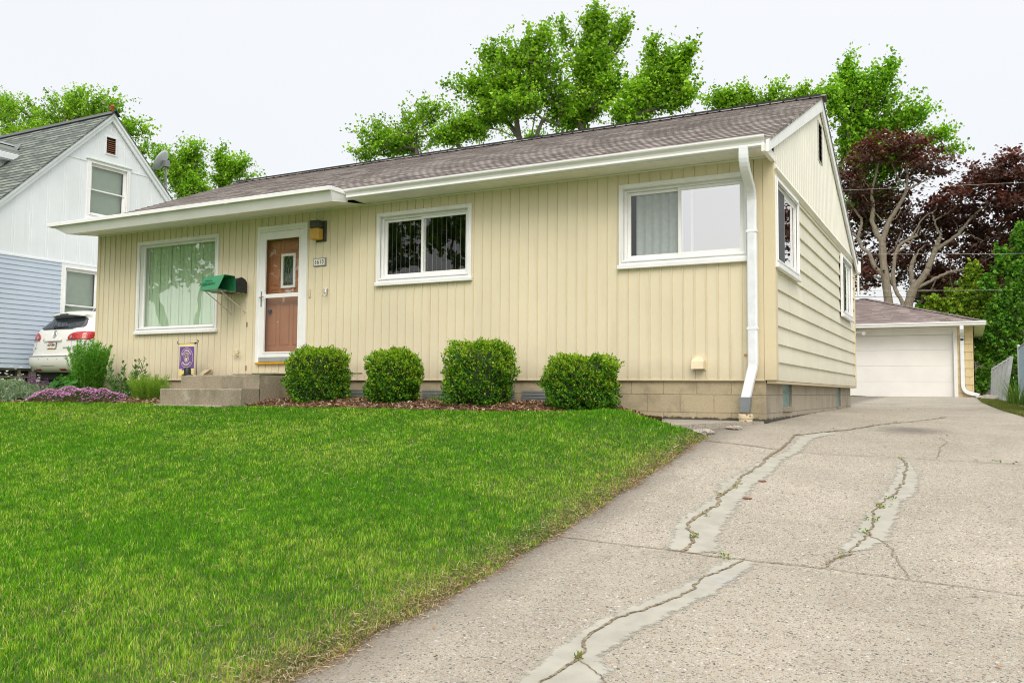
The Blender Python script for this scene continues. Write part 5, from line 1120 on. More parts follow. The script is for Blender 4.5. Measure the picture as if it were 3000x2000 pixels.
for k in range(n):
    y = 5.03+7.5*k/n; mb.box((FX-.006, y, -.36+.08*k/n), (FX+.008, y+.052, zt-.05+.05*k/n), .001)
mb.build('slats', plain('blue_slats', (.25, .36, .43), .55, var=.12, vs=9), fn)
mb = MB(); mb.tube([(FX, 5, zt), (FX, 12.62, zt+.05)], .021, 8); mb.build('top_rail', M['grey_metal'], fn)
for y in (5.0, 7.5, 10.0, 12.62):
    mb = MB(); mb.tube([(FX, y, -.5), (FX, y, zt+.09)], .03 if y > 12 else .024, 10); mb.lathe((FX, y, zt+.07), [(.034, 0), (.034, .03), (.02, .05), (.002, .055)], 10); mb.build('post', plain('galvanised_post', (.50, .54, .56), .4, metal=.4), fn)
lf = thing('leaning_fence', 'leaning white chain link gate panel beside the blue-grey fence', 'fence', tuple(onY(2925, 1178, 15)))
A = [onY(2941, 1184, 13.2), onY(2905, 1170, 16.8), onY(2963, 1046, 13.1), onY(2908, 1080, 16.8)]
mb = MB(); mesh_panel(mb, *A, .02, .005); mb.build('mesh', plain('rusty_grey_mesh', (.34, .34, .31), .6), lf)
mb = MB(); mb.tube([A[2], A[3]], .018, 7); mb.build('top_rail', M['bluewhite'], lf)
for s_, w_ in ((0, .042), (.14, .036), (.38, .034), (.62, .032), (.82, .03), (1, .03)):
    b_ = A[0]+(A[1]-A[0])*s_; t_ = A[2]+(A[3]-A[2])*s_; mb = MB(); mb.tube([b_-(t_-b_)*.03, t_+(t_-b_)*.02], w_, 9); mb.build('post', plain('chalky_post', (.42, .44, .44), .6, var=.2, vs=8), lf)
wf = thing('board_fence', 'weathered grey board fence seen past the garage corner', 'fence', (3.0, 27, -.2))
p = onY(2850, 1058, 27); mb = MB()
for k in range(12): mb.box((p[0]-1.2+k*.19, 27, -.4), (p[0]-1.2+k*.19+.18, 27.03, p[2]+.02*math.sin(k*3)), .004)
mb.box((p[0]-1.2, 26.96, p[2]-.35), (p[0]+1.1, 27, p[2]-.25), .004); mb.build('boards', plain('grey_boards', (.24, .21, .18), .85, var=.25, vs=10), wf)
# service lines
def wire(a, b, r_, lab, mat, Y, k):
    p0, p1 = onY(*a, Y), onY(*b, Y); d_ = (p1-p0); p0 = p0-d_*1.4; p1 = p1+d_*1.6; n = 24; mb = MB()
    mb.tube([p0+(p1-p0)*i/n-np.array([0, 0, .10*math.sin(math.pi*i/n)-.09]) for i in range(n+1)], r_, 5); tag(mb.build('overhead_wire', mat, None), lab, 'wire', 'overhead wires behind the house')
wl_ = plain('pale_wire', (.40, .40, .36), .6, var=0)
wire((2467, 557.6), (3000, 534), .0055, 'topmost overhead wire crossing the copper tree', wl_, 22, 0); wire((2507, 745), (3000, 742), .006, 'second highest overhead wire level with the rear eave', wl_, 22, 1)
wire((2507, 851), (2983, 849), .0065, 'pale overhead wire just above the garage roof', wl_, 24, 2); wire((2540, 870), (2983, 869.5), .007, 'lowest dark overhead wire over the garage roof', M['black'], 24, 3)
# ---------------------------------------------------------------- foliage
def unit(a): return a/(np.linalg.norm(a, axis=-1, keepdims=True)+1e-9)
def leaf_quads(C_, D_, Ln, Wd, rg, fold=.25, nrm=None):
    n = len(C_); D_ = unit(D_); rv = rg.normal(0, 1, (n, 3)) if nrm is None else nrm+rg.normal(0, .35, (n, 3))
    N_ = unit(rv-(rv*D_).sum(1, keepdims=True)*D_); S_ = np.cross(D_, N_); Ln = np.broadcast_to(Ln, (n,))[:, None]; Wd = np.broadcast_to(Wd, (n,))[:, None]
    V = np.empty((n, 4, 3)); V[:, 0] = C_-D_*Ln*.5; V[:, 1] = C_+S_*Wd*.5+N_*Wd*fold-D_*Ln*.05; V[:, 2] = C_+D_*Ln*.5; V[:, 3] = C_-S_*Wd*.5+N_*Wd*fold-D_*Ln*.05
    return V.reshape(-1, 3), np.arange(n*4).reshape(n, 4)
def tubes_np(P, R_, E_, k=6):
    """P nodes, R_ radii, E_ (parent, child) edges -> one mesh of tapered tubes"""
    a, b = P[E_[:, 0]], P[E_[:, 1]]; d = unit(b-a); up = np.where(np.abs(d[:, 2:3]) < .9, np.array([[0, 0, 1.]]), np.array([[1., 0, 0]])); s_ = unit(np.cross(d, up)); t_ = np.cross(d, s_)
    an = np.arange(k)*2*math.pi/k; off = s_[:, None]*np.cos(an)[None, :, None]+t_[:, None]*np.sin(an)[None, :, None]
    ra = R_[E_[:, 0]]; rb = R_[E_[:, 1]]; ra = np.minimum(ra, rb*1.6)
    V = np.concatenate([a[:, None]+off*ra[:, None, None], (b+d*rb[:, None]*.3)[:, None]+off*rb[:, None, None]], 1); n = len(a); base = (np.arange(n)*2*k)[:, None]; j = np.arange(k)[None]
    F = np.stack([base+j, base+(j+1) % k, base+k+(j+1) % k, base+k+j], 2).reshape(-1, 4); return V.reshape(-1, 3), F
def grow(nodes, par, targets, rg, step=.7, wander=.09, lift=.25):
    nodes = [np.array(p_, float) for p_ in nodes]; par = list(par); tips = []
    root = nodes[0]; order = np.argsort(np.linalg.norm(targets-nodes[min(len(nodes)-1, 2)], axis=1)); A = np.array(nodes)
    for ti in order:
        T_ = targets[ti]; dv = T_-A; dist = np.linalg.norm(dv, axis=1); pen = dist*(1+.55*np.clip(-dv[:, 2]/(dist+1e-6)+.15, 0, 1)); i = int(np.argmin(pen)); start = A[i]; L_ = dist[i]; m_ = max(1, int(L_/step)); prev = i; new = []
        for q in range(1, m_+1):
            s_ = q/m_; p_ = start+(T_-start)*s_; p_ = p_+np.array([0, 0, -lift*L_*.25*math.sin(math.pi*s_)])+(rg.normal(0, wander*L_/m_, 3) if q < m_ else 0); nodes.append(p_); par.append(prev); prev = len(nodes)-1; new.append(p_)
        A = np.vstack([A]+new); tips.append(prev)
    return np.array(nodes), np.array(par), np.array(tips)
def radii(par, n0, rbase, rmin, keep=None, ex=2.3):
    n = len(par); c = np.zeros(n); ch = np.bincount(par[1:], minlength=n); c[ch == 0] = 1
    for i in range(n-1, 0, -1): c[par[i]] += c[i] if c[i] > 0 else 1
    r_ = rmin*np.maximum(c, 1)**(1/ex); return np.minimum(r_, rbase)*1.0
GREEN = np.array([(.08, .22, .015), (.17, .37, .026), (.27, .49, .035), (.38, .60, .06), (.20, .40, .035)])
COPPER = np.array([(.065, .036, .033), (.10, .048, .042), (.16, .07, .055), (.09, .07, .045), (.23, .085, .06), (.08, .058, .048)])
def tree(name, label, cat, base, trunk, lobes, ntg, nleaf, lsize, pal, seed, bark='bark', leafmat='leaf', rb=.22, group=None, clus=(1.5, .25), rmin=.015, extra=None, up=.55, tgt=None, lightup=.35, bias=(0, 0, 0)):
    rg = np.random.default_rng(seed); base = np.array(base, float); tr = thing(name, label, cat, tuple(base), group)
    nodes = [base]+[np.array(p_, float) for p_ in trunk]; par = [0]+list(range(len(trunk)))
    if extra: 
        for start, pts in extra:
            prev = start if isinstance(start, int) else int(np.argmin(np.linalg.norm(np.array(nodes)-start, axis=1)))
            for p_ in pts: nodes.append(np.array(p_, float)); par.append(prev); prev = len(nodes)-1
    w_ = np.array([l[3]*l[4]*l[5] for l in lobes])**.67; w_ = w_/w_.sum(); tg = []
    for l, q in zip(lobes, w_):
        m_ = max(4, int(ntg*q)); d = unit(rg.normal(0, 1, (m_, 3))); r_ = rg.uniform(.25, 1.0, (m_, 1))**.6; tg.append(np.array(l[:3])+d*r_*np.maximum(np.array(l[3:6])-.32*clus[0], .25*np.array(l[3:6])))
    tg = np.concatenate(tg); m_ = int(len(tg)*.38); ia, ib = rg.integers(0, len(tg), m_), rg.integers(0, len(tg), m_); f_ = rg.uniform(.25, .75, (m_, 1)); close = np.linalg.norm(tg[ia]-tg[ib], axis=1) < 4.2; tg = np.concatenate([tg, (tg[ia]*f_+tg[ib]*(1-f_))[close]]); tg = tg[rg.permutation(len(tg))]; N_, P_, tips = grow(nodes, par, tg, rg); R_ = radii(P_, len(nodes), rb, rmin)
    E_ = np.stack([P_[1:], np.arange(1, len(N_))], 1); V, F = tubes_np(N_, R_, E_, 6); np_mesh('trunk', V, F, M[bark], tr, smooth=True)
    cen = np.mean([l[:3] for l in lobes], axis=0); tp = N_[tips]; tip_dir = unit(unit(tp-N_[P_[tips]])*.35+unit(tp-cen)*.65+np.array([0, 0, up])+np.array(bias)+rg.normal(0, .18, tp.shape)); per = int(nleaf*.60)//len(tips)
    k = len(tips); idx = np.repeat(np.arange(k), (per*rg.uniform(.25, 1.75, k)).astype(int)+3); n = len(idx); ln = rg.uniform(.5, 1.45, k)[idx]*clus[0]
    s_ = rg.random(n); ax = tip_dir[idx]; rad = rg.normal(0, 1, (n, 3)); rad = rad-(rad*ax).sum(1, keepdims=True)*ax
    nsb = 8; sb = rg.integers(0, nsb, n); key = idx*nsb+sb; tb = rg.random(k*nsb)[key]; sd_ = rg.normal(0, 1, (k*nsb, 3))[key]; sd_ = unit(sd_-(sd_*ax).sum(1, keepdims=True)*ax)
    fan = clus[1]/.23*.62; bd = unit(ax*.95+sd_*fan+np.array([0, 0, .25])); bl = ln*(.42-.27*tb)*(.6+.8*rg.random(k*nsb)[key]); u_ = rg.random(n)**.8
    C_ = tp[idx]+ax*((tb-.62)*ln)[:, None]+bd*(bl*u_)[:, None]+rg.normal(0, 1, (n, 3))*(clus[0]*(.045+.12*(rg.random(n) < .16))*(1.25-.8*u_))[:, None]; s_ = np.clip(tb*.6+u_*.5, 0, 1)
    D_ = unit(bd*.6+rg.normal(0, .55, (n, 3))-np.array([0, 0, .2])); sz = lsize*rg.uniform(.5, 1.3, n)
    nr = np.broadcast_to(np.array([0, 0, 1.]), (n, 3)); V, F = leaf_quads(C_, D_, sz, sz*.85, rg, .18, nr+rg.normal(0, .5, (n, 3)))
    cl = rg.integers(0, len(pal), k); c = pal[cl][idx]*.55+pal[rg.integers(0, len(pal), n)]*.45; c = c*rg.uniform(.8, 1.2, (n, 1)); tip_light = np.clip((s_-.55)*2, 0, 1)[:, None]*lightup; c = c*(1+tip_light)  # outer leaves coloured lighter, imitating light on the crown's edge
    np_mesh('crown', V, F, M[leafmat], tr, col=np.repeat(c, 4, 0)); return tr
def lob(px, py, rpx, rpy, Y, rd=None):             # a lobe of foliage seen around (px, py), standing at depth Y
    c_ = onY(px, py, Y); rx_ = np.linalg.norm(onY(px+rpx, py, Y)-c_)*.94; rz_ = abs(onY(px, py-rpy, Y)[2]-c_[2]); return (*c_, rx_, rd or rx_*.8, rz_)
def gbase(px, Y, zb=0.0): p_ = onY(px, 1100, Y); return np.array([p_[0], Y, zb])
g_ = 'green maples beyond the roofs'
# tall pair behind the middle of the roof
Y = 24.; b = gbase(1570, Y)
tree('maple_tree', 'tall green maple with forked bare trunk rising behind the middle of the roof', 'tree', b, [onY(1570, 800, Y), onY(1555, 600, Y), onY(1545, 470, Y)],
     [lob(1450, 300, 95, 95, Y), lob(1545, 200, 130, 110, Y), lob(1400, 255, 60, 50, Y-1), lob(1640, 300, 60, 100, Y+1), lob(1330, 258, 30, 22, Y), lob(1580, 120, 55, 50, Y), lob(1500, 310, 110, 60, Y-1), lob(1440, 170, 55, 45, Y+1)], 478, 34500, 0.15, GREEN, 1, rb=.24, group=g_,
     extra=[(3, [onY(1520, 400, Y), onY(1480, 350, Y), onY(1455, 310, Y)]), (3, [onY(1560, 380, Y-.5), onY(1575, 300, Y-.5)]), (3, [onY(1590, 350, Y+.5), onY(1620, 260, Y+1)])])
Y = 27.; b = gbase(1730, Y)
tree('maple_tree', 'tallest green maple, its narrow top reaching almost to the sky edge', 'tree', b, [onY(1730, 800, Y), onY(1718, 600, Y), onY(1720, 420, Y), onY(1722, 300, Y), onY(1728, 180, Y)],
     [lob(1745, 80, 70, 65, Y), lob(1740, 190, 95, 85, Y), lob(1700, 320, 85, 70, Y), lob(1820, 95, 50, 35, Y), lob(1650, 90, 25, 35, Y), lob(1790, 260, 70, 60, Y-1), lob(1660, 360, 45, 30, Y)], 478, 31049, 0.15, GREEN, 2, rb=.26, group=g_, lightup=.3)
Y = 25.; b = gbase(1840, Y)
tree('maple_tree', 'broad green maple with outward sweeping branches left of the gable peak', 'tree', b, [onY(1830, 800, Y), onY(1835, 600, Y), onY(1850, 440, Y), onY(1890, 330, Y)],
     [lob(1960, 220, 85, 85, Y), lob(1890, 290, 95, 60, Y), lob(2010, 170, 45, 28, Y), lob(1910, 150, 38, 38, Y), lob(1990, 290, 65, 60, Y), lob(1830, 340, 60, 55, Y-1), lob(1900, 240, 60, 60, Y+1)], 435, 28749, 0.15, GREEN, 3, rb=.22, group=g_)
Y = 32.
tree('maple_tree', 'small airy green tree standing left of the tall maples', 'tree', gbase(1225, Y), [onY(1225, 800, Y), onY(1222, 600, Y), onY(1220, 430, Y)],
     [lob(1225, 335, 85, 55, Y), lob(1100, 390, 80, 65, Y), lob(1200, 410, 110, 60, Y), lob(1060, 445, 55, 45, Y), lob(1150, 430, 90, 45, Y), lob(1290, 330, 60, 45, Y)], 275, 14949, 0.16, GREEN, 4, rb=.16, group=g_)
Y = 30.
tree('maple_tree', 'green tree low behind the ridge beside the forked trunk', 'tree', gbase(1370, Y), [onY(1370, 800, Y), onY(1365, 600, Y), onY(1360, 450, Y)],
     [lob(1370, 370, 75, 40, Y), lob(1310, 400, 60, 35, Y), lob(1420, 370, 30, 30, Y), lob(1560, 410, 50, 18, Y)], 232, 11500, 0.15, GREEN, 5, rb=.14, group=g_)
Y = 30.
tree('maple_tree', 'green tree whose tips show above the ridge near the gable peak', 'tree', gbase(2200, Y), [onY(2200, 800, Y), onY(2200, 500, Y), onY(2190, 360, Y)],
     [lob(2130, 305, 65, 40, Y), lob(2190, 285, 30, 22, Y), lob(2260, 285, 25, 28, Y), lob(2330, 290, 30, 30, Y), lob(2390, 285, 25, 22, Y)], 217, 10925, 0.15, GREEN, 6, rb=.2, group=g_)
Y = 29.; b = gbase(2470, Y)
tree('maple_tree', 'large green maple behind the right side of the gable and above the copper tree', 'tree', b, [onY(2460, 800, Y), onY(2455, 600, Y), onY(2470, 420, Y), onY(2500, 300, Y)],
     [lob(2540, 290, 120, 85, Y), lob(2480, 240, 60, 60, Y), lob(2600, 215, 45, 50, Y), lob(2510, 410, 100, 110, Y), lob(2650, 350, 90, 60, Y), lob(2740, 400, 65, 22, Y), lob(2440, 300, 55, 60, Y-1), lob(2600, 470, 90, 80, Y), lob(2780, 440, 30, 22, Y), lob(2490, 180, 22, 20, Y), lob(2540, 600, 80, 100, Y)], 696, 50599, 0.14, GREEN*np.array([1.0, 1.06, 1.1]), 7, rb=.34, group=g_, up=.45, lightup=.4, bias=(.45, 0, 0))
# left, behind the neighbour house
Y = 22.
tree('maple_tree', 'wide green maple rising behind the grey roof of the neighbouring house', 'tree', gbase(200, Y), [onY(200, 800, Y), onY(205, 600, Y), onY(210, 450, Y)],
     [lob(60, 350, 90, 75, Y), lob(200, 330, 85, 60, Y), lob(300, 310, 75, 50, Y), lob(390, 380, 65, 45, Y), lob(420, 440, 40, 22, Y), lob(20, 300, 40, 35, Y), lob(230, 285, 40, 30, Y), lob(120, 420, 120, 60, Y)], 464, 31049, 0.15, GREEN*1.05, 8, rb=.28, group=g_, up=.4)
Y = 25.
tree('maple_tree', 'dense green tree between the satellite dish and the bungalow roof', 'tree', gbase(560, Y), [onY(560, 800, Y), onY(555, 640, Y)],
     [lob(545, 520, 62, 75, Y), lob(480, 470, 40, 45, Y), lob(560, 450, 50, 35, Y), lob(570, 570, 65, 60, Y), lob(450, 520, 30, 60, Y)], 319, 25299, 0.14, GREEN*1.05, 9, rb=.2, group=g_, up=.5)
tree('maple_tree', 'slim green tree with spreading tips just left of the bungalow ridge', 'tree', gbase(660, Y+2), [onY(650, 800, Y+2), onY(645, 620, Y+2)],
     [lob(650, 470, 32, 45, Y+2), lob(700, 490, 40, 32, Y+2), lob(650, 530, 38, 40, Y+2), lob(735, 515, 18, 12, Y+2)], 159, 9775, 0.14, GREEN*1.05, 10, rb=.12, group=g_, up=.4)
# pruned copper maple behind the garage, its limbs follow the photograph
Yc = 27.
def C2(x, y, dy=0.0): return onY(2200+x*.4145, 250+y*.4145, Yc+dy)
def copper(label, base_xy, limbs, lobes, ntg, nl, seed, rbs):
    rg = np.random.default_rng(seed); b0 = C2(*base_xy); b0 = np.array([b0[0], b0[1], -.1]); tr = thing('copper_maple_tree', label, 'tree', tuple(b0), 'copper leaved maples behind the garage')
    mb = MB()
    for pts, r0, r1 in limbs:
        P = np.array([C2(*q) if not isinstance(q, np.ndarray) else q for q in pts]); n = max(10, len(P)*5); seg = np.r_[0, np.cumsum(np.linalg.norm(np.diff(P, axis=0), axis=1))]; s_ = np.linspace(0, seg[-1], n)
        Q = np.stack([np.interp(s_, seg, P[:, k]) for k in range(3)], 1)
        for _ in range(2): Q[1:-1] = (Q[:-2]+2*Q[1:-1]+Q[2:])/4
        Q[1:-1] += rg.normal(0, .012, (n-2, 3)); r_ = (r0+(r1-r0)*s_/seg[-1])*(1+.06*rg.normal(0, 1, n)); mb.tube([tuple(q) for q in Q], list(r_*.56), 10)
    mb.build('trunk', M['barkpale'], tr, smooth=True)
    # twigs reach from the limbs into the crown
    nodes = np.concatenate([np.array([C2(*q) for q in pts if not isinstance(q, np.ndarray)]) for pts, r0, r1 in limbs]); w_ = np.array([l[3]*l[4]*l[5] for l in lobes])**.67; w_ /= w_.sum(); tg = []
    for l, q in zip(lobes, w_):
        m_ = max(5, int(ntg*q)); d = unit(rg.normal(0, 1, (m_, 3))); tg.append(np.array(l[:3])+d*rg.uniform(.2, 1, (m_, 1))**.5*np.array(l[3:6]))
    tg = np.concatenate(tg); N_, P_, tips = grow(list(nodes), [0]*len(nodes), tg, rg, .6, .12, .2); m0 = len(nodes); c = np.zeros(len(N_))
    for i in range(len(N_)-1, m0-1, -1): c[i] = max(c[i], 1); c[P_[i]] += c[i]
    R_ = .0075*np.maximum(c, 1)**.42; R_[:m0] = np.minimum(R_[:m0], .05); E_ = np.stack([P_[m0:], np.arange(m0, len(N_))], 1); V, F = tubes_np(N_, R_, E_, 5); np_mesh('twigs', V, F, M['barkpale'], tr, smooth=True)
    tp = N_[tips]; k = len(tips); per = nl//k; idx = np.repeat(np.arange(k), per); n = len(idx); C_ = tp[idx]+rg.normal(0, 1, (n, 3))*np.array([.26, .26, .10])*rg.uniform(.5, 1.3, k)[idx][:, None]
    D_ = unit(rg.normal(0, 1, (n, 3))*np.array([1, 1, .35])-np.array([0, 0, .25])); sz = .145*rg.uniform(.5, 1.3, n); V, F = leaf_quads(C_, D_, sz, sz*.95, rg, .15, np.array([[0, -.2, 1.]])+rg.normal(0, .4, (n, 3)))
    top = np.clip((C_[:, 2]-np.percentile(C_[:, 2], 70))/2.5, 0, 1)[:, None]; c = COPPER[rg.integers(0, len(COPPER), k)][idx]*.5+COPPER[rg.integers(0, len(COPPER), n)]*.5; c = c*rg.uniform(.7, 1.3, (n, 1))*(1-top)+(top*np.array([.15, .045, .028]))*rg.uniform(.6, 1.4, (n, 1))
    np_mesh('crown', V, F, M['leafdark'], tr, col=np.repeat(c, 4, 0)); return tr
def L2(x, y, rx, ry, dy=0.0, rd=1.6): return lob(2200+x*.4145, 250+y*.4145, rx*.4145, ry*.4145, Yc+dy, rd)
low = lambda x, y: (lambda p_: np.array([p_[0], p_[1], -.1]))(C2(x, y))
copper('copper leaved maple with pale twisting pruned trunks above the garage roof', (980, 1560),
       [([low(985, 1560), (975, 1520), (945, 1350), (930, 1150), (927, 1100)], .34, .24), ([(927, 1110), (880, 1030), (850, 940), (870, 870), (850, 770), (880, 640), (905, 540)], .20, .05),
        ([(933, 1100), (975, 960), (1030, 880), (1105, 740), (1105, 640), (1100, 550)], .20, .05), ([(1105, 740), (1200, 690), (1275, 650)], .07, .03), ([(850, 735), (800, 680), (755, 610)], .06, .02), ([(975, 970), (1030, 935), (1060, 880)], .05, .02), ([(1060, 700), (1020, 620), (1000, 560)], .05, .02),
        ([(945, 1350), (870, 1280), (840, 1190), (780, 1140), (755, 1080), (790, 960), (700, 830), (690, 760)], .17, .05), ([(755, 1080), (700, 1035)], .10, .06), ([(930, 1370), (860, 1350), (790, 1335)], .08, .04), ([(930, 960), (880, 900)], .05, .03)],
       [L2(930, 430, 230, 75), L2(1120, 430, 160, 60), L2(1300, 560, 165, 80), L2(800, 520, 100, 70), L2(1150, 560, 200, 60, 1), L2(730, 700, 90, 110), L2(820, 850, 130, 130, 1), L2(1040, 800, 150, 170, 1.6), L2(1010, 1010, 120, 120, 1.8), L2(780, 1000, 80, 130, 1.5), L2(800, 1330, 90, 150, .5), L2(880, 1250, 110, 150, 1.8), L2(1030, 1280, 130, 190, 2.0), L2(690, 700, 60, 60)], 330, 12000, 21, None)
copper('dark copper maple with a low forked pale trunk nearer the right edge', (1110, 1560),
       [([low(1110, 1570), (1108, 1530), (1140, 1450), (1165, 1410)], .34, .27), ([(1150, 1420), (1128, 1310), (1140, 1250), (1165, 1205)], .17, .12), ([(1165, 1205), (1190, 1160), (1235, 1130)], .06, .03), ([(1165, 1415), (1235, 1340), (1285, 1210), (1310, 1150)], .24, .17), ([(1310, 1150), (1330, 1090), (1345, 1062)], .15, .12), ([(1345, 1062), (1305, 1000), (1285, 920)], .09, .05), ([(1300, 955), (1350, 925), (1440, 870)], .05, .02),
        ([(1310, 1160), (1400, 1100), (1470, 1050), (1560, 930), (1690, 830)], .15, .05), ([(1470, 1055), (1560, 1060), (1640, 1100)], .05, .02), ([(1150, 1450), (1290, 1370), (1400, 1320), (1500, 1300), (1600, 1310)], .13, .07), ([(1600, 1310), (1660, 1350), (1760, 1330)], .05, .02), ([(1600, 1310), (1660, 1230), (1720, 1210)], .05, .02),
        ([low(1100, 1570), (1075, 1530), (1010, 1430), (1000, 1350), (1020, 1180), (1060, 1110), (1180, 1060)], .19, .10), ([(1060, 1115), (1130, 1080), (1220, 930), (1310, 880)], .08, .03), ([(1020, 1190), (1120, 1130), (1200, 1000)], .06, .03), ([(1010, 1430), (960, 1300), (955, 1200)], .07, .03)],
       [L2(1400, 900, 180, 150, 1.5), L2(1300, 1000, 180, 200, 2), L2(1500, 1150, 260, 220, 2, 2.2), L2(1250, 1250, 200, 230, 2.6), L2(1700, 1150, 200, 200, 1), L2(1450, 780, 150, 90), L2(1600, 700, 130, 70), L2(1660, 1350, 180, 150, 1.5), L2(1400, 1420, 260, 100, 2.4, 2.2), L2(1800, 1250, 150, 130, 1), L2(1240, 1450, 180, 80, 2.6), L2(1560, 950, 120, 110, 1), L2(1840, 1050, 110, 120, 1.4)], 400, 15500, 22, None)
copper('copper leaved maple crown rising highest at the right edge', (2100, 1560), [([low(2100, 1560), (2080, 1200), (2000, 950), (1940, 800)], .2, .1), ([(2000, 950), (1880, 880), (1800, 800)], .08, .03), ([(1940, 800), (1850, 640), (1830, 520)], .06, .02)],
       [L2(1810, 540, 110, 80), L2(1700, 640, 110, 70), L2(1850, 720, 140, 100), L2(1570, 600, 65, 28), L2(1990, 600, 120, 110), L2(1900, 880, 180, 130), L2(2050, 900, 150, 200), L2(1760, 800, 120, 70)], 190, 7600, 23, None)
# green backdrop and shrubs on the right
LIME = np.array([(.20, .34, .03), (.28, .42, .04), (.15, .30, .03), (.34, .44, .06)]); SHR = np.array([(.06, .19, .02), (.10, .27, .03), (.15, .34, .04), (.07, .22, .03), (.20, .38, .05)])
def shrub(name, label, px, Y, lobes, ntg, nl, ls, pal, seed, rb=.07, group='green growth beyond the fences'):
    return tree(name, label, 'shrub' if 'shrub' in name else 'tree', gbase(px, Y, -.25), [onY(px, 1120, Y)], lobes, ntg, nl, ls, pal, seed, rb=rb, clus=(.4, .2), rmin=.006, up=.4, group=group)
Y = 23.
shrub('garden_shrub', 'big bright green shrub over the fence beside the garage eave', 2930, Y, [lob(2930, 980, 75, 80, Y), lob(2890, 1040, 50, 50, Y), lob(2980, 880, 60, 70, Y), lob(2920, 900, 40, 40, Y), lob(2850, 990, 40, 50, Y+1), lob(2970, 1050, 60, 50, Y), lob(3060, 960, 70, 130, Y), lob(3010, 800, 40, 50, Y)], 330, 30000, .10, SHR, 31)
shrub('garden_shrub', 'low dark green shrub between the garage corner and the leaning panel', 2875, 19.5, [lob(2875, 1120, 32, 50, 19.5), lob(2850, 1150, 25, 30, 19), lob(2895, 1090, 18, 35, 19.5)], 110, 9000, .075, SHR*.8, 32, rb=.04)
Y = 32.
Y = 25.4
shrub('lime_tree_sapling', 'yellow green sapling glowing behind the garage hip', 2800, Y, [lob(2740, 890, 45, 35, Y), lob(2800, 880, 45, 45, Y), lob(2850, 830, 40, 80, Y), lob(2830, 920, 60, 50, Y), lob(2900, 880, 45, 60, Y)], 220, 15000, .13, LIME, 33, rb=.1)
shrub('lime_tree_sapling', 'tall yellow green sapling at the right edge below the copper crown', 2990, Y-1, [lob(2990, 700, 50, 60, Y-1), lob(3010, 800, 60, 80, Y-1), lob(2940, 760, 40, 50, Y-1), lob(2900, 830, 35, 40, Y-1)], 160, 11500, .14, SHR*1.15, 34, rb=.1)
# far wood that closes the view behind the garden: one dense mass
def farwood():
    rg = np.random.default_rng(40); n = 60000; px = rg.uniform(2440, 3400, n); Yw = 44.; pts = np.stack([CP[0]+(ray_x-0)*0 for ray_x in px]) if False else None
    X = rg.uniform(-12, 22, n); Yq = Yw+rg.uniform(-3, 3, n); H = 5.6+1.6*np.sin(X*.7)+.9*np.sin(X*1.9+1); Z = -0.3+(H)*rg.random(n)**.8
    C_ = np.stack([X, Yq, Z], 1); sz = .34*rg.uniform(.6, 1.2, n); V, F = leaf_quads(C_, rg.normal(0, 1, (n, 3)), sz, sz*.8, rg); c = SHR[rg.integers(0, 5, n)]*rg.uniform(.5, 1.0, (n, 1))
    return np_mesh('far_wood', V, F, M['leaf'], col=np.repeat(c, 4, 0))
tag(farwood(), 'belt of green woodland closing the gaps behind the copper maples', kind='stuff')
# trees across the street, seen mirrored in the front windows
for k, (x, y, hgt, lab, pal) in enumerate(((-21.5, -10.5, 9.5, 'forked street tree mirrored in the picture window', GREEN*.8), (-17.5, -19, 12.5, 'street tree mirrored in the middle window', GREEN*.7), (-.6, -24, 7.5, 'street tree mirrored at the edge of the white curtained window', GREEN*.7))):
    rr = hgt*.42; zb = -1.5; lb = [(x, y, zb+hgt*.72, rr, rr, hgt*.26), (x-rr*.6, y+1, zb+hgt*.58, rr*.6, rr*.6, hgt*.17), (x+rr*.6, y-1, zb+hgt*.62, rr*.6, rr*.6, hgt*.18)]
    tree('street_tree', lab, 'tree', (x, y, zb), [(x+.1, y, zb+1.4), (x+.15, y, zb+2.2)], lb, 330, 36000, .19, pal, 60+k, rb=.24, group='street trees mirrored in the windows', clus=(.9, .4), extra=[(2, [(x-.5, y+.2, zb+3.2), (x-1.2, y+.3, zb+4.6)]), (2, [(x+.6, y, zb+3.6), (x+.8, y, zb+5)])])
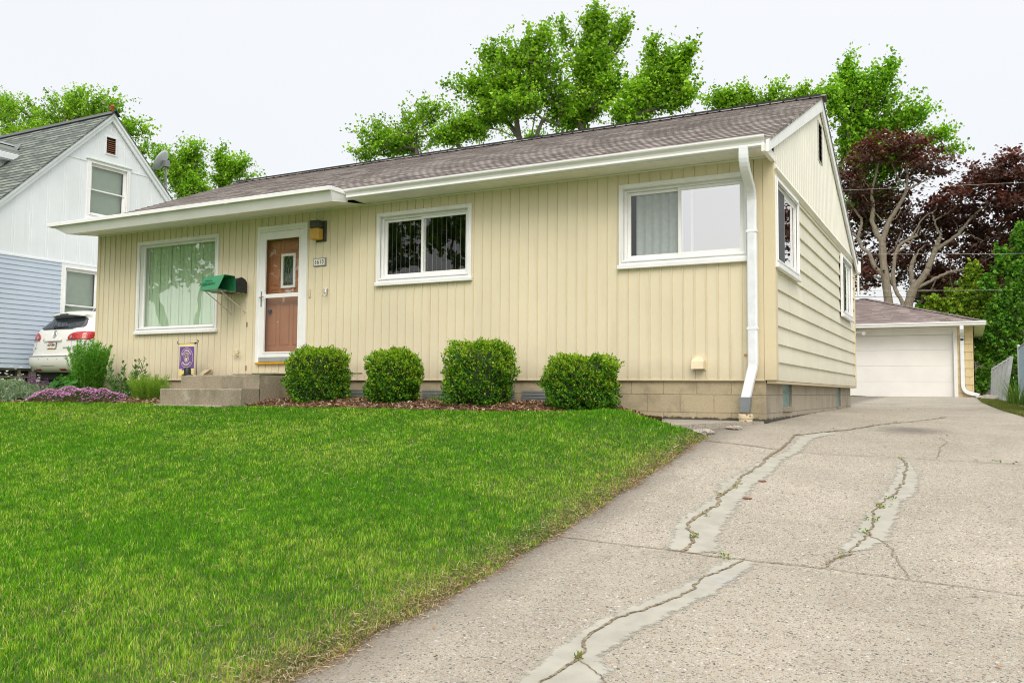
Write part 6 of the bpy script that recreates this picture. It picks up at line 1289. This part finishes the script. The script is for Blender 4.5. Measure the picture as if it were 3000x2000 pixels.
# ---------------------------------------------------------------- clipped boxwoods
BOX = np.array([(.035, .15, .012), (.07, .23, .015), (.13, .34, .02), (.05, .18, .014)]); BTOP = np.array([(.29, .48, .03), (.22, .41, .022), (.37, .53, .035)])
def boxwood(label, px0, px1, py0, py1, Y, seed, split=False):
    rg = np.random.default_rng(seed); a, b_ = onY(px0, 1150, Y), onY(px1, 1150, Y); cx_ = (a[0]+b_[0])/2; Wh = (b_[0]-a[0])/2; tn = abs((a[0]+b_[0])/2-CP[0])/(Y-CP[1]); hwid = Wh/(1+.78*.88*tn)*.98; cx_ = (a[0]+b_[0])/2; zt_ = (onY(px0, py0, Y-hwid*.3)[2]+onY(px1, py0, Y-hwid*.3)[2])/2; zb_ = float(groundZ(cx_, Y-.1))-.02
    hd = hwid*.88; cz = (zt_+zb_)/2; hz = (zt_-zb_)/2; root = thing('boxwood_shrub', label, 'shrub', (cx_, Y, zb_), 'clipped boxwoods along the front wall'); n = 21000
    d = unit(rg.normal(0, 1, (n, 3))); ex = 3.2+(seed % 3)*.9; s_ = (np.abs(d)**ex).sum(1)**(-1/ex); P = d*s_[:, None]
    ph = rg.uniform(0, 6.28, 8); lump = 1+.065*np.sin(P[:, 0]*5+ph[0]+P[:, 2]*4)+.055*np.sin(P[:, 2]*7+ph[1]+P[:, 1]*6)+.045*np.sin(P[:, 0]*13+P[:, 2]*11+ph[2])+.03*np.sin(P[:, 1]*17+P[:, 0]*11+ph[3])+.025*np.sin(P[:, 2]*21+P[:, 0]*19+ph[4])
    if split: lump -= .10*np.exp(-((P[:, 0]-.42)/.07)**2)
    gap = (np.sin(P[:, 0]*13+ph[4])*np.sin(P[:, 2]*12+ph[5])*np.sin(P[:, 1]*12+ph[6])) > .40
    dep = np.where(gap, rg.uniform(.70, .86, n), rg.uniform(.86, 1.04, n)); taper = 1-.10*np.clip(-P[:, 2], 0, 1)**2*1.2
    Q = P*(lump*dep*.96)[:, None]; C_ = np.stack([cx_+Q[:, 0]*hwid*taper, Y+Q[:, 1]*hd*taper, cz+Q[:, 2]*hz], 1)
    D_ = unit(P*.8+rg.normal(0, .6, (n, 3))+np.array([0, 0, .35])); sz = .030*rg.uniform(.6, 1.25, n); V, F = leaf_quads(C_, D_, sz, sz*.62, rg, .2)
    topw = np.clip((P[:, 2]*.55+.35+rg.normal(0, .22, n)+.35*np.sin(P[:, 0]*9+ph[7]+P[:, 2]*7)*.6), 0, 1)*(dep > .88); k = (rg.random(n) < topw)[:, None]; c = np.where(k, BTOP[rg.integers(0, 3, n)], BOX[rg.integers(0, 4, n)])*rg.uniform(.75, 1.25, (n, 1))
    br = rg.random(n) < .014; c[br] = (.30, .17, .06)
    # fresh shoots poking out
    m_ = 420; ii = rg.integers(0, n, m_); base_ = C_[ii]; dirs = unit(P[ii]*.5+np.array([0, 0, .8])+rg.normal(0, .25, (m_, 3))); L_ = rg.uniform(.012, .045, m_); C2_ = np.concatenate([base_+dirs*(L_*f)[:, None] for f in (.5, .8, 1.1)]); V2, F2 = leaf_quads(C2_, np.concatenate([dirs]*3)+rg.normal(0, .5, (3*m_, 3)), .022, .013, rg)
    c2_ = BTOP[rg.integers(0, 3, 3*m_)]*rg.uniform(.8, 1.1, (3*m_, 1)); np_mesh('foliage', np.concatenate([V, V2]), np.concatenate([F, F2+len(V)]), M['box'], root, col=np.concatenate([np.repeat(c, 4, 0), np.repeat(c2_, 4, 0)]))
    mb = MB(); k_ = 26; vs = []; ks = 14
    for i in range(1, ks):
        ph_ = math.pi*i/ks
        for j in range(k_):
            a_ = 2*math.pi*j/k_; v = np.array([math.sin(ph_)*math.cos(a_), math.sin(ph_)*math.sin(a_), math.cos(ph_)]); v = v*(np.abs(v)**ex).sum()**(-1/ex)*.80; vs.append((cx_+v[0]*hwid, Y+v[1]*hd, cz+v[2]*hz))
    mb.add(vs, [(i*k_+j, i*k_+(j+1) % k_, (i+1)*k_+(j+1) % k_, (i+1)*k_+j) for i in range(ks-2) for j in range(k_)]+[tuple(range(k_)), tuple(range((ks-2)*k_, (ks-1)*k_))]); mb.build('branches', plain('shade_core', (.03, .045, .015), .9, var=.4, vs=30), root, smooth=True)  # solid dark core, its colour standing in for shade behind the leaves
boxwood('clipped boxwood beside the stoop, leftmost of the row', 830, 1036, 1020, 1195, -.72, 71)
boxwood('smaller clipped boxwood, second from the stoop', 1058, 1250, 1025, 1197, -.74, 72)
boxwood('tallest clipped boxwood with a cleft on its right side', 1288, 1526, 999, 1205, -.72, 73, True)
boxwood('clipped boxwood nearest the driveway corner', 1584, 1828, 1043, 1216, -.66, 74)
# ---------------------------------------------------------------- flower bed plants at the left
def plantroot(name, label, px, Y, cat='plant', group=None):
    p_ = onY(px, 1150, Y); z_ = float(groundZ(p_[0], Y)); return thing(name, label, cat, (float(p_[0]), Y, z_), group), float(p_[0]), z_
def stems_mesh(name, S_, r0, mat, root, k=4):
    mb = MB(); [mb.tube(s_, [r0*(1-.6*i/(len(s_)-1)) for i in range(len(s_))], k, cap=False) for s_ in S_]; return mb.build(name, mat, root)
mstem = plain('green_stem', (.16, .26, .05), .6, var=.2, vs=20)
def stemplant(name, label, px0, px1, py_top, Y, nst, leaf, lw, per, pal, seed, lean=.25, dep=.22, ang=.9, buds=0, cat='plant', topvar=.2, rstem=.004):
    rg = np.random.default_rng(seed); root, cx_, z0_ = plantroot(name, label, (px0+px1)/2, Y, cat); a, b_ = onY(px0, 1100, Y)[0], onY(px1, 1100, Y)[0]; hwd = (b_-a)/2; H = onY((px0+px1)/2, py_top, Y)[2]-z0_; S_, C_, D_, W_ = [], [], [], []; tips = []
    for i in range(nst):
        an = rg.uniform(0, 6.28); r_ = math.sqrt(rg.random()); tx = cx_+hwd*r_*math.cos(an); ty = Y+dep*r_*math.sin(an); bx_ = cx_+(tx-cx_)*(1-lean)*.6; by_ = Y+(ty-Y)*.5; h_ = H*(1-topvar*rg.random()-.12*r_); p0 = np.array([bx_, by_, z0_]); p2 = np.array([tx, ty, z0_+h_]); p1 = (p0+p2)/2+np.array([(tx-bx_)*-.15, 0, h_*.12])
        pts = [(1-t)**2*p0+2*t*(1-t)*p1+t*t*p2 for t in np.linspace(0, 1, 7)]; S_.append([tuple(q) for q in pts]); tips.append(p2); 
        tt = np.sort(rg.uniform(.10, 1.0, per)); 
        for j, t in enumerate(tt):
            q = (1-t)**2*p0+2*t*(1-t)*p1+t*t*p2; ax = unit(2*(1-t)*(p1-p0)+2*t*(p2-p1)); aa = j*2.4+rg.uniform(0, .5); s_ = np.cross(ax, [math.cos(aa), math.sin(aa), .2]); s_ = unit(s_); dd = unit(s_*ang+ax*(.35+t*.9)); Lf = leaf*(1.1-.55*t)*rg.uniform(.7, 1.2); C_.append(q+dd*Lf*.5); D_.append(dd); W_.append(Lf)
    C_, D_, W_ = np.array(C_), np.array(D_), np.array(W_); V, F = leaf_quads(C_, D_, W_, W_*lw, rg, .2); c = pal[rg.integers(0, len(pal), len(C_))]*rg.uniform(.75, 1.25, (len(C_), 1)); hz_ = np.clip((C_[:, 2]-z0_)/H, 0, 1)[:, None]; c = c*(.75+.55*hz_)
    stems_mesh('stems', S_, rstem, mstem, root); np_mesh('leaves', V, F, M['leaf'], root, col=np.repeat(c, 4, 0))
    if buds:
        mb = MB()
        for q in tips[:buds]: mb.lathe(tuple(q), [(.004, -.01), (.016, 0), (.018, .012), (.010, .024), (.002, .028)], 8)
        mb.build('buds', plain('bud', (.12, .14, .05), .7), root, smooth=True)
    return root
AST = np.array([(.055, .22, .015), (.09, .31, .02), (.14, .38, .03)]); MLK = np.array([(.09, .22, .06), (.13, .29, .08), (.07, .19, .05)]); LIM2 = np.array([(.22, .40, .03), (.28, .46, .05), (.16, .33, .03)])
stemplant('tall_perennial', 'dense tall dark green perennial with many upright leafy stems', 206, 312, 985, -.55, 100, .085, .23, 85, AST, 81, dep=.34, topvar=.22, rstem=.005)
stemplant('budded_perennial', 'loose grey green perennial with round flower buds on leggy stems', 318, 432, 1038, -.50, 24, .11, .30, 26, MLK, 82, lean=.1, dep=.25, buds=14, topvar=.55)
stemplant('feathery_perennial', 'low feathery lime green bush in the mulch beside the steps', 384, 490, 1086, -.78, 170, .045, .20, 80, LIM2, 83, lean=.0, dep=.26, topvar=.45, rstem=.0025)
def rosette():
    rg = np.random.default_rng(84); root, cx_, z0_ = plantroot('broadleaf_perennial', 'broad scalloped green leaves in front of the tall perennial', 203, -.72); mb = MB(); cols = []; S_ = []
    V = []; F = []; 
    for i in range(64):
        an = rg.uniform(0, 6.28); r_ = .36*math.sqrt(rg.random()); x = cx_+r_*1.1*math.cos(an); y = -.72+r_*.7*math.sin(an); z = z0_+rg.uniform(.14, .50)*(1-.35*r_/.36); R_ = rg.uniform(.045, .085); tilt = unit(np.array([math.cos(an)*.6, math.sin(an)*.6-.35, 1.0])+rg.normal(0, .25, 3)); s_ = unit(np.cross(tilt, [0, 1, .1])); t_ = np.cross(tilt, s_); b0 = len(V); V.append(np.array([x, y, z])-tilt*R_*.25); k = 22
        for j in range(k): a_ = 2*math.pi*j/k; rr = R_*(1+.13*math.sin(a_*5+i)); V.append(np.array([x, y, z])+s_*rr*math.cos(a_)+t_*rr*math.sin(a_)+tilt*R_*.12*math.sin(a_*5+i))
        F += [(b0, b0+1+j, b0+1+(j+1) % k) for j in range(k)]; cols.append(np.array([(.06, .22, .03), (.09, .28, .045), (.05, .18, .03)])[rg.integers(0, 3)]*rg.uniform(.8, 1.2)); S_.append([(cx_+(x-cx_)*.2, -.72+(y+.72)*.3, z0_), (x-(x-cx_)*.3, y, z-.05), (x, y, z-R_*.2)])
    np_mesh('leaves', np.array(V), np.array(F), M['leaf'], root, col=np.repeat(np.array(cols), 23, 0), smooth=True); stems_mesh('stems', S_, .005, mstem, root)
rosette()
def carpet(name, label, px0, px1, Y0, Y1, H, nleaf, nfl, lp, fp, seed, ls=.02, fs=.012, flh=0., fmat='petal', spike=0, cat='flowers'):
    rg = np.random.default_rng(seed); Ym = (Y0+Y1)/2; root, cx_, z0_ = plantroot(name, label, (px0+px1)/2, Ym, cat); a, b_ = onY(px0, 1150, Ym)[0], onY(px1, 1150, Ym)[0]; hx, hy_ = (b_-a)/2, (Y1-Y0)/2
    def dome(n, lo=0.): 
        u = rg.uniform(-1, 1, n*2); v = rg.uniform(-1, 1, n*2); r2 = u*u*(1+0*u)+v*v; k = r2 < 1+.10*np.sin(u*9+v*5); u, v = u[k][:n], v[k][:n]; r2 = np.clip(u*u+v*v, 0, 1); x = cx_+u*hx; y = Ym+v*hy_; h_ = H*(np.sqrt(1-r2)*.8+.2)*(1+.22*np.sin(u*8+v*3+seed)*np.cos(v*6)); return x, y, groundZ(x, y), h_
    x, y, g_0, h_ = dome(nleaf); n = len(x); z = g_0+h_*rg.uniform(.25, 1, n)**.6; C_ = np.stack([x, y, z], 1); D_ = rg.normal(0, 1, (n, 3))*np.array([.6, .6, .3])+np.array([0, 0, .8]); V, F = leaf_quads(C_, D_, ls*rg.uniform(.6, 1.3, n), ls*.26 if spike == 0 else ls*.22, rg); c = lp[rg.integers(0, len(lp), n)]*rg.uniform(.7, 1.3, (n, 1)); np_mesh('leaves', V, F, M['leaf'], root, col=np.repeat(c, 4, 0))
    if nfl:
        x, y, g_0, h_ = dome(nfl); n = len(x); z = g_0+h_+rg.uniform(-.01, .02, n)+flh*rg.uniform(.35, 1, n); C_ = np.stack([x, y, z], 1)
        if flh: stems_mesh('stems', [[(x[i], y[i], g_0[i]), (x[i]+.01, y[i], (g_0[i]+z[i])/2), tuple(C_[i])] for i in range(n)], .002, mstem, root, 3)
        rep = 5; C5 = np.repeat(C_, rep, 0); aa = np.tile(np.arange(rep)*2*math.pi/rep, n)+np.repeat(rg.uniform(0, 6, n), rep); D5 = np.stack([np.cos(aa), np.sin(aa)-.3, np.full(n*rep, .35)], 1); V, F = leaf_quads(C5+unit(D5)*fs*.5, D5, fs, fs*.8, rg, .1, np.array([[0, -.6, .8]])+np.zeros((n*rep, 3))); c = fp[rg.integers(0, len(fp), n)]*rg.uniform(.8, 1.15, (n, 1)); np_mesh('flowers', V, F, M['petal'], root, col=np.repeat(np.repeat(c, rep, 0), 4, 0))
    return root, cx_, Ym
PINK = np.array([(.74, .28, .60), (.82, .42, .70), (.60, .20, .50), (.85, .50, .76)]); PL = np.array([(.06, .12, .03), (.09, .16, .05), (.10, .08, .05)])
carpet('pink_flower_mound', 'low spreading mound thick with small pink flowers at the lawn edge', 92, 358, -1.42, -.62, .20, 12000, 1900, PL, PINK, 91, .026, .013)
SIL = np.array([(.26, .36, .25), (.33, .43, .31), (.19, .30, .17)])
carpet('silver_foliage_plant', 'silvery green mounded plant topped with white flowers at the left edge', -75, 106, -1.30, -.60, .34, 15000, 34, SIL, np.array([(.85, .85, .85)]), 92, .058, .026, .20)
def salvia():
    rg = np.random.default_rng(93); root, cx_, z0_ = plantroot('purple_salvia', 'clump of purple flower spikes between the silver plant and the car', 88, -.55, 'flowers'); S_, C_, cc = [], [], []
    for i in range(46):
        x = cx_+rg.uniform(-.27, .30); y = -.55+rg.uniform(-.18, .18); h_ = rg.uniform(.24, .44); S_.append([(cx_+(x-cx_)*.6, y, z0_), (x, y, z0_+h_)]); m_ = 34; t_ = rg.uniform(.45, 1, m_); C_.append(np.stack([x+rg.normal(0, .010, m_), y+rg.normal(0, .010, m_), z0_+h_*t_], 1)); cc.append(np.array([(.16, .03, .20), (.24, .05, .26), (.10, .02, .13)])[rg.integers(0, 3, m_)])
    stems_mesh('stems', S_, .003, mstem, root, 3); C_ = np.concatenate(C_); V, F = leaf_quads(C_, rg.normal(0, 1, (len(C_), 3)), .020, .013, rg); np_mesh('flower_spikes', V, F, M['petal'], root, col=np.repeat(np.concatenate(cc), 4, 0))
    n = 700; C_ = np.stack([cx_+rg.uniform(-.3, .32, n), -.55+rg.uniform(-.2, .2, n), z0_+rg.uniform(.02, .20, n)], 1); V, F = leaf_quads(C_, rg.normal(0, 1, (n, 3)), .05, .02, rg); np_mesh('leaves', V, F, M['leaf'], root, col=np.repeat(AST[rg.integers(0, 3, n)], 4, 0))
salvia()
def grassclump(name, label, x, y, H, n, seed, pal, w_=.006, spread=.15, zz=None, cat='plant', kind=None, fn=None):
    rg = np.random.default_rng(seed); z0_ = float(groundZ(x, y)) if zz is None else zz; root = thing(name, label, cat, (x, y, z0_)) ; mb = MB(); V, F, c = [], [], []
    for i in range(n):
        a_ = rg.uniform(0, 6.28); r_ = spread*math.sqrt(rg.random()); b0 = np.array([x+r_*.5*math.cos(a_), y+r_*.5*math.sin(a_), z0_-.01]); h_ = H*rg.uniform(.5, 1); o_ = r_*1.2; s_ = np.array([-math.sin(a_), math.cos(a_), 0])*w_/2; k0 = len(V)
        for t in (0, .35, .7, 1): q = b0+np.array([math.cos(a_)*o_*t*t, math.sin(a_)*o_*t*t, h_*(t-.15*t*t)]); V += [q-s_*(1-t*.9), q+s_*(1-t*.9)]
        F += [(k0+2*j, k0+2*j+1, k0+2*j+3, k0+2*j+2) for j in range(3)]; c += [pal[rg.integers(0, len(pal))]*rg.uniform(.8, 1.2)]*8
    np_mesh('blades', np.array(V), np.array(F), M['grass'], root, col=np.array(c)); return root
GP = np.array([(.10, .24, .03), (.14, .30, .04), (.24, .30, .08)])
q = onY(2985, 1200, 9.5); grassclump('tall_grass', 'tuft of tall weedy grass at the foot of the blue-grey fence', 2.70, 10.5, .72, 150, 101, GP, .014, .34)
grassclump('tall_grass', 'wispy green grass tuft between the two middle boxwoods', float(onY(1268, 1170, -.5)[0]), -.45, .34, 60, 102, GP, .005, .14)
grassclump('tall_grass', 'thin grass sprig between the two left boxwoods', float(onY(1047, 1170, -.5)[0]), -.45, .30, 24, 103, GP, .005, .10)
# stones at the driveway's far edge
rg = np.random.default_rng(110)
for k, lab in enumerate(('low pinkish edging stone next to the garage corner', 'broad pale edging stone, second from the garage', 'cracked pale edging stone in the middle of the stone row', 'edging stone nearest the leaning fence panel')):
    x, y = (2.14+rg.uniform(0, .12)+.08*k, 16.6-k*.62); z = float(groundZ(x, y))+.01; bm = bmesh.new(); bmesh.ops.create_icosphere(bm, subdivisions=2, radius=.14+.02*k)
    for v in bm.verts: v.co = Vector((v.co.x*1.5, v.co.y*1.1, v.co.z*.55))*(1+.18*math.sin(v.co.x*31+k)+.14*math.sin(v.co.y*37+k*2))
    me = bpy.data.meshes.new('edging_stone'); bm.to_mesh(me); bm.free(); me.materials.append(plain('pinkish_stone', (.48, .40, .35), .9, var=.2, vs=12) if k == 0 else M['walkconc']); o = link('edging_stone', me); o.location = (x, y, z); o.rotation_euler.z = k; tag(o, lab, 'stone', 'edging stones beside the driveway')
for (x, y, s_, lab) in ((-.62, -.78, .09, 'broken concrete chunk by the raised walk edge'), (-.42, -.36, .06, 'small flat concrete fragment below the standpipe')):
    bm = bmesh.new(); bmesh.ops.create_icosphere(bm, subdivisions=2, radius=s_)
    for v in bm.verts: v.co = Vector((v.co.x*1.4, v.co.y, v.co.z*.42))*(1+.2*math.sin(v.co.x*60)+.15*math.sin(v.co.y*50))
    me = bpy.data.meshes.new('concrete_chunk'); bm.to_mesh(me); bm.free(); me.materials.append(M['walkconc']); o = link('concrete_chunk', me); o.location = (x+.1, y-.25, float(driveZ(x+.1, y-.25))+.015); tag(o, lab, 'stone')
# ---------------------------------------------------------------- lawn
def hash2(x, y, cell):                            # smooth value noise
    def h(i, j): v = np.sin(i*127.1+j*311.7)*43758.5453; return v-np.floor(v)
    u, v = x/cell, y/cell; i, j = np.floor(u), np.floor(v); fu, fv = u-i, v-j; fu = fu*fu*(3-2*fu); fv = fv*fv*(3-2*fv)
    return (h(i, j)*(1-fu)+h(i+1, j)*fu)*(1-fv)+(h(i, j+1)*(1-fu)+h(i+1, j+1)*fu)*fv
def lawn():
    rg = np.random.default_rng(5); N = 520000
    # sample by distance so that blade density falls off away from the street side
    X = []; Y = []; tot = 0
    while tot < N:
        n = 400000; x = rg.uniform(-17.5, -.42, n); y = rg.uniform(-8.6, -.3, n); d = np.hypot(x-CP[0], y-CP[1]); fw = (x-CP[0])*CFW[0]+(y-CP[1])*CFW[1]; rt = (x-CP[0])*CR[0]+(y-CP[1])*CR[1]
        keep = (fw > 2.6) & (np.abs(rt) < fw*.60+1.6) & (rg.random(n) < np.clip((4.6/d)**1.55, 0, 1))
        bf = np.where(x > -1.3, np.where(x > -.78, -1.16, -1.12), bed_front(np.clip(x, -14, -1.1))+.05*np.sin(x*7)); keep &= (y < bf) & ~((x > -8.1) & (x < -6.70) & (y > -1.48))
        el_ = -.42+.03*np.sin(y*4.1)+.02*np.sin(y*11); keep &= x < el_
        X.append(x[keep]); Y.append(y[keep]); tot += keep.sum()
    x = np.concatenate(X)[:N]; y = np.concatenate(Y)[:N]; z = groundZ(x, y)-.004; d = np.hypot(x-CP[0], y-CP[1]); n = len(x)
    # lush and thin patches
    def fbm(sx, sy, s): return sum(np.sin(x*sx*f+y*sy*f*.6+s*f)*np.sin(y*sy*f-x*sx*.5*f+s*2.3+f)/f**.7 for f in (1, 1.9, 3.7, 7.1))
    q1 = fbm(.9, 1.2, 1.); q2 = fbm(2.1, 2.6, 4.); dry = np.clip(q1*.33+q2*.22, -1, 1)
    edge = -(x+.42); eb = np.exp(-np.clip(edge+.16*(hash2(y*1.0, y*0+3, .35)-.45)+.10*(hash2(x, y, .12)-.5), 0, 9)/.13); eb2 = np.exp(-np.clip(edge, 0, 9)/.55)*np.clip((.6+.6*np.sin(y*1.9+1)), 0, 1)
    hn = hash2(x, y, .09)*.45+hash2(x, y, .035)*.55; hb_ = hash2(x, y, .45); H = rg.uniform(.018, .040, n)*(.6+.8*hn)*(1-.18*np.clip(dry, 0, 1))*(1+.25*(rg.random(n) < .04)); H *= (1+.5*sstep(-1.9, -1.15, y)*sstep(-2.2, -1.2, x)*rg.random(n)); H *= 1-.35*eb
    wd = np.clip(.0030*(d/4.6)**.95, .0028, .010)*rg.uniform(.7, 1.3, n); az = rg.uniform(0, 6.28, n); lean = rg.uniform(.05, .75, n)*H; straw = (rg.random(n) < .055+.09*np.clip(dry, 0, 1)+.72*eb+.26*eb2); lean = np.where(straw, H*rg.uniform(.6, 1.6, n), lean); H = np.where(straw, H*rg.uniform(.4, .9, n), H)
    fx, fy_ = np.cos(az), np.sin(az); a2 = az+rg.normal(0, .5, n); sx_, sy_ = -np.sin(a2)*wd/2, np.cos(a2)*wd/2; V = np.empty((n, 5, 3)); b_ = np.stack([x, y, z], 1); s_ = np.stack([sx_, sy_, 0*sx_], 1)
    mid = b_+np.stack([fx*lean*.3, fy_*lean*.3, H*.6], 1); tip = b_+np.stack([fx*lean, fy_*lean, H], 1); V[:, 0] = b_-s_; V[:, 1] = b_+s_; V[:, 2] = mid+s_*.8; V[:, 3] = mid-s_*.8; V[:, 4] = tip
    k = np.arange(n)*5; me_loops = np.empty((n, 7), np.int32); me_loops[:, :4] = k[:, None]+np.array([0, 1, 2, 3]); me_loops[:, 4:] = k[:, None]+np.array([3, 2, 4])
    me = bpy.data.meshes.new('lawn_grass'); me.vertices.add(n*5); me.vertices.foreach_set('co', V.astype(np.float32).ravel()); me.loops.add(n*7); me.loops.foreach_set('vertex_index', me_loops.ravel()); me.polygons.add(n*2)
    ls = np.empty((n, 2), np.int32); ls[:, 0] = np.arange(n)*7; ls[:, 1] = ls[:, 0]+4; me.polygons.foreach_set('loop_start', ls.ravel()); lt_ = np.empty((n, 2), np.int32); lt_[:, 0] = 4; lt_[:, 1] = 3; me.polygons.foreach_set('loop_total', lt_.ravel())
    lush = np.array([(.04, .175, .006), (.085, .265, .008), (.13, .345, .01)]); yel_ = np.array([(.29, .45, .03), (.46, .52, .13), (.21, .39, .02)]); st_ = np.array([(.42, .34, .16), (.34, .25, .11), (.50, .44, .24), (.22, .15, .07)])
    p_y = np.clip(0.06+.42*dry+.35*eb2+.75*(hn-.35)+.25*(hb_-.5), .02, .95); c = np.where((rg.random(n) < p_y)[:, None], yel_[rg.integers(0, 3, n)], lush[rg.integers(0, 3, n)]); c = np.where(straw[:, None], st_[rg.integers(0, 4, n)], c)*rg.uniform(.8, 1.2, (n, 1)); C5 = np.repeat(c[:, None], 5, 1); c = c*(.80+.70*hn)[:, None]; C5 = np.repeat(c[:, None], 5, 1); C5[:, :2] *= .55; C5[:, 4] = C5[:, 4]*1.12+.01  # shade between blades painted in: dark feet, lighter tips
    a_ = me.attributes.new('Col', 'FLOAT_COLOR', 'POINT'); cc = np.ones((n*5, 4), np.float32); cc[:, :3] = C5.reshape(-1, 3); a_.data.foreach_set('color', cc.ravel()); me.materials.append(M['grass']); me.update(calc_edges=True)
    return link('lawn_grass', me)
def straws():
    rg = np.random.default_rng(15); n = 4200; x = rg.uniform(-14, -.5, n); y = -8.4+7.2*rg.random(n); k = (hash2(x, y, .8) > .45) & (y < bed_front(np.clip(x, -14, -1.1))-.05); x, y = x[k], y[k]; n = len(x)
    a_ = rg.uniform(-.6, .6, n)+rg.choice([0, 1.2, 2.2], n); L_ = rg.uniform(.008, .034, n); W_ = rg.uniform(.0006, .0012, n)*np.clip(np.hypot(x-CP[0], y-CP[1])/5, 1, 1.6); U_ = np.c_[np.cos(a_)*L_, np.sin(a_)*L_, rg.normal(0, .18, n)*L_]; V_ = np.c_[-np.sin(a_)*W_, np.cos(a_)*W_, rg.normal(0, .6, n)*W_]
    V, F = quads(np.c_[x, y, groundZ(x, y)+rg.uniform(.026, .038, n)], U_, V_); pal = np.array([(.42, .46, .16), (.48, .45, .24), (.36, .44, .10)]); return np_mesh('straw_clippings', V, F, M['petal'], col=np.repeat(pal[rg.integers(0, 3, n)]*rg.uniform(.7, 1.1, (n, 1)), 4, 0))
tag(straws(), 'pale mown stalks lying on the lawn', kind='stuff')
tag(lawn(), 'mown green lawn with a dry strawy edge along the driveway', kind='stuff')
def litter():                                     # dry clippings on the lawn rim and crumbs on the concrete
    rg = np.random.default_rng(6); n = 15000; y = rg.uniform(-8.6, -1.3, n); x = -.44+np.abs(rg.normal(0, .055, n))*rg.choice([-1.9, .6], n, p=[.75, .25])+.02*np.sin(y*9); z = np.where(x < -.45, groundZ(x, y), driveZ(x, y))+rg.uniform(.004, .022, n)*np.where(x < -.45, 1.0, .4)
    a_ = rg.uniform(0, 6.28, n); L_ = rg.uniform(.005, .022, n); W_ = rg.uniform(.0005, .0012, n); U_ = np.c_[np.cos(a_)*L_, np.sin(a_)*L_, rg.normal(0, .25, n)*L_]; V_ = np.c_[-np.sin(a_)*W_, np.cos(a_)*W_, rg.normal(0, .5, n)*W_]; V, F = quads(np.c_[x, y, z], U_, V_)
    pal = np.array([(.46, .34, .19), (.36, .24, .12), (.20, .12, .07), (.56, .47, .30)]); return np_mesh('dry_clippings', V, F, M['petal'], col=np.repeat(pal[rg.integers(0, 4, n)]*rg.uniform(.7, 1.2, (n, 1)), 4, 0))
def debris():
    rg = np.random.default_rng(66); n = 260; x = rg.uniform(-.3, 2.8, n); y = rg.uniform(-7.5, 12, n); a_ = rg.uniform(0, 6.28, n); L_ = rg.uniform(.004, .014, n); W_ = L_*rg.uniform(.3, .8, n)
    U_ = np.c_[np.cos(a_)*L_, np.sin(a_)*L_, rg.normal(0, .15, n)*L_]; V_ = np.c_[-np.sin(a_)*W_, np.cos(a_)*W_, rg.normal(0, .2, n)*W_]; V, F = quads(np.c_[x, y, driveZ(x, y)+.012], U_, V_)
    pal = np.array([(.10, .07, .05), (.05, .045, .04), (.45, .22, .05), (.60, .55, .48), (.22, .25, .08)]); return np_mesh('driveway_debris', V, F, M['petal'], col=np.repeat(pal[rg.integers(0, 5, n)], 4, 0))
tag(debris(), 'scattered bits of leaf and grit on the concrete', kind='stuff')
tag(litter(), 'brown dry clippings along the lawn edge', kind='stuff')
def weeds():
    rg = np.random.default_rng(9); C_ = []; S_ = []
    for (qx, qy, s_, m_) in ((1, 1, 0, 0),)[:0]+((1742, 415, .05, 30), (1700, 450, .055, 44), (1655, 512, .05, 34), (1622, 570, .045, 34), (1512, 680, .035, 18), (1806, 262, .03, 12), (1018, 360, .035, 18), (960, 395, .04, 24), (880, 487, .04, 22), (835, 590, .04, 36), (980, 680, .05, 30), (2218, 245, .05, 26), (2135, 240, .03, 10), (1765, 62, .04, 14), (1948, 60, .05, 18), (300, 1150, .025, 30), (2310, 252, .03, 8), (1775, 222, .03, 10)):
        p_ = c6(qx, qy); m_ = max(4, m_//2); x = p_[0]+rg.normal(0, s_*.42, m_); y = p_[1]+rg.normal(0, s_*.5, m_); C_.append(np.stack([x, y, driveZ(x, y)+rg.uniform(.004, .03, m_)], 1))
    C_ = np.concatenate(C_); n = len(C_); D_ = rg.normal(0, 1, (n, 3))*np.array([1, 1, .5])+np.array([0, 0, .5]); V, F = leaf_quads(C_, D_, .022*rg.uniform(.6, 1.4, n), .010, rg); return np_mesh('crack_weeds', V, F, M['leaf'], col=np.repeat(np.array([(.16, .30, .04), (.10, .22, .04), (.34, .36, .08), (.25, .2, .08)])[rg.integers(0, 4, n)], 4, 0))
tag(weeds(), 'tiny green weeds sprouting in the driveway cracks', kind='stuff')
def verge():                                      # rough grass and dirt right of the driveway
    rg = np.random.default_rng(12); n = 26000; y = rg.uniform(-2, 16, n); x = RX(y)+np.abs(rg.normal(0, .22, n))+.02; z = groundZ(x, y); V, F = leaf_quads(np.stack([x, y, z+.02], 1), rg.normal(0, .5, (n, 3))+np.array([0, 0, 1.]), .05*rg.uniform(.5, 1.3, n), .008, rg)
    return np_mesh('verge_grass', V, F, M['grass'], col=np.repeat(np.array([(.12, .25, .03), (.18, .28, .05), (.32, .25, .12), (.10, .07, .04)])[rg.integers(0, 4, n)], 4, 0))
tag(verge(), 'rough grass strip between the driveway and the fence', kind='stuff')
